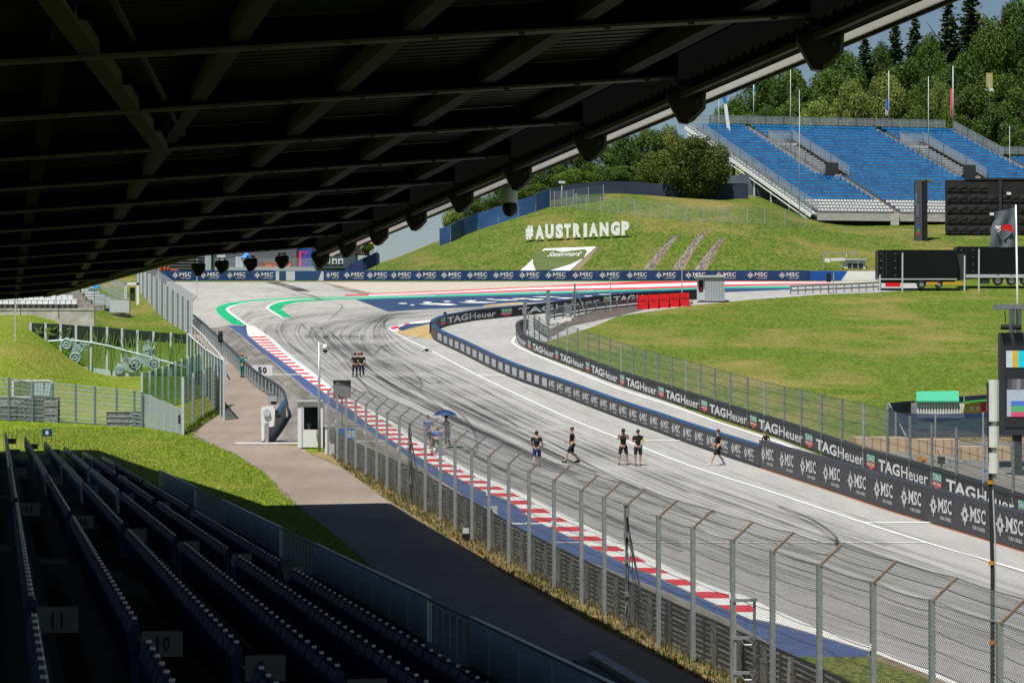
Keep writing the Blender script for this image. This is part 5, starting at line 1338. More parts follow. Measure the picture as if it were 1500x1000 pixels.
mb = MB(); mb.tube([wp(x, y, .1) for x, y in ((70,500),(90,498.5),(110,499),(135,502),(160,507),(185,514),(205,519),(240,529),(272,538))], .09, 6); mb.build('printed_track_edge', M_frost, gw)
mb = MB()
for a, b in zip(wx, wx[1:]): mb.add([wp(a[0], a[1]+27-(0 if a[0] < 200 else 12), .05), wp(b[0], b[1]+27-(0 if a[0] < 200 else 12), .05), wp(b[0], b[1]+1, .05), wp(a[0], a[1]+1, .05)], [(0, 1, 2, 3)])
mb.build('printed_dark_band', M_bdk, gw)
mb = MB(); g = random.Random(2)
for k in range(80):
    x = g.uniform(52, 270); y1 = g.uniform(505, 548) if x > 110 else g.uniform(480, 500); y0 = 474+(x-45)*.06+g.uniform(1, 14); l = g.uniform(-9, 9)
    mb.tube([wp(x, y1, .13), wp(x+l*.3, (y0+y1)/2, .13), wp(x+l, y0, .13)], [.05, .035, .015], 4)
mb.build('printed_grass', M_blade, gw)
def bike(cx, cy, sc, tilt):
    """a printed motorcycle, made as a thin relief on the glass"""
    mb = MB(); f = lambda x, y: wp(cx+(x*math.cos(tilt)-y*math.sin(tilt))*sc, cy-(x*math.sin(tilt)+y*math.cos(tilt))*sc, .16)
    for wx_ in (-9, 9):
        mb.tube([f(wx_+5*math.cos(a*math.pi/9), 5*math.sin(a*math.pi/9)) for a in range(19)], .12, 5)
        mb.tube([f(wx_+2*math.cos(a*math.pi/6), 2*math.sin(a*math.pi/6)) for a in range(13)], .12, 5)
        for a in range(6): mb.tube([f(wx_, 0), f(wx_+5*math.cos(a*math.pi/3), 5*math.sin(a*math.pi/3))], .04, 4)
    def blob(pts): P = [f(*q) for q in pts]; mb.add(P, [tuple(range(len(P)))])
    blob([(-6, 3), (-2, -2), (5, -2), (7, 4), (4, 8), (-3, 8)]); blob([(-3, 8), (4, 8), (6, 12), (1, 13), (-2, 11)]); blob([(-12, 7), (-4, 6), (-3, 10), (-11, 10)])
    blob([(-2, 11), (3, 12), (5, 18), (1, 20), (-2, 17)]); blob([(1, 19), (5, 19), (5, 23), (2, 23)])
    mb.tube([f(9, 0), f(6, 12), (f(4, 14))], .07, 5); mb.tube([f(-9, 0), f(-2, 1)], .06, 5); mb.tube([f(3, 13), f(9, 15)], .05, 4); mb.tube([f(3, 16), f(8, 13)], .06, 4)
    return mb
bike(104, 514, 1.35, -1.0).build('printed_motorcycle', M_bike, gw)
bike(212, 533, 1.55, .0).build('printed_motorcycle', M_bike, gw); bike(184, 540, 1.0, .1).build('printed_motorcycle', M_bike, gw)
# right wing of the enclosure
rw = thing('glass_wing_wall', tuple(G(300, 612)), 'darker angled glass and mesh wall with pale posts beside the brown service road', 'glass wall')
def px3(x, y, D): return at(x, y, D)
foot = [(268,634.5),(282.6,622),(298,613),(313,604),(322,598),(328,594)]; topy = [552,546,541,536,531,528]
fp_ = [G(*q) for q in foot]; tp = [at(x, t, p.y) for (x, _), t, p in zip(foot, topy, fp_)]
line_posts(fp_, 0, .13, 'post', rw, M_lgrey, [p.z for p in tp])
mb = MB(); 
for i in range(len(fp_)-1): mb.add([fp_[i], fp_[i+1], tp[i+1], tp[i]], [(0, 1, 2, 3)])
mb.build('mesh_panel', netting_mat('dark_mesh', (.05, .07, .07), alpha=.45), rw)
for h in [k*.1 for k in range(1, 10)]: mb = MB(); mb.tube([a.lerp(b, h) for a, b in zip(fp_, tp)], .018, 4); mb.build('mesh_bar', M_galvd, rw)
back = [(328,528,161),(315,521,170),(302,512,180),(290,502,188),(275,489,195)]
bp = [at(x, y, D) for x, y, D in back]
line_posts([on(p.x, p.y) for p in bp], 0, .13, 'post', rw, M_lgrey, [p.z for p in bp])
for i in range(len(bp)-1):
    a, b = bp[i], bp[i+1]
    for t in (.33, .66): q = a.lerp(b, t); mb = MB(); mb.bar(on(q.x, q.y, -.3), q, .11, .11, up=(0, 1, 0)); mb.build('post', M_lgrey, rw)
    mb = MB(); mb.add([on(a.x, a.y, .05), on(b.x, b.y, .05), b, a], [(0, 1, 2, 3)]); mb.build('glass_pane', M_gl2, rw)
mb = MB(); mb.tube([p for p in bp], .06, 5); mb.build('top_bar', M_lgrey, rw)
inn = [(208,545,166),(219,543,167),(228,540,168.5),(238,536.5,170),(247,533,171.5),(257,529,173),(266,525.5,174.5),(276,521.5,176),(285,519,177.5),(294,515.5,179)]
ip = [at(x, y, D) for x, y, D in inn]
iw = thing('inner_glass_wall', tuple(on(ip[4].x, ip[4].y)), 'row of dark glass slabs between pale posts behind the angled mesh wall', 'glass wall')
line_posts([on(p.x, p.y) for p in ip], 0, .13, 'post', iw, M_lgrey, [p.z for p in ip])
for a, b in zip(ip, ip[1:]): mb = MB(); mb.add([on(a.x, a.y, .05), on(b.x, b.y, .05), b-Vector((0, 0, .1)), a-Vector((0, 0, .1))], [(0, 1, 2, 3)]); mb.build('glass_pane', M_gl2, iw)
# horizontal bar fence and gabions
M_bar = mat('bar_pale', (.42, .46, .50), .5, metal=.2, var=.08); M_pst = mat('post_blue_grey', (.13, .18, .23), .5, var=.1)
hf = thing('bar_fence', tuple(G(110, 620)), 'fence of blue-grey posts and pale horizontal bars across the left lawn', 'fence')
hb = [(-40,553,614),(13,553,616),(47.5,559,617),(77,560.5,618),(111,563,620),(139,566,622),(171,569,623),(197,571.5,624.5),(208,574,626)]
fp_ = [G(x, b) for x, t, b in hb]; tp = [at(x, t, p.y) for (x, t, b), p in zip(hb, fp_)]
line_posts(fp_, 0, .12, 'post', hf, M_pst, [p.z for p in tp])
for k in range(10):
    mb = MB(); z = .04+k*.105
    for i in range(len(fp_)-1): mb.bar(fp_[i].lerp(tp[i], z), fp_[i+1].lerp(tp[i+1], z), .04, .055 if k % 2 else .03)
    mb.build('bar', M_bar, hf)
mesh_strip([fp_, tp], 'netting', netting_mat('pale_netting', (.5, .54, .56), alpha=.18), hf, [0, 2])
sf = thing('slat_fence', tuple(G(240, 632)), 'curved pale slatted fence ending at a post beside the service road', 'fence')
sb = [(209,575,625.5),(220,578,627),(229,583,628.5),(240,587,630.5),(250,591,632.5),(259,596,634.5),(268,597.5,637)]
fp_ = [G(x, b) for x, t, b in sb]; tp = [at(x, t, p.y) for (x, t, b), p in zip(sb, fp_)]
line_posts(fp_, 0, .08, 'post', sf, M_bar, [p.z for p in tp])
for k in range(14):
    mb = MB(); z = .04+k*.07
    for i in range(len(fp_)-1): a, b = fp_[i].lerp(tp[i], z), fp_[i+1].lerp(tp[i+1], z); mb.bar(a, b, .03, .105)
    mb.build('slat', M_bar, sf)
mb = MB(); q = G(268, 637); mb.bar(q, at(268, 552, q.y), .14, .14, up=(0, 1, 0)); mb.build('end_post', M_lgrey, sf)
mb = MB(); q = at(262.5, 614, G(262, 636).y-.1); mb.box(tuple(q), (.12, .06, .5)); mb.build('lock_box', M_dark, sf)
M_gab = mat('gabion_stone', (.10, .105, .11), .9, col2=(.34, .35, .36), scale=6, detail=6, bump=1.0)
def gabion(x0, x1, yt, yb, lab):
    a, b = G(x0, yb), G(x1, yb); D = (a.y+b.y)/2+.9; a = at(x0, yb, D); b = at(x1, yb, D); top = at(x0, yt, D).z
    t = thing('gabion_wall', (a.x, D, a.z), lab, 'gabion'); rows = 3; n = max(1, int((b.x-a.x)/1.0))
    for j in range(1):
        mb = MB(); mb.hexa([(a.x, D, a.z-.6), (b.x, D, a.z-.6), (b.x, D+1, a.z-.6), (a.x, D+1, a.z-.6), (a.x, D, top), (b.x, D, top), (b.x, D+1, top), (a.x, D+1, top)]); mb.build('stone_fill', M_gab, t)
    mb = MB()
    for k in range(n+1): x = a.x+(b.x-a.x)*k/n; mb.bar((x, D-.02, a.z-.3), (x, D-.02, top+.02), .03, .03, up=(0, 1, 0))
    for k in range(4): z = a.z+(top-a.z)*k/3; mb.bar((a.x, D-.02, z), (b.x, D-.02, z), .03, .03)
    mb.build('wire_basket', M_galv, t)
gabion(-40, 84, 582, 619, 'dark stone gabion wall behind the bar fence at the far left, half in shade')
gabion(156, 206, 603, 626, 'low pale stone gabion behind the right end of the bar fence')
p = G(47, 617); D = p.y+1.4; t = thing('framed_window', tuple(at(47, 581, D)), 'white framed glass screen standing on the dark gabion wall', 'screen')
for x in (19, 47, 76): mb = MB(); mb.bar(at(x, 583, D), at(x, 556.5, D), .10, .10, up=(0, 1, 0)); mb.build('upright', M_wht, t)
for y in (557, 581): mb = MB(); mb.bar(at(18, y, D), at(77, y, D), .10, .08); mb.build('rail', M_wht, t)
mb = MB(); mb.add([at(19, 581, D), at(76, 581, D), at(76, 557, D), at(19, 557, D)], [(0, 1, 2, 3)]); mb.build('glass_pane', M_gl2, t)
mb = MB()
for k in range(6): x = 48+k*4.5; mb.bar(at(x, 579, D-.1), at(x+(3 if k > 3 else 0), 560, D-.1), .16, .05, up=(0, 1, 0))
mb.build('pale_stripes', M_frost, t)
def thin_pole(px, yt, yb, lab, r=.035):
    p = G(px, yb); q = at(px, yt, p.y); t = thing('thin_pole', tuple(p), lab, 'pole'); mb = MB(); mb.tube([p-Vector((0, 0, .3)), q], r, 6); mb.build('pole', M_lgrey, t); mb = MB(); mb.tube([q, q+Vector((0, 0, .06))], r*1.6, 6); mb.build('cap', M_lgrey, t)
thin_pole(22.6, 432, 498, 'thin pale pole on the grass left of the glass wall', .05); thin_pole(288.5, 380, 440, 'thin white pole at the near end of the run-off fence', .05)
thin_pole(232, 360, 420, 'thin white pole left of the orange barrier', .05)
# white seat stand on the left bank
M_conn = mat('stand_base', (.33, .31, .28), .85, col2=(.55, .53, .49), scale=1.5, detail=6)
ws = thing('white_stand', tuple(G(60, 463)), 'small open stand with rows of white seats on a stained concrete base, far left', 'grandstand')
DB = G(60, 463).y
def wq(x, y, dD=0): return at(x, y, DB+dD)
mb = MB(); a, b = wq(-60, 462.5), wq(138, 462.5); top = wq(0, 451.5).z
mb.hexa([(a.x, a.y, a.z-1), (b.x, b.y, b.z-1), (b.x, b.y+.5, b.z-1), (a.x, a.y+.5, a.z-1), (a.x, a.y, top), (b.x, b.y, top), (b.x, b.y+.5, top), (a.x, a.y+.5, top)]); mb.build('base_wall', M_conn, ws)
for k in range(9):
    mb = MB(); z = top+k*.36; x1 = 116+k*(-7.5) if k > 0 else 132; xr = [132, 150, 128, 118, 112, 104, 96, 88, 80][k]
    a = wq(-80, 460).x; b = wq(xr, 460).x; mb.hexa([(a, DB+.1+k*.85, z-.5), (b, DB+.1+k*.85, z-.5), (b, DB+1.0+k*.85, z-.5), (a, DB+1.0+k*.85, z-.5), (a, DB+.1+k*.85, z), (b, DB+.1+k*.85, z), (b, DB+1.0+k*.85, z), (a, DB+1.0+k*.85, z)]); mb.build('step', M_concd, ws)
s_ = DB/F; cnt = 0
for k in range(8):
    n = int((114-k*11+25)/8.4)
    for i in range(n):
        p = Vector(((-20+i*8.4-750)*s_, DB+.65+k*.85, top+k*.36)); mb = MB() if cnt < 100 else mbx if 'mbx' in globals() else MB(); cnt += 1
        mb.box((p.x, p.y+.2, p.z+.58), (.42, .06, .46)); mb.box((p.x, p.y, p.z+.38), (.42, .4, .06)); mb.box((p.x, p.y+.1, p.z+.16), (.1, .1, .36))
        mb.build('seat', M_sw, ws)
railing([wq(-30, 450, -.3), wq(138, 450, -.3)], 1.1, ws, pane=False, m=M_galvd, post=2.4)
bs_ = thing('scaffold_stand', tuple(G(165, 462)), 'bare aluminium stepped stand without seats right of the white seats', 'grandstand')
M_alu = mat('aluminium_steps', (.42, .44, .46), .45, metal=.3, col2=(.60, .62, .64), scale=1.5)
Db2 = G(160, 460).y
for k in range(9):
    D = Db2+.9*k+3; y0 = 448-4.2*k; mb = MB(); x0, x1 = 128-3.0*k, 186-8.0*k
    a, b = at(x0, y0, D), at(max(x1, x0+30), y0, D); mb.hexa([a-Vector((0, 0, .22)), b-Vector((0, 0, .22)), b+Vector((0, .95, -.22)), a+Vector((0, .95, -.22)), a, b, b+Vector((0, .95, 0)), a+Vector((0, .95, 0))]); mb.build('step', M_alu, bs_)
for x, y in ((104, 416), (124, 417), (119, 424)): mb = MB(); p = at(x, y, Db2+9); mb.box(tuple(p), (.35, .4, .18)); mb.build('folded_seat', M_dark, bs_)
for x, y in ((131, 412), (141, 420)): mb = MB(); p = at(x, y, Db2+8); mb.box(tuple(p), (.6, .5, .35)); mb.build('blue_seat', M_sb, bs_)
for (x0, y0, x1, y1) in ((138, 434, 186, 445), (150, 418, 186, 436), (160, 408, 184, 420)):
    railing([at(x0, y0+8, Db2+2), at(x1, y1+8, Db2+1)], .95, bs_, post=1.0)
mb = MB(); p = at(176, 449, Db2); mb.box(tuple(p), (1.9, .8, 1.2)); mb.build('grey_grille', M_lgrey, bs_); mb = MB(); mb.box((p.x, p.y, p.z-.9), (1.9, 1.2, .3)); mb.build('dark_underside', M_dark, bs_)
for x in (140, 150, 160, 170, 184): mb = MB(); mb.bar(at(x, 448, Db2+1.5), at(x, 465, Db2+1.5), .08, .08, up=(0, 1, 0)); mb.build('leg', M_galvd, bs_)
# doorway frame and tall fence along the run-off
t = thing('white_gateway', tuple(G(193, 446)), 'white door-like frame behind the left run-off fence', 'gate'); D = G(193, 446).y
mb = MB()
for x in (184, 202): mb.bar(at(x, 447, D), at(x, 414, D), .28, .2, up=(0, 1, 0))
mb.bar(at(182, 415.5, D), at(204, 415.5, D), .2, .28); mb.build('frame', M_wht, t); mb = MB(); mb.box(tuple(at(194, 431, D+.3)), (.5, .2, 1.4)); mb.build('dark_box', M_dark, t)
lf = thing('runoff_fence', tuple(G(240, 468)), 'tall fence of dense pale posts with bent tops along the left edge of the run-off', 'fence')
bp_ = smooth_line([G(*q) for q in ((200,421),(208,431),(218,443),(230,456),(243,468),(256,477),(268,484),(281,490))], 5); tp_ = []
topL = [(196,392),(210,397),(225,404),(238,413),(252,424),(266,433),(281,443)]
def ty(x):
    return lerp([q[0] for q in topL], [q[1] for q in topL], x)
ends_ = []
for i, p in enumerate(bp_):
    p = on(p.x, p.y); x, y = px_of(p); top = at(x, ty(x), p.y); tp_.append(top); bp_[i] = p; e = top+Vector((.45, .1, .55)); ends_.append(e)
    mb = MB(); mb.bar(p-Vector((0, 0, .3)), top, .16, .16, up=(0, 1, 0)); o = mb.build('post', M_lgrey if i % 3 else M_galvd, lf)
    mb = MB(); mb.bar(top, e, .12, .08); mb.build('bent_arm', M_rust if i < 14 else M_galv, o)
mesh_strip([bp_, tp_], 'netting', netting_mat('runoff_netting', (.3, .33, .35), alpha=.40), lf, [0, 3]); mesh_strip([tp_, ends_], 'overhang_netting', MATS['runoff_netting'], lf, [0, 1])
for k, x in ((0, 225), (1, 240)): mb = MB(); p = at(x, 398+k*22, bp_[8+4*k].y-.6); mb.box(tuple(p), (.5, .3, 1.5)); mb.build('speaker', M_black, lf)
# posts of the low fence between enclosure and service road
mf = thing('roadside_rail', tuple(G(300, 516)), 'low pale posts with a sloping top rail beside the upper service road', 'fence')
rp = [on(p.x, p.y) for p in smooth_line([G(281,494), G(295,508), G(308,524), G(322,541), G(331,556)], 3)]; tt = [p+Vector((0, 0, 1.1)) for p in rp]
line_posts(rp, 1.1, .10, 'post', mf, M_lgrey); mb = MB(); mb.tube(tt, .06, 5); mb.build('top_rail', M_lgrey, mf)
# ------------------------------------------------------------------ small things beside the road
def sign(px0, px1, py0, py1, pfoot, text, mboard, mtext, label, D=None, cat='sign', legs=True, tx=None):
    p = G(*pfoot); D = D or p.y; t = thing('distance_board', tuple(p), label, cat)
    a = at(px0, py1, D); b = at(px1, py0, D); mb = MB(); mb.hexa([(a.x, D, a.z), (b.x, D, a.z), (b.x, D+.05, a.z), (a.x, D+.05, a.z), (a.x, D, b.z), (b.x, D, b.z), (b.x, D+.05, b.z), (a.x, D+.05, b.z)]); o = mb.build('board', mboard, t)
    if text:
        u0, u1, v0, v1 = tx or (.28, .74, .22, .82)
        for i, ch in enumerate(text):
            w_ = (u1-u0)/len(text); mb = MB(); put(mb, glyphs(ch, .045), lambda u, v: Vector((a.x+(b.x-a.x)*u, D-.012, a.z+(b.z-a.z)*v)), u0+w_*i+w_*.06, u0+w_*(i+1)-w_*.06, v0, v1); mb.build('digit', mtext, o)
    if legs:
        for f in (.12, .88): x = a.x+(b.x-a.x)*f; mb = MB(); mb.bar(on(x, D+.1, -.1), Vector((x, D+.1, b.z)), .05, .05, up=(0, 1, 0)); mb.build('leg', M_galv, t)
    return t
sign(369, 399, 534.5, 550, (384, 556), '50', M_wht, M_digit, 'white braking board with black number 50 behind the left guardrail')
sign(496, 520, 627, 643.5, (508, 652), '100', mat('board_blue', (.01, .16, .50), .5), M_let, 'small blue board with white numerals seen through the fence by the white cabin', tx=(.40, .98, .12, .85))
sign(697, 728.5, 741, 757, (713, 775), '150', M_wht, M_digit, 'white braking board low behind the debris fence, mostly hidden by posts', tx=(.2, .8, .2, .8))
t = thing('road_panel', tuple(G(496, 590)), 'dark grey square panel standing behind the first posts of the debris fence', 'panel'); D = G(490, 590).y-18
mb = MB(); mb.hexa([at(488, 583, D), at(514, 583, D), at(514, 583, D+.1), at(488, 583, D+.1), at(488, 557, D), at(514, 557, D), at(514, 557, D+.1), at(488, 557, D+.1)]); mb.build('panel', mat('panel_grey', (.16, .155, .15), .6, var=.15), t)
for (x0, y0, x1, y1) in ((488, 558, 514, 558), (513, 557, 513, 569), (494, 581, 506, 581)): mb = MB(); mb.bar(at(x0, y0, D-.05), at(x1, y1, D-.05), .07, .10, up=(0, 0, 1) if y0 == y1 else (0, 1, 0)); mb.build('dark_edge', M_black, t)
mb = MB(); q = at(501, 583, D); mb.bar(on(q.x, D+.1, -.2), at(501, 560, D+.1), .08, .08, up=(0, 1, 0)); mb.build('stand', M_galvd, t)
# cabin
D = G(455, 657).y
def bxp(mb, x0, x1, y0, y1, d0, d1, mi=0, Dr=None):
    Dr = Dr or D; a = at(x0, y1, Dr); b = at(x1, y0, Dr); mb.hexa([(a.x, Dr+d0, a.z), (b.x, Dr+d0, a.z), (b.x, Dr+d1, a.z), (a.x, Dr+d1, a.z), (a.x, Dr+d0, b.z), (b.x, Dr+d0, b.z), (b.x, Dr+d1, b.z), (a.x, Dr+d1, b.z)], mi); return mb
t = thing('marshal_cabin', tuple(G(455, 657)), 'white cabin with a tall window beside the tall lamp post and the open road', 'cabin')
mb = MB(); bxp(mb, 436, 442, 588, 656, 0, 1.4); bxp(mb, 469.5, 473, 588, 656, 0, 1.4); bxp(mb, 442, 469.5, 629, 655, 0, .08); bxp(mb, 442, 469.5, 588, 596, 0, 1.4); bxp(mb, 442, 445, 596, 629, 0, .1); bxp(mb, 466, 469.5, 596, 629, 0, .1); bxp(mb, 442, 470, 596, 655, 1.3, 1.4); mb.build('body', M_wht, t)
mb = MB(); bxp(mb, 434.5, 473.5, 585.5, 588.2, -.12, 1.5); mb.build('roof', M_lgrey, t)
mb = MB(); bxp(mb, 445, 466, 597, 629, .05, .07); mb.build('window', glass_mat('cabin_glass', (.55, .6, .6), .15), t)
mb = MB(); bxp(mb, 447, 463, 600, 640, .5, .9); mb.build('interior', mat('cabin_inside', (.12, .13, .12), .8), t)
mb = MB(); bxp(mb, 448, 454, 618, 629, .3, .4); mb.build('white_chair_back', M_wht, t)
mb = MB(); bxp(mb, 463, 467, 629, 638, -.14, -.02); mb.build('grey_box', M_grey, t)
for x in (437, 446, 466): mb = MB(); bxp(mb, x, x+3, 655, 659, .1, .5); mb.build('foot', M_dark, t)
for x in (473, ): mb = MB(); bxp(mb, 441, 443.5, 590, 655, -.03, 0); mb.build('corner_trim', M_lgrey, t)
D = G(483, 665).y
t = thing('white_cabinet', tuple(G(483, 665)), 'narrow white electrical cabinet with grey side box at the first fence post', 'cabinet')
mb = MB(); bxp(mb, 476, 490, 624.5, 665, 0, .6); mb.build('body', M_wht, t); mb = MB(); bxp(mb, 475, 491, 622.5, 625, -.05, .65); mb.build('lid', M_lgrey, t); mb = MB(); bxp(mb, 482, 491, 628, 640, -.12, -.01); mb.build('side_box', M_galvd, t)
# lamp post with camera
p = G(468, 661); D = p.y; t = thing('camera_post', tuple(p), 'tall pale lamp post with a hanging dome camera in front of the white cabin', 'post')
mb = MB(); mb.tube([p-Vector((0, 0, .2)), at(467.5, 580, D), at(467, 501, D)], [.085, .075, .06], 10); mb.build('pole', M_galv, t, True)
mb = MB(); mb.tube([at(467, 504, D), at(472, 504, D), at(476, 506, D)], .045, 6); mb.build('arm', M_lgrey, t); mb = MB(); q = at(476, 508, D); mb.tube([q+Vector((0, 0, .14)), q, q-Vector((0, 0, .16))], [.07, .13, .12], 10); mb.build('camera_housing', M_wht, t, True); mb = MB(); mb.ball(tuple(at(476.5, 513.5, D)), .12, 10, 6); mb.build('camera_dome', M_black, t, True)
# white scooter-like machine behind the curved rail
p = G(389, 648); D = p.y; t = thing('white_pump_cart', tuple(p), 'white rounded machine parked at the end of the curved guardrail', 'machine')
mb = MB(); prof_ = [(382, 600), (384, 595), (400, 594), (403, 600), (401, 624), (391, 626), (386, 646), (383, 646)]
P0 = [at(x, y, D) for x, y in prof_]; P1 = [q+Vector((0, .7, 0)) for q in P0]; n = len(prof_); mb.add(P0+P1, [tuple(range(n))[::-1], tuple(range(n, 2*n))]+[(i, (i+1) % n, (i+1) % n+n, i+n) for i in range(n)]); mb.build('body', M_wht, t)
mb = MB(); q = at(391, 604, D-.03); mb.tube([q, q-Vector((0, .08, 0))], .2, 14); mb.build('round_cover', M_lgrey, t)
for x, y in ((401, 590), (404, 603), (408, 609)): mb = MB(); mb.box(tuple(at(x, y, D+.3)), (.28, .3, .18)); mb.build('black_fitting', M_black, t)
for x in (386, 396): mb = MB(); q = at(x, 644, D+.2); mb.tube([q-Vector((0, .1, 0)), q+Vector((0, .1, 0))], .13, 12); mb.build('wheel', M_black, t)
# signal lights on the rail, small equipment
for (x, y, lab) in ((323, 492, 'black signal light standing on the left guardrail'),):
    p = G(x+2, 520); D = p.y; t = thing('signal_light', tuple(p), lab, 'signal light'); mb = MB(); mb.box(tuple(at(x, y-3, D)), (.34, .3, .42)); mb.box(tuple(at(x, y+5, D)), (.38, .3, .44)); mb.build('housing', M_black, t)
    for dy in (-3, 5): mb = MB(); mb.ball(tuple(at(x, y+dy, D-.16)), (.11, .05, .11)); mb.build('lens', M_dark, t)
    mb = MB(); mb.bar(p, at(x, y, D), .08, .08, up=(0, 1, 0)); mb.build('stem', M_galvd, t)
for x, y, w_, h_, lab, m in ((282, 472, .42, .55, 'small black box hung on the near end of the run-off fence', M_black), (313, 489, .3, .4, 'small grey camera box on the left guardrail', M_grey), (357, 527, .5, .4, 'grey electrical box on the left guardrail by the marshal', M_grey), (399, 583, .6, .45, 'grey blue box behind the curved guardrail', M_grey)):
    p = G(x, y+8); t = thing('equipment_box', tuple(p), lab, 'box'); mb = MB(); q = at(x, y, p.y); mb.box(tuple(q), (w_, .4, h_)); mb.build('case', m, t); mb = MB(); mb.bar(p, q, .06, .06, up=(0, 1, 0)); mb.box((q.x, q.y, q.z+h_/2+.02), (w_*1.1, .44, .04)); mb.build('bracket', M_galvd, t)
p = G(460, 663); 
t = thing('drain_box', tuple(G(683, 792)), 'small black and white junction box in the dry verge below the debris fence', 'box'); q = G(683, 792); mb = MB(); mb.box((q.x, q.y, q.z+.13), (.28, .25, .26)); mb.build('case', M_black, t); mb = MB(); mb.box((q.x-.02, q.y+.05, q.z+.36), (.22, .2, .18)); mb.build('cover', M_lgrey, t)
t = thing('small_warning_sign', tuple(G(69, 643)), 'small dark blue sign plate in the shaded lawn before the bar fence', 'sign'); q = at(69, 633.5, G(69, 643).y); mb = MB(); mb.box(tuple(q), (.56, .04, .40)); o = mb.build('plate', M_mscb, t)
mb = MB(); mb.box((q.x, q.y-.03, q.z), (.16, .01, .22)); mb.build('pictogram', M_lgrey, o); mb = MB(); mb.bar(G(69, 643), q, .04, .04, up=(0, 1, 0)); mb.build('stake', M_galvd, t)
# slabs at the foot of the front panel
t = thing('concrete_slab', tuple(G(880, 985)), 'long concrete kerb slab with dark drain beside it, bottom centre', 'slab')
mb = MB(); P = [G(862, 967), G(872, 962), G(985, 1030), G(972, 1036)]; mb.hexa([*P, *[q+Vector((0, 0, .18)) for q in P]]); mb.build('slab', M_conc, t)
P = [G(840, 970), G(860, 968), G(965, 1040), G(925, 1040)]; mb = MB(); mb.hexa([*P, *[q+Vector((0, 0, .06)) for q in P]]); mb.build('gravel_drain', mat('drain_gravel', (.02, .022, .022), .95, col2=(.12, .125, .12), scale=12, detail=6), t)
# tall telescopic mast in front of the track
p = on((1452-750)/F*57, 57); D = 57; t = thing('timing_mast', tuple(p), 'slim dark and chrome mast with orange joints and white cylinders on top, right side', 'mast')
mb = MB(); mb.tube([p-Vector((0, 0, .2)), at(1454, 840, D), at(1449, 640, D), at(1447, 560, D)], [.05, .045, .035, .03], 8); mb.build('pole', M_dark, t)
mb = MB(); mb.tube([p+Vector((.10, 0, 0)), at(1458, 800, D), at(1453, 690, D)], .018, 6); mb.build('chrome_tube', M_lgrey, t)
for y in (706, 824, 940): mb = MB(); q = at(1451+(y-706)*.012, y, D); mb.tube([q-Vector((0, 0, .04)), q+Vector((0, 0, .04))], .065, 8); mb.build('orange_joint', mat('joint_orange', (.65, .28, .02), .5), t)
for y0, y1 in ((556, 617), (624, 655), (663, 693)): mb = MB(); mb.tube([at(1455.5, y1, D), at(1455.5, y0, D)], .115, 12); mb.build('white_cylinder', M_wht, t)
mb = MB(); mb.tube([at(1455.5, 700, D), at(1455.5, 556, D)], .06, 8); mb.build('core', M_lgrey, t)
# ------------------------------------------------------------------ grass tufts (uncountable)
def tufts(name, poly, n, hmin, hmax, m, seed, rm=1.0):
    g = random.Random(seed); P = [G(*q).to_2d() for q in poly]; T = tessellate_polygon([[Vector((p.x, p.y, 0)) for p in P]])
    ar = [abs((P[b]-P[a]).cross(P[c]-P[a])) for a, b, c in T]; mb = MB()
    for k in range(n):
        tri = g.choices(T, ar)[0]; u, v = g.random(), g.random()
        if u+v > 1: u, v = 1-u, 1-v
        p = P[tri[0]]+(P[tri[1]]-P[tri[0]])*u+(P[tri[2]]-P[tri[0]])*v; b = on(p.x, p.y)
        for j in range(4):
            a = g.uniform(0, 6.28); h = g.uniform(hmin, hmax); l = g.uniform(.1, .5)*h; w_ = .018*rm; d = Vector((math.cos(a), math.sin(a), 0)); s2 = Vector((-d.y, d.x, 0))*w_; b2 = b+d*g.uniform(0, .06)
            mb.add([b2-s2, b2+s2, b2+d*l*.4+Vector((0, 0, h*.65))+s2*.6, b2+d*l+Vector((0, 0, h))], [(0, 1, 2, 3)])
    o = mb.build(name, m); o['kind'] = 'stuff'; tag(o, {'verge_weeds': 'dry straw and green weeds along the foot of the debris fence', 'lawn_tufts': 'uneven grass blades on the bright lawn left of the service road', 'corner_weeds': 'grass growing along the foot of the glass wing wall'}[name], 'grass')
LBl = leaf_mat('blade_dry', (.09, .12, .025), (.32, .25, .12)); LBg = leaf_mat('blade_green', (.15, .22, .018), (.32, .40, .05))
tufts('verge_weeds', [(500,684),(560,727),(640,777),(700,814),(760,852),(860,908),(960,960),(1040,1003),(1150,1067),(1160,1030),(1037,964),(899,892),(764,818),(588,712),(480,660)], 2600, .04, .19, LBl, 4)
tufts('corner_weeds', [(270,637),(284,631),(332,598),(328,594),(298,612),(268,636)], 400, .1, .35, LBg, 5)
tufts('lawn_tufts', [(-10,640),(40,622),(200,627),(282,636),(345,664),(385,689),(440,744),(520,806),(560,845),(400,790),(230,735),(100,660)], 16000, .02, .07, LBg, 6, .7)
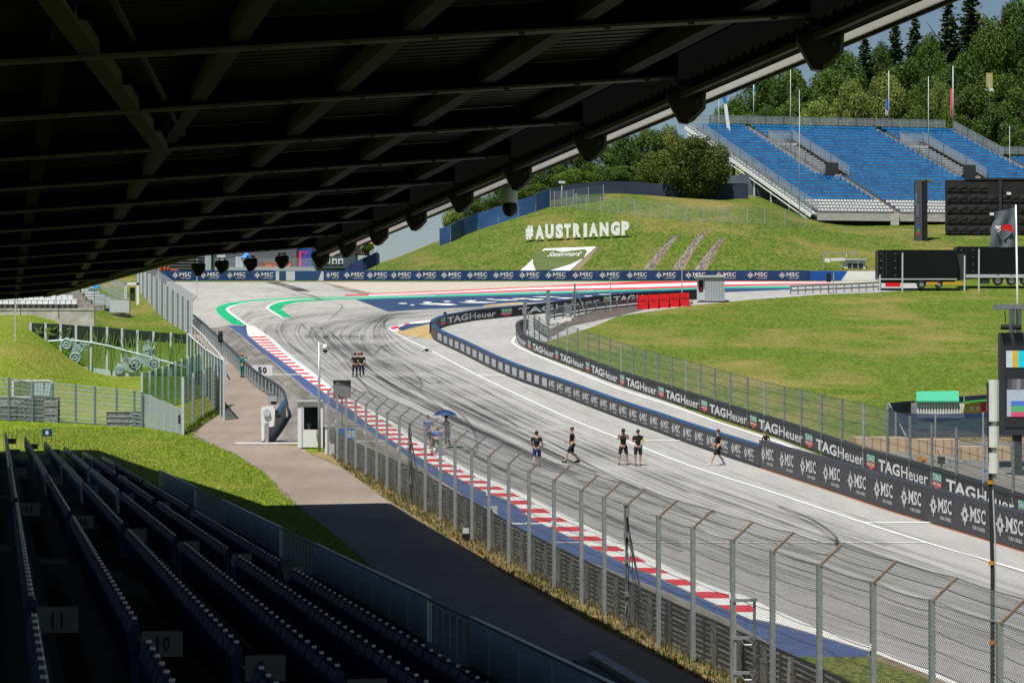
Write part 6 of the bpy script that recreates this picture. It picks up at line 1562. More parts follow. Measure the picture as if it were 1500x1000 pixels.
# ------------------------------------------------------------------ right side: trucks, screens, enclosure
def slab(mb, x0, x1, y0, y1, D, dep, mi=0):
    a = at(x0, y1, D); b = at(x1, y0, D); return mb.hexa([(a.x, D, a.z), (b.x, D, a.z), (b.x, D+dep, a.z), (a.x, D+dep, a.z), (a.x, D, b.z), (b.x, D, b.z), (b.x, D+dep, b.z), (a.x, D+dep, b.z)], mi)
M_truck = mat('trailer_black', (.006, .007, .008), .35, var=.3, scale=.5, spec=.25); M_yel = mat('bar_yellow', (.60, .33, .02), .5); M_tyre = mat('tyre_rubber', (.012, .012, .012), .8); M_rim = mat('rim_grey', (.35, .36, .37), .4, metal=.4)
def wheel(px, py, rpx, D, parent):
    c = at(px, py, D); r = rpx*D/F; mb = MB(); n = 20
    V = []; 
    for y in (0, .32):
        for rr_ in (r, r*.58): V += [(c.x+rr_*math.cos(k*2*math.pi/n), c.y+y, c.z+rr_*math.sin(k*2*math.pi/n)) for k in range(n)]
    Fc = []
    for k in range(n): q = (k+1) % n; Fc += [(k, q, n+q, n+k), (2*n+k, 3*n+k, 3*n+q, 2*n+q), (k, 2*n+k, 2*n+q, q)]
    mb.add(V, Fc); w_ = mb.build('wheel', M_tyre, parent)
    mb = MB(); mb.tube([(c.x, c.y+.06, c.z), (c.x, c.y+.3, c.z)], r*.6, 16); mb.ball((c.x, c.y+.05, c.z), (r*.2, .06, r*.2)); mb.build('rim', M_rim, w_)
DT = G(1340, 424).y-2
def trailer(x0, x1, y0, y1, lab, wheels, hinge, D=DT):
    gnd = on((x0-750)/F*D, D); t = thing('box_trailer', tuple(gnd), lab, 'trailer', 'black trailers parked under the blue stand'); mb = MB(); slab(mb, x0, x1, y0, y1, D, 2.5); o = mb.build('box_body', M_truck, t)
    mb = MB()
    for k in range(4):
        y = y0+(y1-y0)*(.12+.25*k)
        for x in hinge: slab(mb, x, x+2.6, y, y+.9, D-.04, .03)
    mb.build('hinges', M_galvd, o)
    for x in (hinge[0]+4, hinge[0]+9): mb = MB(); slab(mb, x, x+.7, y0+1, y1-2, D-.05, .04); mb.build('door_bar', M_dark, o)
    mb = MB(); slab(mb, x0, x1, y1, y1+1.6, D-.02, 2.5); mb.build('chassis_rail', M_lgrey, t)
    mb = MB(); slab(mb, x0+4, x1-3, y1+1.6, y1+6, D+.6, 1.2); mb.build('underframe', M_black, t)
    for x, r in wheels: wheel(x, y1+8.3, r, D-.02, t)
    return t
t = trailer(1286.5, 1402, 366, 408, 'long black box trailer, left one of the two, with a yellow side bar', [(1350, 6.4), (1375, 5.6)], (1289, 1310))
for x0, x1 in ((1357, 1373), (1381, 1412)): mb = MB(); slab(mb, x0, x1, 413, 417, DT-.1, .1); mb.build('yellow_bar', M_yel, t)
mb = MB(); slab(mb, 1297, 1319, 414, 420, DT+.0, .12); mb.build('red_tail_lamps', M_redb, t)
mb = MB(); slab(mb, 1402, 1412, 372, 410, DT+.8, 1.2); mb.build('headboard', M_dark, t)
t = trailer(1402, 1545, 361, 402, 'taller black semi-trailer at the right edge with its three big wheels', [(1462, 7.6), (1482, 7.6), (1502, 7.6)], (1406, 1424), DT+3.2)
mb = MB(); slab(mb, 1415, 1500, 404, 406.5, DT+3.1, .2); mb.build('silver_rail', M_lgrey, t)
mb = MB(); slab(mb, 1437, 1450, 407, 415, DT+3.2, .8); mb.build('fuel_tank', M_dark, t)
for k, x in enumerate((1289, 1322, 1413, 1434)):
    p = G(x, 424); D = p.y-3.5; p = on((x-750)/F*D, D); t = thing('fence_post', tuple(p), ['pale post at the left end of the left trailer', 'pale post in front of the left trailer doors', 'pale post between the two trailers', 'pale post in front of the right trailer'][k], 'post'); mb = MB(); mb.bar(p-Vector((0, 0, .2)), at(x, [402, 370, 374, 364][k], D), .15, .15, up=(0, 1, 0)); mb.build('post', M_lgrey, t); mb = MB(); mb.box(tuple(at(x, [402, 370, 374, 364][k], D)), (.18, .18, .06)); mb.build('cap', M_galvd, t)
# back of the big screen
DS = 352.0
t = thing('screen_wall_back', tuple(on((1440-750)/F*DS, DS)), 'rear of a huge black video wall made of stacked cabinets, behind the trailers', 'screen')
mb = MB(); slab(mb, 1386, 1540, 264, 357.5, DS, .8); slab(mb, 1414, 1540, 261, 266, DS, .8); mb.build('panel_body', mat('screen_back', (.012, .012, .013), .6, var=.4, scale=2), t)
M_cab = mat('cabinet_grey', (.045, .043, .044), .6, col2=(.010, .010, .010), scale=1.6, detail=7)
for r_ in range(6):
    for c_ in range(8):
        x0 = 1387+c_*15.2; y0 = 268+r_*15.4
        if c_ > 3 and r_ == 0: continue
        mb = MB(); slab(mb, x0+.5, x0+14.6, y0+1.2, y0+12, DS-.12, .1); o = mb.build('cabinet', M_cab, t)
        mb = MB(); a, b = at(x0+1, y0+11, DS-.2), at(x0+14, y0+3, DS-.2); mb.bar(a, b, .05, .05); mb.bar(at(x0+1, y0+6.5, DS-.2), at(x0+14, y0+6.5, DS-.2), .05, .05); mb.build('brace', M_black, o)
for x, y0, y1 in ((1465.5, 264, 312),): mb = MB(); slab(mb, x-2, x+2, y0, y1, DS-.5, .3); mb.build('steel_column', M_dark, t)
for x, y in ((1478, 283.5), (1453, 313.5)): mb = MB(); slab(mb, x-3, x+3, y-2, y+2, DS-.3, .2); mb.build('white_box', M_wht, t)
for x in (1400, 1440, 1490): mb = MB(); mb.bar(on((x-750)/F*DS, DS+.4, -.4), at(x, 357.5, DS+.4), .3, .3, up=(0, 1, 0)); mb.build('support_leg', M_dark, t)
D = 345.0
t = thing('screen_edge_on', tuple(on((1350-750)/F*D, D)), 'tall narrow video screen seen edge-on between the stand and the trailers', 'screen')
mb = MB(); slab(mb, 1353, 1358.5, 264, 364, D-.2, 2.2); slab(mb, 1340, 1353.5, 265, 362, D+.1, .5); mb.build('frame', M_black, t)
mb = MB(); slab(mb, 1340.5, 1350.5, 266, 361, D, .1); o = mb.build('screen_face', mat('screen_grey_face', (.075, .075, .085), .4, var=.2), t)
for x0, x1, y0, y1, c in ((1341, 1343, 283, 300, (.04, .25, .2)), (1344, 1346, 280, 296, (.08, .06, .15)), (1343, 1347, 328, 334, (.02, .08, .4)), (1343, 1347, 334, 340, (.03, .25, .05)), (1343, 1347, 340, 345, (.5, .03, .03)), (1342, 1346, 300, 318, (.12, .12, .2))):
    mb = MB(); slab(mb, x0, x1, y0, y1, D-.03, .02); mb.build('colour_patch', mat('patch_%d_%d' % (x0, y0), c, .5), o)
mb = MB(); slab(mb, 1350, 1366, 263, 265.5, D-.1, 1.5); mb.build('top_plate', mat('top_olive', (.16, .17, .03), .6), t)
mb = MB(); mb.bar(on((1356-750)/F*D, D+1, -.4), at(1356, 362, D+1), .5, .5, up=(0, 1, 0)); mb.build('leg', M_black, t)
# black banner flag on a pole
D = 190.0
t = thing('banner_flag', tuple(on((1492-750)/F*D, D)), 'dark grey banner flag with a red and white mark on a white pole, right edge', 'flag')
mb = MB(); mb.tube([on((1492.5-750)/F*D, D), at(1488, 300, D)], [.09, .06], 8); mb.build('pole', M_wht, t, True)
V = []; Fc = []; n = 12
for j in range(n+1):
    y = 308+54*j/n; xl = 1458+(1449-1458)*min(1, (j/n)*1.15)+1.5*math.sin(j*.8); xr = 1487.5
    for i in range(9):
        u = i/8; V.append(at(xl+(xr-xl)*u, y+(1-u)*(2.5 if j < 4 else 0)-(u*4 if j == 0 else 0), D+.10*math.sin(u*9+j*.35)))
for j in range(n):
    for i in range(8): q = j*9+i; Fc.append((q, q+1, q+10, q+9))
mb = MB(); mb.add(V, Fc); o = mb.build('cloth', mat('flag_charcoal', (.10, .115, .14), .6, var=.2, scale=2), t, True)
mb = MB()
for P in ([(1467,329.5),(1482,329),(1484.5,339),(1478,339),(1476,335),(1473,335),(1472,338.5),(1468.5,338.5)], ): mb.add([at(x, y, D-.28) for x, y in P], [tuple(range(len(P)))])
mb.build('red_mark', M_redb, o)
mb = MB()
for P in ([(1457.5,331),(1466,330.5),(1466,333),(1464,333.5),(1464,339.5),(1461,339.5),(1460,334),(1458,334)], [(1461,336),(1466,335),(1466,337.5),(1461,338)]): mb.add([at(x, y, D-.28) for x, y in P], [tuple(range(len(P)))])
mb.build('white_mark', M_wht, o)
# video screen at the right edge
D = 124.0
t = thing('video_screen', tuple(on((1500-750)/F*D, D)), 'large dark video screen showing colour bars, cut by the right edge', 'screen')
mb = MB(); slab(mb, 1465, 1640, 487, 637, D, .5); o = mb.build('housing', mat('screen_charcoal', (.035, .037, .042), .5, var=.1), t)
def emis(name, c, s_=.5):
    m = mat(name, c, .3); b = m.node_tree.nodes['Principled BSDF']; b.inputs['Emission Color'].default_value = (*c, 1); b.inputs['Emission Strength'].default_value = s_; return m
mb = MB(); slab(mb, 1472, 1630, 500, 626, D-.03, .02); sc = mb.build('display', emis('display_black', (.02, .021, .025), .3), t)
for x0, x1, y0, y1, c in ((1474, 1483, 513.5, 538, (.34, .42, .46)), (1483, 1491.5, 513.5, 538, (.45, .28, .03)), (1491.5, 1503, 513.5, 538, (.01, .40, .50)), (1503, 1515, 513.5, 538, (.02, .35, .05)),
     (1476, 1482, 555, 570, (.05, .05, .055)), (1482, 1489, 555, 570, (.09, .09, .10)), (1489, 1495, 555, 570, (.15, .15, .16)), (1495, 1502, 555, 570, (.07, .07, .08)),
     (1475, 1600, 570.5, 587, (.28, .33, .38)), (1475, 1481, 587, 610, (.26, .31, .36)), (1481, 1600, 587, 594, (.05, .12, .42)), (1481, 1600, 594, 603, (.07, .27, .12)), (1481, 1600, 603, 610, (.42, .06, .12))):
    mb = MB(); slab(mb, x0, x1, y0, y1, D-.06, .02); mb.build('colour_bar', emis('bar_%d_%d' % (int(x0), int(y0)), c), sc)
for x in (1491, 1560): mb = MB(); slab(mb, x-6, x+6, 637, 712, D+.1, .4); mb.build('leg', M_dark, t)
mb = MB(); slab(mb, 1460, 1530, 445.5, 452.5, D-.3, 1.0); mb.build('top_beam', M_galvd, t)
for x in (1483, 1493): mb = MB(); slab(mb, x-3.5, x+3.5, 452, 487, D+.1, .3); mb.build('hoist_post', M_galv, t)
for x in (1472, 1490): mb = MB(); q = at(x, 479, D-.2); mb.tube([q-Vector((.18, 0, 0)), q+Vector((.18, 0, 0))], .13, 10); mb.tube([q, at(x+1, 466, D-.2), at(x-1, 455, D-.2)], .02, 5); mb.build('hoist_motor', M_black, t)
# enclosure with blue netting, containers and boards
M_bnet = netting_mat('blue_netting', (.020, .045, .110), alpha=.86)
en = thing('netted_fence', tuple(G(1310, 645)), 'dark blue netted site fence around the container and yellow booth', 'fence')
def wallp(pts, parent, m, name='netting'):
    mb = MB()
    for (x0, t0, b0, D0_), (x1, t1, b1, D1_) in zip(pts, pts[1:]): mb.add([at(x0, b0, D0_), at(x1, b1, D1_), at(x1, t1, D1_), at(x0, t0, D0_)], [(0, 1, 2, 3)])
    o = mb.build(name, m, parent)
    for (x0, t0, b0, D0_) in pts: mb = MB(); mb.bar(at(x0, b0, D0_), at(x0, t0-1, D0_), .08, .08, up=(0, 1, 0)); mb.build('post', M_galv, parent)
wallp([(1300,590,628,150), (1340,586.5,628,158), (1412,580,625,162), (1470,576,625,163), (1530,572,620,164)], en, M_nscr)
wallp([(1302,592,640,149), (1312,604,642,143), (1370,606,641,142), (1440,604,640,141), (1520,602,640,140)], en, M_bnet)
mb = MB(); mb.tube([at(1302, 590, 148.5), at(1333, 650, 138)], .04, 6); mb.build('diagonal_stay', M_galv, en)
D = 152.0
t = thing('site_container', tuple(on((1370-750)/F*D, D)), 'pale ribbed container with a green awning roof inside the netted fence', 'container')
mb = MB(); slab(mb, 1343, 1412, 590, 612, D, 2.2)
mb.build('body', M_lgrey, t); mb = MB()
for k in range(17): slab(mb, 1344+k*4.1, 1346+k*4.1, 591, 612, D-.06, .05)
mb.build('ribs', M_wht, t)
mb = MB(); a, b, c, d = at(1342, 589, D-.2), at(1405, 589, D-.2), at(1404, 574, D+1.6), at(1342.5, 575, D+1.6); mb.hexa([a, b, c, d, a+Vector((0, 0, .08)), b+Vector((0, 0, .08)), c+Vector((0, 0, .08)), d+Vector((0, 0, .08))]); mb.build('green_roof', mat('awning_green', (.06, .38, .22), .6, var=.1), t)
D = 150.0
t = thing('yellow_booth', tuple(on((1430-750)/F*D, D)), 'small yellow booth with two square windows and a green roof edge', 'booth')
mb = MB(); a = [at(1415, 606, D), at(1444, 606, D), at(1443, 588, D), at(1417, 591, D)]; mb.hexa([a[0], a[1], a[1]+Vector((0, 1.2, 0)), a[0]+Vector((0, 1.2, 0)), a[3], a[2], a[2]+Vector((0, 1.2, 0)), a[3]+Vector((0, 1.2, 0))]); mb.build('body', mat('booth_yellow', (.60, .42, .09), .6, var=.1), t)
for x in (1423, 1433): mb = MB(); slab(mb, x-2.2, x+2.2, 594.5, 599.5, D-.04, .03); mb.build('window', M_wht, t)
mb = MB(); mb.bar(at(1410, 589.5, D), at(1445, 586, D), 1.4, .09); mb.build('roof_edge', mat('roof_green', (.04, .30, .05), .6), t)
mb = MB(); slab(mb, 1438, 1444, 586, 603, D-.1, .08); mb.build('red_strip', M_redb, t)
D = 128.0
t = thing('green_white_panel', tuple(on((1455-750)/F*D, D)), 'green and white square panel behind the white mast cylinders', 'panel')
mb = MB(); slab(mb, 1446, 1468, 561, 603, D+.3, .12); mb.build('white_board', M_wht, t)
for y0, y1 in ((561, 575), (594, 603)): 
    for x0, x1 in ((1446, 1452), (1461, 1468)): mb = MB(); slab(mb, x0, x1, y0, y1, D+.24, .05); mb.build('green_square', mat('panel_green', (.01, .42, .12), .6), t)
mb = MB(); slab(mb, 1455, 1459, 602, 690, D+.5, .2); mb.build('leg', M_galvd, t)
M_ply = mat('plywood', (.50, .35, .21), .8, col2=(.62, .46, .30), scale=1.2)
for k, (x0, x1, y0, y1, D, lab) in enumerate(((1253, 1327, 640, 668, 139, 'long plywood crate behind the fence, left of the orange block'), (1334, 1406, 643, 672, 137, 'plywood crate in the middle, behind the black signal lamp'), (1408, 1480, 654, 692, 134, 'large plywood crate left of the screen leg'))):
    t = thing('plywood_crate', tuple(on((x0-750)/F*D, D)), lab, 'crate', 'plywood crates behind the pit exit fence'); mb = MB(); slab(mb, x0, x1, y0, y1, D, 2.0); mb.build('box', M_ply, t)
    mb = MB()
    for j in range(7): x = x0+(x1-x0)*j/6; slab(mb, x-.5, x+.5, y0, y1, D-.04, .03)
    mb.build('battens', mat('batten', (.36, .25, .15), .8), t)
D = 130
t = thing('dry_bank', tuple(on((1400-750)/F*D, 146)), 'strip of brown dry bank behind the plywood crates', 'bank'); mb = MB()
a, b = on((1320-750)/F*146, 146), on((1560-750)/F*146, 146); mb.hexa([a-Vector((0, 2, .5)), b-Vector((0, 2, .5)), b+Vector((0, 2, -.5)), a+Vector((0, 2, -.5)), a+Vector((0, 0, .5)), b+Vector((0, 0, .5)), b+Vector((0, 1, .5)), a+Vector((0, 1, .5))]); mb.build('bank', M_dry, t)
D = 132.0
t = thing('orange_block', tuple(on((1352-750)/F*D, D)), 'orange plastic block beside the crates', 'block'); mb = MB(); slab(mb, 1346, 1359, 670, 684, D, .5); slab(mb, 1347, 1350, 667, 671, D, .3); mb.build('body', mat('plastic_orange', (.62, .22, .01), .5), t)
mb = MB(); slab(mb, 1350, 1356, 674, 678, D-.05, .05); mb.build('handle', M_dark, t)
t = thing('signal_lamp', tuple(on((1379-750)/F*129, 129)), 'black round signal lamp on a stem behind the black sponsor wall', 'signal light'); q = at(1379, 674, 129); mb = MB(); mb.tube([q-Vector((0, .15, 0)), q+Vector((0, .15, 0))], .16, 12); mb.box((q.x, q.y+.05, q.z), (.34, .2, .36)); mb.build('housing', M_black, t); mb = MB(); mb.bar(on(q.x, 129, -.2), q, .06, .06, up=(0, 1, 0)); mb.tube([q, q+Vector((-.2, 0, .5))], .02, 5); mb.build('stem', M_black, t)
# cars and dark things behind, low to the boards
D = 126.0
t = thing('parked_car', tuple(on((1440-750)/F*D, D)), 'bright blue car roof and bonnet just showing above the black sponsor wall', 'car')
mb = MB(); P = [(1409, 712), (1410, 701), (1418, 697), (1430, 696), (1440, 690.5), (1462, 690), (1474, 697), (1490, 700), (1492, 712)]
A_ = [at(x, y, D) for x, y in P]; B_ = [p+Vector((0, 1.7, 0)) for p in A_]; n = len(P); mb.add(A_+B_, [tuple(range(n)), tuple(range(2*n-1, n-1, -1))]+[(i, i+n, (i+1) % n+n, (i+1) % n) for i in range(n)]); mb.build('body', mat('car_blue', (.01, .20, .62), .25), t)
mb = MB(); a = [at(x, y, D-.03) for x, y in ((1432, 696.5), (1441, 691.5), (1461, 691), (1471, 697))]; mb.add(a, [(0, 1, 2, 3)]); mb.build('window', M_black, t)
for x in (1422, 1480): wheel(x, 712, 8, D-.05, t)
t = thing('grey_pallet_stack', tuple(on((1395-750)/F*131, 131)), 'grey stacked blocks beneath the plywood crates', 'pallets')
for k in range(6): mb = MB(); slab(mb, 1360+k*11, 1369+k*11, 676-(k % 2)*3, 690, 131.5, .8); mb.build('block', mat('block_grey', (.30, .31, .32), .8, var=.2), t)
t = thing('blue_tarpaulin', tuple(on((1485-750)/F*129, 129)), 'dark blue covered pile beside the screen leg', 'tarpaulin'); mb = MB(); slab(mb, 1462, 1530, 678, 712, 129.5, 1.5); mb.build('cover', M_bnet if False else mat('tarp_blue', (.02, .05, .14), .6, var=.3), t); mb = MB(); slab(mb, 1461, 1531, 676, 679, 129.4, 1.7); mb.build('fold', M_nscr, t)
# ------------------------------------------------------------------ middle: red blocks, grey cabin, steel rails
D = G(960, 449).y
t0 = None; D = 262
for k in range(5):
    x0 = 934+k*15.2; lab = ['leftmost red barrier block beside the brown path', 'second red barrier block from the left', 'middle one of the five red barrier blocks', 'second red barrier block from the right', 'rightmost red barrier block near the grey cabin'][k]
    Dk = G(x0+7, 453-k*1.1).y; t = thing('barrier_block', tuple(on((x0-750)/F*Dk, Dk)), lab, 'barrier', 'red barrier blocks'); mb = MB(); slab(mb, x0, x0+14.9, 432.3-k*.9, 453-k*1.1, Dk, 1.0); mb.build('block', M_redb, t); mb = MB(); slab(mb, x0+.5, x0+1.2, 433-k*.9, 452-k*1.1, Dk-.03, .02); slab(mb, x0+3, x0+12, 440-k, 440.5-k, Dk-.03, .02); mb.build('strap', mat('strap_dark_red', (.28, .005, .01), .6), t)
D = G(1040, 443).y
t = thing('grey_cabin', tuple(G(1040, 443)), 'small grey site cabin with an open side window right of the red blocks', 'cabin')
mb = MB(); slab(mb, 1032.5, 1061.5, 406, 441, D, 2.2); mb.build('front_wall', M_grey, t); mb = MB()
for x in (1034, 1038, 1042, 1046, 1050, 1054, 1058): slab(mb, x, x+.25, 407, 441, D-.02, .02)
mb.build('panel_seams', M_galvd, t)
mb = MB(); slab(mb, 1021, 1032.4, 406, 410, D+.3, .2); slab(mb, 1021, 1023.5, 410, 440, D+.3, .2); slab(mb, 1030, 1032.4, 410, 440, D+.3, .2); slab(mb, 1023.5, 1030, 428, 440, D+.3, .2); mb.build('side_wall', M_lgrey, t)
mb = MB(); slab(mb, 1023.5, 1030, 410, 428, D+.8, .1); mb.build('opening', M_dark, t); mb = MB(); slab(mb, 1024, 1029, 421, 427, D+.6, .1); mb.build('red_seat', M_redb, t)
mb = MB(); slab(mb, 1019.5, 1063, 403.2, 406, D-.15, 2.6); mb.build('roof', M_lgrey, t); mb = MB(); slab(mb, 1022, 1062, 441, 443, D+.1, 1.5); mb.build('base', M_dark, t)
def steel_rail(pts, lab, rails, postn=10, h=.95, name='steel_guardrail', thick=.07, col=None):
    P = [on(p.x, p.y) for p in [G(*q) for q in pts]]; t = thing(name, tuple(P[0]), lab, 'guardrail')
    for z in rails:
        mb = MB()
        for a, b in zip(P, P[1:]): mb.bar(a+Vector((0, 0, z)), b+Vector((0, 0, z)), thick, .2)
        mb.build('rail', col or M_galvd, t)
    L = arc([(p.x, p.y) for p in P]); 
    for k in range(postn+1):
        s = L[-1]*k/postn; i = 0
        while i < len(L)-2 and L[i+1] < s: i += 1
        q = P[i].lerp(P[i+1], (s-L[i])/(L[i+1]-L[i])); mb = MB(); mb.bar(q-Vector((0, 0, .2)), q+Vector((0, 0, h)), .13, .13, up=(0, 1, 0)); mb.build('post', col or M_galvd, t)
steel_rail([(800,470),(830,465),(862,459),(890,455.5),(935,450.5)], 'dark steel guardrail behind the curved corner hoarding, left of the red blocks', (.3, .6, .9), 10)
steel_rail([(1158,431.5),(1200,429.5),(1240,428),(1290,425.5)], 'open guardrail with brown posts along the crest left of the trailers', (.45, .9), 12, 1.0)
steel_rail([(805,497),(790,488),(782,480)], 'short dark guardrail end at the tip of the pit exit fence', (.3, .6, .9), 3)
for (x, yt, yb, lab, wd) in ((769, 442.5, 495, 'thick grey steel post at the tip of the pit exit fence', .30), (803, 425, 477, 'thickest grey steel post, right of the fence tip', .34), (842, 416, 464, 'tall grey post with slanting braces', .20), (894.5, 409, 456, 'thin tall post behind the shield logo', .10), (999, 397, 440, 'thin tall post left of the grey cabin', .12), (1221, 400, 430, 'thin post with a dark loudspeaker on the crest rail', .12)):
    p = G(x, yb); t = thing('steel_post', tuple(p), lab, 'post'); q = at(x, yt, p.y); mb = MB(); mb.bar(p-Vector((0, 0, .3)), q, wd, wd*.6, up=(0, 1, 0)); mb.build('post', M_galvd if wd > .15 else M_galv, t)
    mb = MB(); mb.box((q.x, q.y, q.z), (wd*1.2, wd*.8, .06)); mb.build('cap', M_galv, t)
    if x == 842:
        for dx in (-6, 16): mb = MB(); mb.bar(at(x+dx, yb-4, p.y-.2), at(x+dx*.2, yt+10, p.y-.1), .12, .1); mb.build('brace', M_galvd, t)
    if x == 1221: mb = MB(); slab(mb, 1211, 1217, 400, 413, p.y, .4); mb.build('speaker', M_black, t)
    if x == 803: mb = MB(); slab(mb, 804, 805.6, 426, 470, p.y+.2, .2); mb.build('second_flange', M_dark, t)
p = G(832, 470); t = thing('metal_cabinet', tuple(p), 'small dark grey metal cabinet on a white base at the start of the brown path', 'cabinet'); D = p.y
mb = MB(); slab(mb, 827.5, 836.5, 445, 465, D, .5); mb.build('body', mat('cabinet_dark', (.16, .18, .19), .5), t); mb = MB(); slab(mb, 826, 837, 464.5, 470, D-.15, .8); mb.build('base', M_wht, t); mb = MB(); slab(mb, 829, 834, 459, 463, D-.04, .03); mb.build('label_plate', M_conn, t)
# barrier cap hut behind the hoarding on the right
D = 322.0
t = thing('white_hut', tuple(on((1253-750)/F*D, D)), 'small white hut with a wide window just above the right end of the far hoarding', 'hut')
mb = MB(); slab(mb, 1237, 1268, 380.5, 398, D+.1, 2); mb.build('body', M_wht, t); mb = MB(); slab(mb, 1242, 1264, 386, 397, D+.03, .05); o = mb.build('window', M_dark, t)
for x in (1248, 1257): mb = MB(); slab(mb, x, x+.6, 386, 397, D, .03); mb.build('mullion', M_wht, o)
mb = MB(); slab(mb, 1235.5, 1269.5, 378.8, 380.8, D-.2, 2.6); mb.build('roof', M_lgrey, t)
t = thing('camera_scaffold', tuple(on((1230-750)/F*D, D)), 'thin scaffold frame with a white banner left of the white hut', 'frame')
for x in (1206, 1232, 1257): mb = MB(); mb.bar(at(x, 400, D-1), at(x, 370.5, D-1), .1, .1, up=(0, 1, 0)); mb.build('upright', M_galv, t)
mb = MB(); mb.bar(at(1206, 370.5, D-1), at(1258, 370.5, D-1), .1, .1); mb.build('top_bar', M_galv, t); mb = MB(); slab(mb, 1217, 1238, 378, 382, D-1.2, .05); slab(mb, 1208, 1216, 378, 384, D-1.2, .05); mb.build('banner', M_wht, t)
# ------------------------------------------------------------------ far left background
D = 334.0
def gz(x, D): return zg((x-750)/F*D, D)
t = thing('striped_building', tuple(on((290-750)/F*D, D)), 'dark building with horizontal louvres behind the far left hoarding', 'building')
mb = MB(); slab(mb, 150, 308, 340, 402, D, 6); mb.build('wall', mat('louvre_dark', (.045, .05, .055), .6), t); mb = MB()
for k in range(14): slab(mb, 150, 300, 342+k*4.2, 343.4+k*4.2, D-.15, .15)
mb.build('louvres', mat('louvre_grey', (.13, .14, .15), .5), t); mb = MB(); slab(mb, 300, 309, 340, 402, D-.2, .5); mb.build('corner_pier', M_grey, t)
t = thing('terrace_building', tuple(on((400-750)/F*D, D+1)), 'grey terrace with glass railing and orange tubs behind the lamps at the bend', 'building')
mb = MB(); slab(mb, 308, 520, 391, 403, D+.5, 4); mb.build('terrace_wall', M_grey, t); mb = MB(); slab(mb, 308, 470, 340, 392, D+5, 1); mb.build('rear_wall', mat('rear_dark', (.10, .11, .12), .7, var=.3), t)
mb = MB(); slab(mb, 312, 330, 372, 391, D+2, 1.5); slab(mb, 345, 356, 376, 391, D+2, 1.5); mb.build('white_counter', M_lgrey, t)
for x in range(310, 500, 13): mb = MB(); slab(mb, x, x+.6, 378, 392, D+.55, .05); mb.build('railing_post', M_galv, t)
mb = MB(); a = at(308, 378, D+.55); b = at(500, 378, D+.55); mb.add([at(308, 391, D+.55), at(500, 391, D+.55), b, a], [(0, 1, 2, 3)]); mb.build('glass_railing', netting_mat('rail_glass', (.4, .45, .5), alpha=.25), t)
for x0, x1, y0, y1, m in ((378, 387, 385, 391.5, 'dark_orange'), (389, 399, 384, 392, 'bright_orange'), (400, 405, 385, 391, 'bright_orange'), (418, 426, 382, 391, 'bright_orange'), (369, 376, 386, 391, 'dark_orange')):
    q = on((x0-750)/F*(D+1.5), D+1.5); o = thing('orange_tub', (at(x0, y1, D+1.5).x, D+1.5, at(x0, y1, D+1.5).z), {369: 'dark orange tub, leftmost on the far terrace', 378: 'dark orange tub, second from the left on the far terrace', 389: 'bright wide orange tub on the far terrace between two lamps', 400: 'small bright orange tub beside the wide one on the far terrace', 418: 'bright orange tub, rightmost on the far terrace'}[x0], 'tub', 'orange tubs on the terrace'); mb = MB(); slab(mb, x0, x1, y0, y1, D+1.5, .8); slab(mb, x0-.3, x1+.3, y0-.6, y0+.4, D+1.4, 1); mb.build('tub', mat(m, (.62, .11, .03) if m[0] == 'b' else (.36, .05, .03), .6), o)
t = thing('poster_panel', tuple((at(448, 391, D+2))), 'blue and magenta poster panel behind the lamps near the bend', 'poster'); mb = MB(); slab(mb, 437, 457, 364, 391, D+2, .2); o = mb.build('blue_board', mat('poster_blue', (.02, .07, .36), .6, var=.4), t)
mb = MB(); g_ = random.Random(4)
for k in range(16): x = g_.uniform(438, 449); y = g_.uniform(366, 388); mb.add([at(x, y, D+1.95), at(x+g_.uniform(1, 4), y+g_.uniform(-2, 2), D+1.95), at(x+g_.uniform(-1, 3), y+g_.uniform(2, 5), D+1.95)], [(0, 1, 2)])
slab(mb, 437.5, 442, 368, 390, D+1.9, .03); mb.build('magenta_pattern', mat('poster_magenta', (.65, .04, .16), .6), o); mb = MB(); slab(mb, 434, 437, 360, 392, D+1.8, .4); slab(mb, 457, 460, 360, 392, D+1.8, .4); mb.build('side_frames', M_dark, t)
D = 330.0
t = thing('dark_pavilion', tuple(on((490-750)/F*D, D)), 'dark blue-grey building with square white windows left of the sky gap', 'building')
mb = MB(); slab(mb, 460, 521, 350, 393, D+2, 5); mb.build('wall', mat('pavilion_wall', (.055, .085, .10), .5, var=.15), t)
for x in (470, 480, 490, 499): mb = MB(); slab(mb, x-3.5, x+3.5, 379, 386.5, D+1.9, .1); o = mb.build('window_frame', M_wht, t); mb = MB(); slab(mb, x-1.8, x+1.8, 381, 384.6, D+1.85, .1); mb.build('pane', M_dark, o)
mb = MB(); slab(mb, 519, 538, 352, 372, D+1.5, 3); mb.build('side_block', M_dark, t)
t = thing('navy_ramp_screen', tuple(at(520, 394, D)), 'navy fabric screen rising to the right at the foot of the hill shoulder', 'screen')
mb = MB(); P = [(501, 398), (514, 386), (552, 369), (556, 372), (556, 386), (532, 398)]; A_ = [at(x, y, D) for x, y in P]; B_ = [p+Vector((0, .3, 0)) for p in A_]; n = len(P); mb.add(A_+B_, [tuple(range(n)), tuple(range(2*n-1, n-1, -1))]+[(i, i+n, (i+1) % n+n, (i+1) % n) for i in range(n)]); mb.build('fabric', mat('screen_royal', (.014, .035, .12), .6, var=.2), t)
for x, y in ((514, 386), (533, 377), (552, 369)): mb = MB(); mb.bar(at(x, 398, D-.05), at(x, y-1, D-.05), .06, .06, up=(0, 1, 0)); mb.build('post', M_dark, t)
t = thing('orange_fencing', tuple(at(240, 400, 326)), 'orange plastic barrier tangle at the far left end of the navy hoarding', 'barrier')
mb = MB()
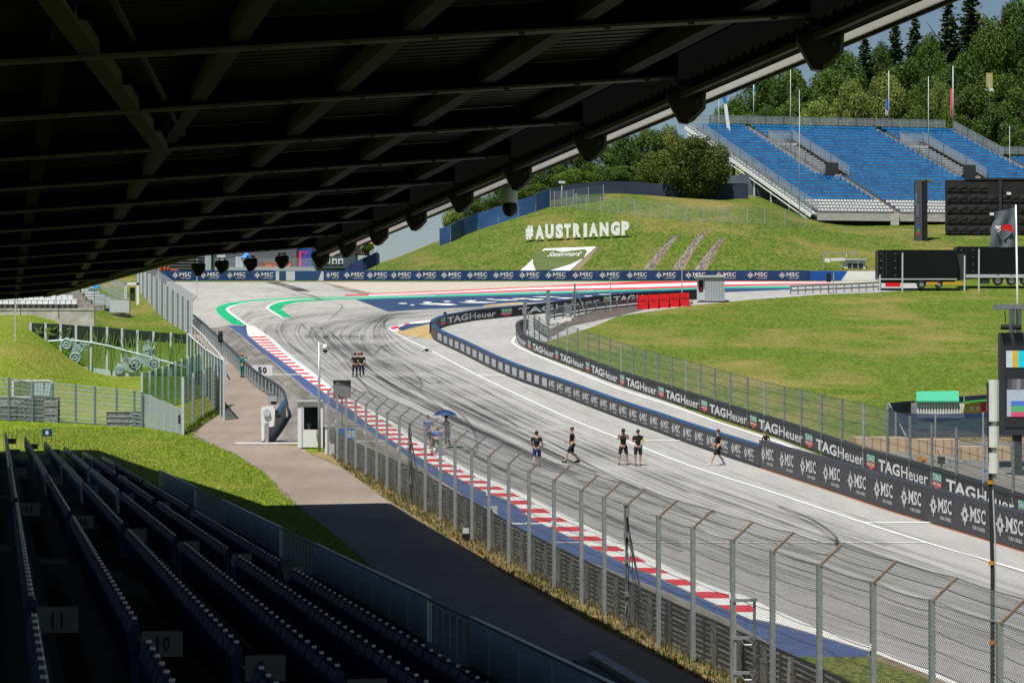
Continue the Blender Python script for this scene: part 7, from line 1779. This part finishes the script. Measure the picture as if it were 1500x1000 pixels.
for a, b in (((232, 388), (243, 400)), ((238, 386), (246, 399)), ((233, 394), (262, 396)), ((240, 399), (262, 399)), ((246, 391), (250, 400))): mb.bar(at(*a, 326), at(*b, 326), .18, .22)
mb.build('barrier_bars', mat('plastic_red_orange', (.62, .10, .04), .6), t); mb = MB(); slab(mb, 230, 236, 399, 402, 325.9, .4); mb.build('foot', M_dark, t)
t = thing('potted_plant', tuple(at(538, 372, 329)), 'leafy potted plant at the top of the navy screen by the sky gap', 'plant')
c = bpy.data.objects.new('foliage', CB['mid'][0]); COL.objects.link(c); c.parent = t; c.scale = (.9, .9, .8); mb = MB(); q = at(538, 372, 329); mb.tube([q-Vector((0, 0, .2)), q+Vector((0, 0, .4))], .3, 8); mb.build('pot', M_dark, t)
# blue light spot on the terrace, put in as a coloured cone
t = thing('blue_light_spot', tuple(at(361, 378, 336)), 'small blue light spot built as a cone behind the second of the small lamps', 'canopy'); mb = MB(); q = at(361, 374, 336); mb.tube([q-Vector((0, 0, .3)), q+Vector((0, 0, .35))], [.75, .08], 8); mb.build('canopy', mat('light_spot_blue', (.04, .26, .75), .5), t); mb = MB(); mb.tube([at(361, 391, 336), q], .05, 6); mb.build('pole', M_galv, t)
# ------------------------------------------------------------------ people
M_skin = mat('skin', (.50, .28, .19), .6, var=.08); M_hair = mat('hair_dark', (.035, .020, .012), .8); M_tb = mat('cloth_black', (.010, .010, .012), .85, var=.3); M_sh = mat('shorts_black', (.014, .015, .018), .85)
M_bl = mat('cloth_blue', (.015, .09, .36), .8, var=.2); M_db = mat('shorts_blue', (.02, .055, .16), .85); M_gy = mat('shorts_grey', (.10, .115, .13), .85); M_shoe = mat('shoe_dark', (.015, .015, .016), .7); M_shw = mat('shoe_white', (.6, .6, .6), .6)
M_jean = mat('jeans', (.03, .045, .09), .85); M_gr = mat('cloth_green', (.01, .16, .13), .8); M_org = mat('cap_orange', (.75, .26, .02), .6); M_redc = mat('cap_red', (.5, .03, .03), .6)
def skin(chains, name, m, parent, sub=1, loc=(0, 0, 0), rz=0.0):
    """chains: list of joints [(x,y,z,r),...]; grown as one skinned surface; the first joint of a later chain may name an existing one by index"""
    V = []; E = []; Rd = []; idx = {}
    for ch in chains:
        last = None
        for q in ch:
            if isinstance(q, str): last = idx[q]; continue
            nm = q[4] if len(q) > 4 else None
            V.append(q[:3]); Rd.append(q[3]); i = len(V)-1
            if nm: idx[nm] = i
            if last is not None: E.append((last, i))
            last = i
    me = bpy.data.meshes.new(name); me.from_pydata(V, E, []); o = bpy.data.objects.new(name, me); COL.objects.link(o)
    md = o.modifiers.new('s', 'SKIN'); sd = o.modifiers.new('d', 'SUBSURF'); sd.levels = sub; sd.render_levels = sub; md.use_smooth_shade = True
    for i, r in enumerate(Rd): me.skin_vertices[0].data[i].radius = r if isinstance(r, tuple) else (r, r)
    me.skin_vertices[0].data[0].use_root = True
    dg = bpy.context.evaluated_depsgraph_get(); ev = o.evaluated_get(dg); m2 = bpy.data.meshes.new_from_object(ev); out = MB(); out.v = [tuple(v.co) for v in m2.vertices]; out.f = [tuple(p.vertices) for p in m2.polygons]; out.m = [0]*len(out.f)
    bpy.data.objects.remove(o); bpy.data.meshes.remove(m2); return out
def place(mb, name, m, parent, base, rz, smooth=True, sc=1.0):
    ca, sa = math.cos(rz), math.sin(rz); mb.v = [(base.x+(x*ca-y*sa)*sc, base.y+(x*sa+y*ca)*sc, base.z+z*sc) for x, y, z in mb.v]; return mb.build(name, m, parent, smooth)
def person(foot, rz, label, pose, top, bottom, shoe, hair=None, cap=None, long=False, group='people walking on the track', sc=1.0, socks=None, jack=False):
    """pose: hip z, lean (forward), foot/knee/hand/elbow points for L and R; figure faces +y before turning by rz"""
    base = foot; t = thing('person', tuple(base), label, 'person', group)
    hip = pose.get('hip', .93); ln = pose.get('lean', 0.0); cl, s_l = math.cos(ln), math.sin(ln)
    def T(x, y, z): return (x, y*cl+z*s_l, hip+z*cl-y*s_l)      # torso frame above the hips
    ch = T(0, .0, .30); nk = T(0, 0, .545); hd = T(0, .02, .63); top_ = T(0, .03, .74)
    hn = pose.get('head', (0, 0)); head_c = (hd[0]+hn[0], hd[1]+hn[1], hd[2]+.05)
    C = [[(0, 0, hip, .125, 'p'), (*T(0, 0, .15), .115), (*ch, (.155, .115), 'c'), (*T(0, 0, .47), .11, 'n0'), (*nk, .055), (head_c[0], head_c[1]-.005, head_c[2]-.04, .07), (head_c[0], head_c[1]+.005, head_c[2]+.04, .09), (head_c[0], head_c[1]-.01, head_c[2]+.11, .07)]]
    shp = {}
    for s_, k in ((-1, 'L'), (1, 'R')):
        fx, fy, fz = pose['foot'+k]; kx, ky, kz = pose['knee'+k]
        C.append(['p', (s_*.10, 0, hip-.06, .10), (kx, ky, kz, .062), ((kx+fx)/2, (ky+fy)/2-.02, (kz+fz+.09)/2+.03, .055), (fx, fy, fz+.09, .040), (fx, fy+.12, fz+.035, .035)])
        sx, sy, sz = T(s_*.19, 0, .46); ex, ey, ez = pose['elb'+k]; hx, hy, hz = pose['hand'+k]
        e = T(ex, ey, ez); h = T(hx, hy, hz); C.append(['n0', (sx, sy, sz, .062), (*e, .043), (*[(a*.25+b*.75) for a, b in zip(e, h)], .031), (*h, .026)]); shp[k] = ((sx, sy, sz), e, h)
    mb = skin(C, 'body', M_skin, t)
    for k in 'LR':          # hands with fingers and thumb
        (s0, e, h) = shp[k]; d = (Vector(h)-Vector(e)).normalized(); sd = d.cross(Vector((0, 1, 0))); sd = sd.normalized() if sd.length > .1 else Vector((1, 0, 0)); up = sd.cross(d); H = Vector(h)
        mb.tube([H-d*.01, H+d*.05, H+d*.095], [.024, .036, .034], 7)
        for j, (o_, l) in enumerate(((-.027, .062), (-.009, .078), (.009, .072), (.026, .055))): q = H+d*.09+sd*o_; mb.tube([q, q+d*l*.5+up*.008, q+d*l*.85+up*.028], [.0095, .009, .006], 5)
        mb.tube([H+d*.03+sd*-.03, H+d*.07+sd*-.058, H+d*.10+sd*-.062+up*.01], [.012, .011, .008], 5)
    hc = Vector(head_c); fd = Vector((0, 1, 0))
    mb.add([tuple(hc+Vector(q)) for q in ((-.014, .085, .0), (.014, .085, .0), (0, .118, .002), (0, .088, .045))], [(0, 1, 2), (0, 2, 3), (1, 3, 2)])   # nose
    for s_ in (-1, 1): mb.ball(tuple(hc+Vector((s_*.083, -.005, .02))), (.012, .022, .032), 6, 4); mb.ball(tuple(hc+Vector((s_*.032, .083, .045))), (.013, .008, .009), 6, 4)
    mb.ball(tuple(hc+Vector((0, .082, -.035))), (.025, .010, .008), 6, 4)
    body = place(mb, 'body', M_skin, t, base, rz, sc=sc)
    c = [[(0, 0, hip-.02, .145, 'p'), (*T(0, 0, .15), .135), (*ch, (.172, .132), 'c'), (*T(0, 0, .46), .12, 'n0'), (*T(0, 0, .535), .065)]]
    for k in 'LR':
        s0, e, h = shp[k]; m_ = tuple((a*.30+b*.70) for a, b in zip(s0, e)) if not long else tuple((a*.12+b*.88) for a, b in zip(e, h))
        c.append(['n0', (*s0, .080), (*m_, .066)] if not long else ['n0', (*s0, .080), (*e, .058), (*m_, .044)])
    place(skin(c, 'shirt', top, t), 'shirt', top, t, base, rz, sc=sc)
    c = [[(0, 0, hip+.03, .140, 'p')]]
    for s_, k in ((-1, 'L'), (1, 'R')):
        kx, ky, kz = pose['knee'+k]; fx, fy, fz = pose['foot'+k]
        if jack: c.append(['p', (s_*.10, 0, hip-.08, .115), (kx, ky, kz, .082), (fx, fy, fz+.12, .062)])
        else: c.append(['p', (s_*.10, 0, hip-.08, .118), (s_*.10+(kx-s_*.10)*.8, ky*.8, hip-.08+(kz-hip+.08)*.8, .094), (kx, ky, kz+.02, .090)])
    place(skin(c, 'shorts', bottom, t), 'trousers' if jack else 'shorts', bottom, t, base, rz, sc=sc)
    for k in 'LR':
        fx, fy, fz = pose['foot'+k]; mb = MB(); mb.ball((fx, fy+.055, fz+.045), (.052, .145, .048), 10, 6); mb.ball((fx, fy-.01, fz+.085), (.050, .060, .05), 8, 5); place(mb, 'shoe', shoe, t, base, rz, sc=sc)
    if cap:
        mb = MB(); mb.ball(tuple(hc+Vector((0, -.005, .075))), (.102, .112, .085), 12, 8); mb.box(tuple(hc+Vector((0, .12, .075))), (.13, .11, .014)); place(mb, 'cap', cap, t, base, rz, sc=sc)
    mb = MB(); mb.ball(tuple(hc+Vector((0, -.022, .065 if not cap else .04))), (.096, .102, .095 if not cap else .08), 12, 8); place(mb, 'hair', hair or M_hair, t, base, rz, sc=sc)
    return t, base, shp, T
ST = dict(footL=(-.15, 0, 0), footR=(.15, 0, 0), kneeL=(-.125, .03, .50), kneeR=(.125, .03, .50), elbL=(-.27, -.04, .20), elbR=(.27, -.04, .20), handL=(-.28, .08, -.04), handR=(.28, .08, -.04))
WK = dict(footL=(-.09, .36, 0), footR=(.09, -.34, .03), kneeL=(-.10, .24, .50), kneeR=(.10, -.04, .48), elbL=(-.25, -.12, .20), elbR=(.25, -.02, .19), handL=(-.26, .05, .0), handR=(.22, .22, .10))
GP = 'people standing or walking on the track'
def P_(**k): d = dict(ST); d.update(k); return d
def W_(**k): d = dict(WK); d.update(k); return d
# back view, walking away
t, b, s_, T = person(G(786, 684), R(-12), 'person in black T-shirt and blue shorts walking away, leftmost of the five walkers', W_(footL=(-.10, -.22, .03), footR=(.12, .26, 0), kneeL=(-.11, .02, .49), kneeR=(.12, .17, .50), elbL=(-.30, -.02, .22), elbR=(.30, -.02, .22), handL=(-.24, .18, .10), handR=(.24, .18, .10)), M_tb, M_db, M_shoe, group=GP)
mb = MB(); put(mb, star(), lambda u, v: Vector((b.x-.10+.2*u, b.y-.17, b.z+1.28+.10*v)), 0, 1, 0, 1); mb.build('back_print', mat('print_lime', (.12, .35, .08), .7), t)
person(G(838, 677.5), R(98), 'person in black T-shirt and shorts striding left with one hand forward', WK, M_tb, M_sh, M_shoe, group=GP)
t, b, s_, T = person(G(913, 680.5), R(176), 'person in black cap with both hands raised to the face', P_(footL=(-.20, 0, 0), footR=(.20, .03, 0), kneeL=(-.17, .03, .5), kneeR=(.17, .04, .5), elbL=(-.27, .12, .30), elbR=(.27, .12, .30), handL=(-.07, .24, .54), handR=(.07, .24, .54)), M_tb, M_sh, M_shoe, cap=M_tb, group=GP)
c_ = thing('camera', (b.x, b.y-.27, b.z+1.52), 'small dark camera held up to the face by the person in the black cap', 'camera'); mb = MB(); mb.box((b.x, b.y-.30, b.z+1.55), (.13, .06, .09)); mb.build('camera_body', M_dark, c_); mb = MB(); mb.tube([(b.x, b.y-.32, b.z+1.55), (b.x, b.y-.42, b.z+1.55)], .035, 10); mb.build('lens', M_black, c_)
t, b, s_, T = person(G(934.5, 681.5), R(186), 'person in black with green cap and yellow sleeve patch, holding a bottle', P_(footL=(-.12, 0, 0), footR=(.12, .0, 0), elbL=(-.27, .06, .22), elbR=(.28, .0, .20), handL=(-.14, .24, .12), handR=(.20, .20, .26)), M_tb, M_sh, M_shoe, cap=mat('cap_green', (.02, .10, .04), .7), group=GP)
mb = MB(); mb.box((b.x+.27, b.y-.02, b.z+1.26), (.10, .12, .13)); mb.build('yellow_sleeve_patch', mat('patch_yellow', (.65, .60, .03), .6), t)
c_ = thing('bottle', (b.x+.16, b.y-.25, b.z+.75), 'teal drink bottle in the hand of the person in the green cap', 'bottle'); mb = MB(); mb.tube([(b.x+.17, b.y-.24, b.z+.78), (b.x+.17, b.y-.24, b.z+1.0), (b.x+.17, b.y-.24, b.z+1.04)], [.04, .04, .02], 10); mb.build('bottle_body', mat('bottle_teal', (.01, .25, .30), .4), c_); mb = MB(); mb.tube([(b.x+.17, b.y-.24, b.z+1.04), (b.x+.17, b.y-.24, b.z+1.08)], .022, 8); mb.build('cap', M_black, c_)
person(G(1052, 681.5), R(98), 'person in black with white shoes walking left, rightmost of the five walkers', W_(elbR=(.27, -.06, .2), handR=(.22, .22, .0), footL=(-.09, .38, 0), footR=(.09, -.32, .0), kneeL=(-.10, .22, .5), kneeR=(.10, -.06, .49)), M_tb, M_sh, M_shw, group=GP)
# group far up the track
person(G(520, 552), R(10), 'person in black T-shirt and dark trousers, left one of the group far up the track', P_(handL=(-.10, .22, .15), elbL=(-.27, .06, .2)), M_tb, M_sh, M_shoe, jack=True, group=GP)
person(G(525, 551.5), R(-10), 'person with a red cap half hidden in the group far up the track', P_(), M_tb, M_sh, M_shoe, jack=True, cap=M_redc, group=GP)
person(G(529.5, 553), R(4), 'taller person in black top and blue jeans, right one of the far group', P_(footR=(.14, .1, 0), footL=(-.14, -.1, 0)), M_tb, M_jean, M_shw, jack=True, group=GP, sc=1.04)
# blue shirted group by the kerb
person(G(627, 657), R(160), 'person in a blue polo shirt standing behind the fence, left of the bending one', P_(), M_bl, M_gy, M_shoe, group=GP)
person(G(639, 667), R(-6), 'person in a blue and white shirt bending over the kerb behind the fence', P_(hip=.88, lean=.95, footL=(-.24, -.05, 0), footR=(.22, .10, 0), kneeL=(-.18, .06, .47), kneeR=(.17, .12, .48), elbL=(-.26, .18, .26), elbR=(.26, .18, .26), handL=(-.22, .42, .18), handR=(.2, .42, .18)), M_bl, M_gy, M_shoe, cap=mat('cap_brown', (.12, .06, .04), .8), group=GP)
t, b, s_, T = person(G(655.5, 656), R(60), 'person in dark blue top and grey shorts holding the dark blue umbrella', P_(hip=.90, lean=.12, footL=(-.12, .05, 0), footR=(.12, -.08, 0), elbL=(-.22, .18, .24), elbR=(.22, .18, .26), handL=(-.08, .34, .22), handR=(.06, .30, .42)), mat('cloth_navy', (.01, .03, .12), .8), M_gy, M_shw, group=GP)
um = thing('umbrella', (b.x-.15, b.y-.05, b.z+1.1), 'open dark blue umbrella held over the blue shirted group', 'umbrella'); cx, cy, cz = b.x-.12, b.y-.1, b.z+1.72
mb = MB(); V = []; Fc = []; n = 8; rg = 5
for j in range(rg+1):
    f = j/rg
    for k in range(n*2): a = math.pi*k/n; r = .66*f*(1 if k % 2 == 0 else .965); V.append((cx+r*math.cos(a), cy+r*math.sin(a), cz+.30*(1-f*f)+(0 if k % 2 == 0 else .012*f)))
for j in range(rg):
    for k in range(n*2): q = (k+1) % (n*2); Fc.append((j*n*2+k, j*n*2+q, (j+1)*n*2+q, (j+1)*n*2+k))
mb.add(V, Fc); mb.build('canopy', mat('umbrella_navy', (.012, .045, .13), .5, var=.5, scale=1.5), um, True)
mb = MB(); mb.tube([(cx, cy, cz+.34), (cx, cy, cz-.6)], .012, 6); mb.build('shaft', M_dark, um)
for k in range(8): mb = MB(); a = math.pi*k/4; mb.tube([(cx, cy, cz-.02), (cx+.33*math.cos(a), cy+.33*math.sin(a), cz+.2)], .006, 4); mb.build('rib', M_dark, um)
p = G(637, 665); t = thing('white_bag', tuple(p), 'white round bag on the kerb at the feet of the bending person', 'bag'); mb = MB(); mb.ball((p.x-.05, p.y, p.z+.18), (.22, .16, .18), 10, 7); mb.build('bag_body', M_wht, t, True); mb = MB(); mb.tube([(p.x-.15, p.y, p.z+.3), (p.x-.05, p.y, p.z+.42), (p.x+.05, p.y, p.z+.3)], .012, 5); mb.build('strap', M_dark, t)
# marshals and onlookers
person(G(354.5, 553), R(-60), 'marshal in green overalls and orange cap leaning on the left guardrail', P_(elbL=(-.28, .16, .25), handL=(-.30, .40, .22)), M_gr, M_gr, M_shoe, cap=M_org, long=True, jack=True, group='marshals and onlookers')
person(G(1122, 663), R(175), 'person with dark hair peering over the pit wall where it steps up', P_(hip=.86, lean=.35), mat('cloth_brown_black', (.03, .016, .014), .8), M_sh, M_shoe, long=True, group='marshals and onlookers', sc=.66)
for i, (x, y, tp, lab) in enumerate(((531, 372, M_wht, 'onlooker in white on the far terrace by the sky gap'), (545, 370, M_org, 'onlooker in orange on the far terrace beside the potted plant'))):
    person(at(x, y+1, 329.5), R(180), lab, P_(), tp, M_sh, M_shoe, cap=M_org if i else None, group='marshals and onlookers', sc=.9)
# a low drone-like device on the track line
p = G(625, 515); t = thing('small_drone', tuple(p), 'small black winged object resting on the white track line', 'drone'); mb = MB(); mb.ball((p.x, p.y, p.z+.14), (.18, .16, .12), 8, 6); mb.build('hub', M_black, t)
for s_ in (-1, 1): mb = MB(); mb.add([(p.x, p.y-.12, p.z+.16), (p.x, p.y+.12, p.z+.16), (p.x+s_*.44, p.y+.05, p.z+.02), (p.x+s_*.44, p.y-.05, p.z+.02), (p.x, p.y-.12, p.z+.22), (p.x, p.y+.12, p.z+.22), (p.x+s_*.44, p.y+.05, p.z+.06), (p.x+s_*.44, p.y-.05, p.z+.06)], [(0, 1, 2, 3), (4, 5, 6, 7), (0, 3, 7, 4), (1, 2, 6, 5), (2, 3, 7, 6)]); mb.build('wing', M_black, t)
p = G(653, 466); t = thing('track_camera', tuple(at(652, 459, G(655, 474).y)), 'small black camera mounted on top of the corner hoarding', 'camera'); q = at(652, 459, G(655, 474).y); mb = MB(); mb.box(tuple(q), (.34, .3, .22)); mb.build('camera_body', M_black, t); mb = MB(); mb.bar(q-Vector((0, 0, .4)), q, .06, .06, up=(0, 1, 0)); mb.build('stem', M_black, t)
p = G(1044, 752); t = thing('small_debris', tuple(p), 'tiny brown object lying on the asphalt above the fence tops', 'debris'); mb = MB(); mb.ball((p.x, p.y, p.z+.06), (.12, .09, .06), 8, 5); mb.build('lump', M_rust, t); mb = MB(); mb.tube([(p.x-.1, p.y, p.z+.02), (p.x-.28, p.y+.02, p.z+.05)], .02, 5); mb.build('tail', M_black, t)
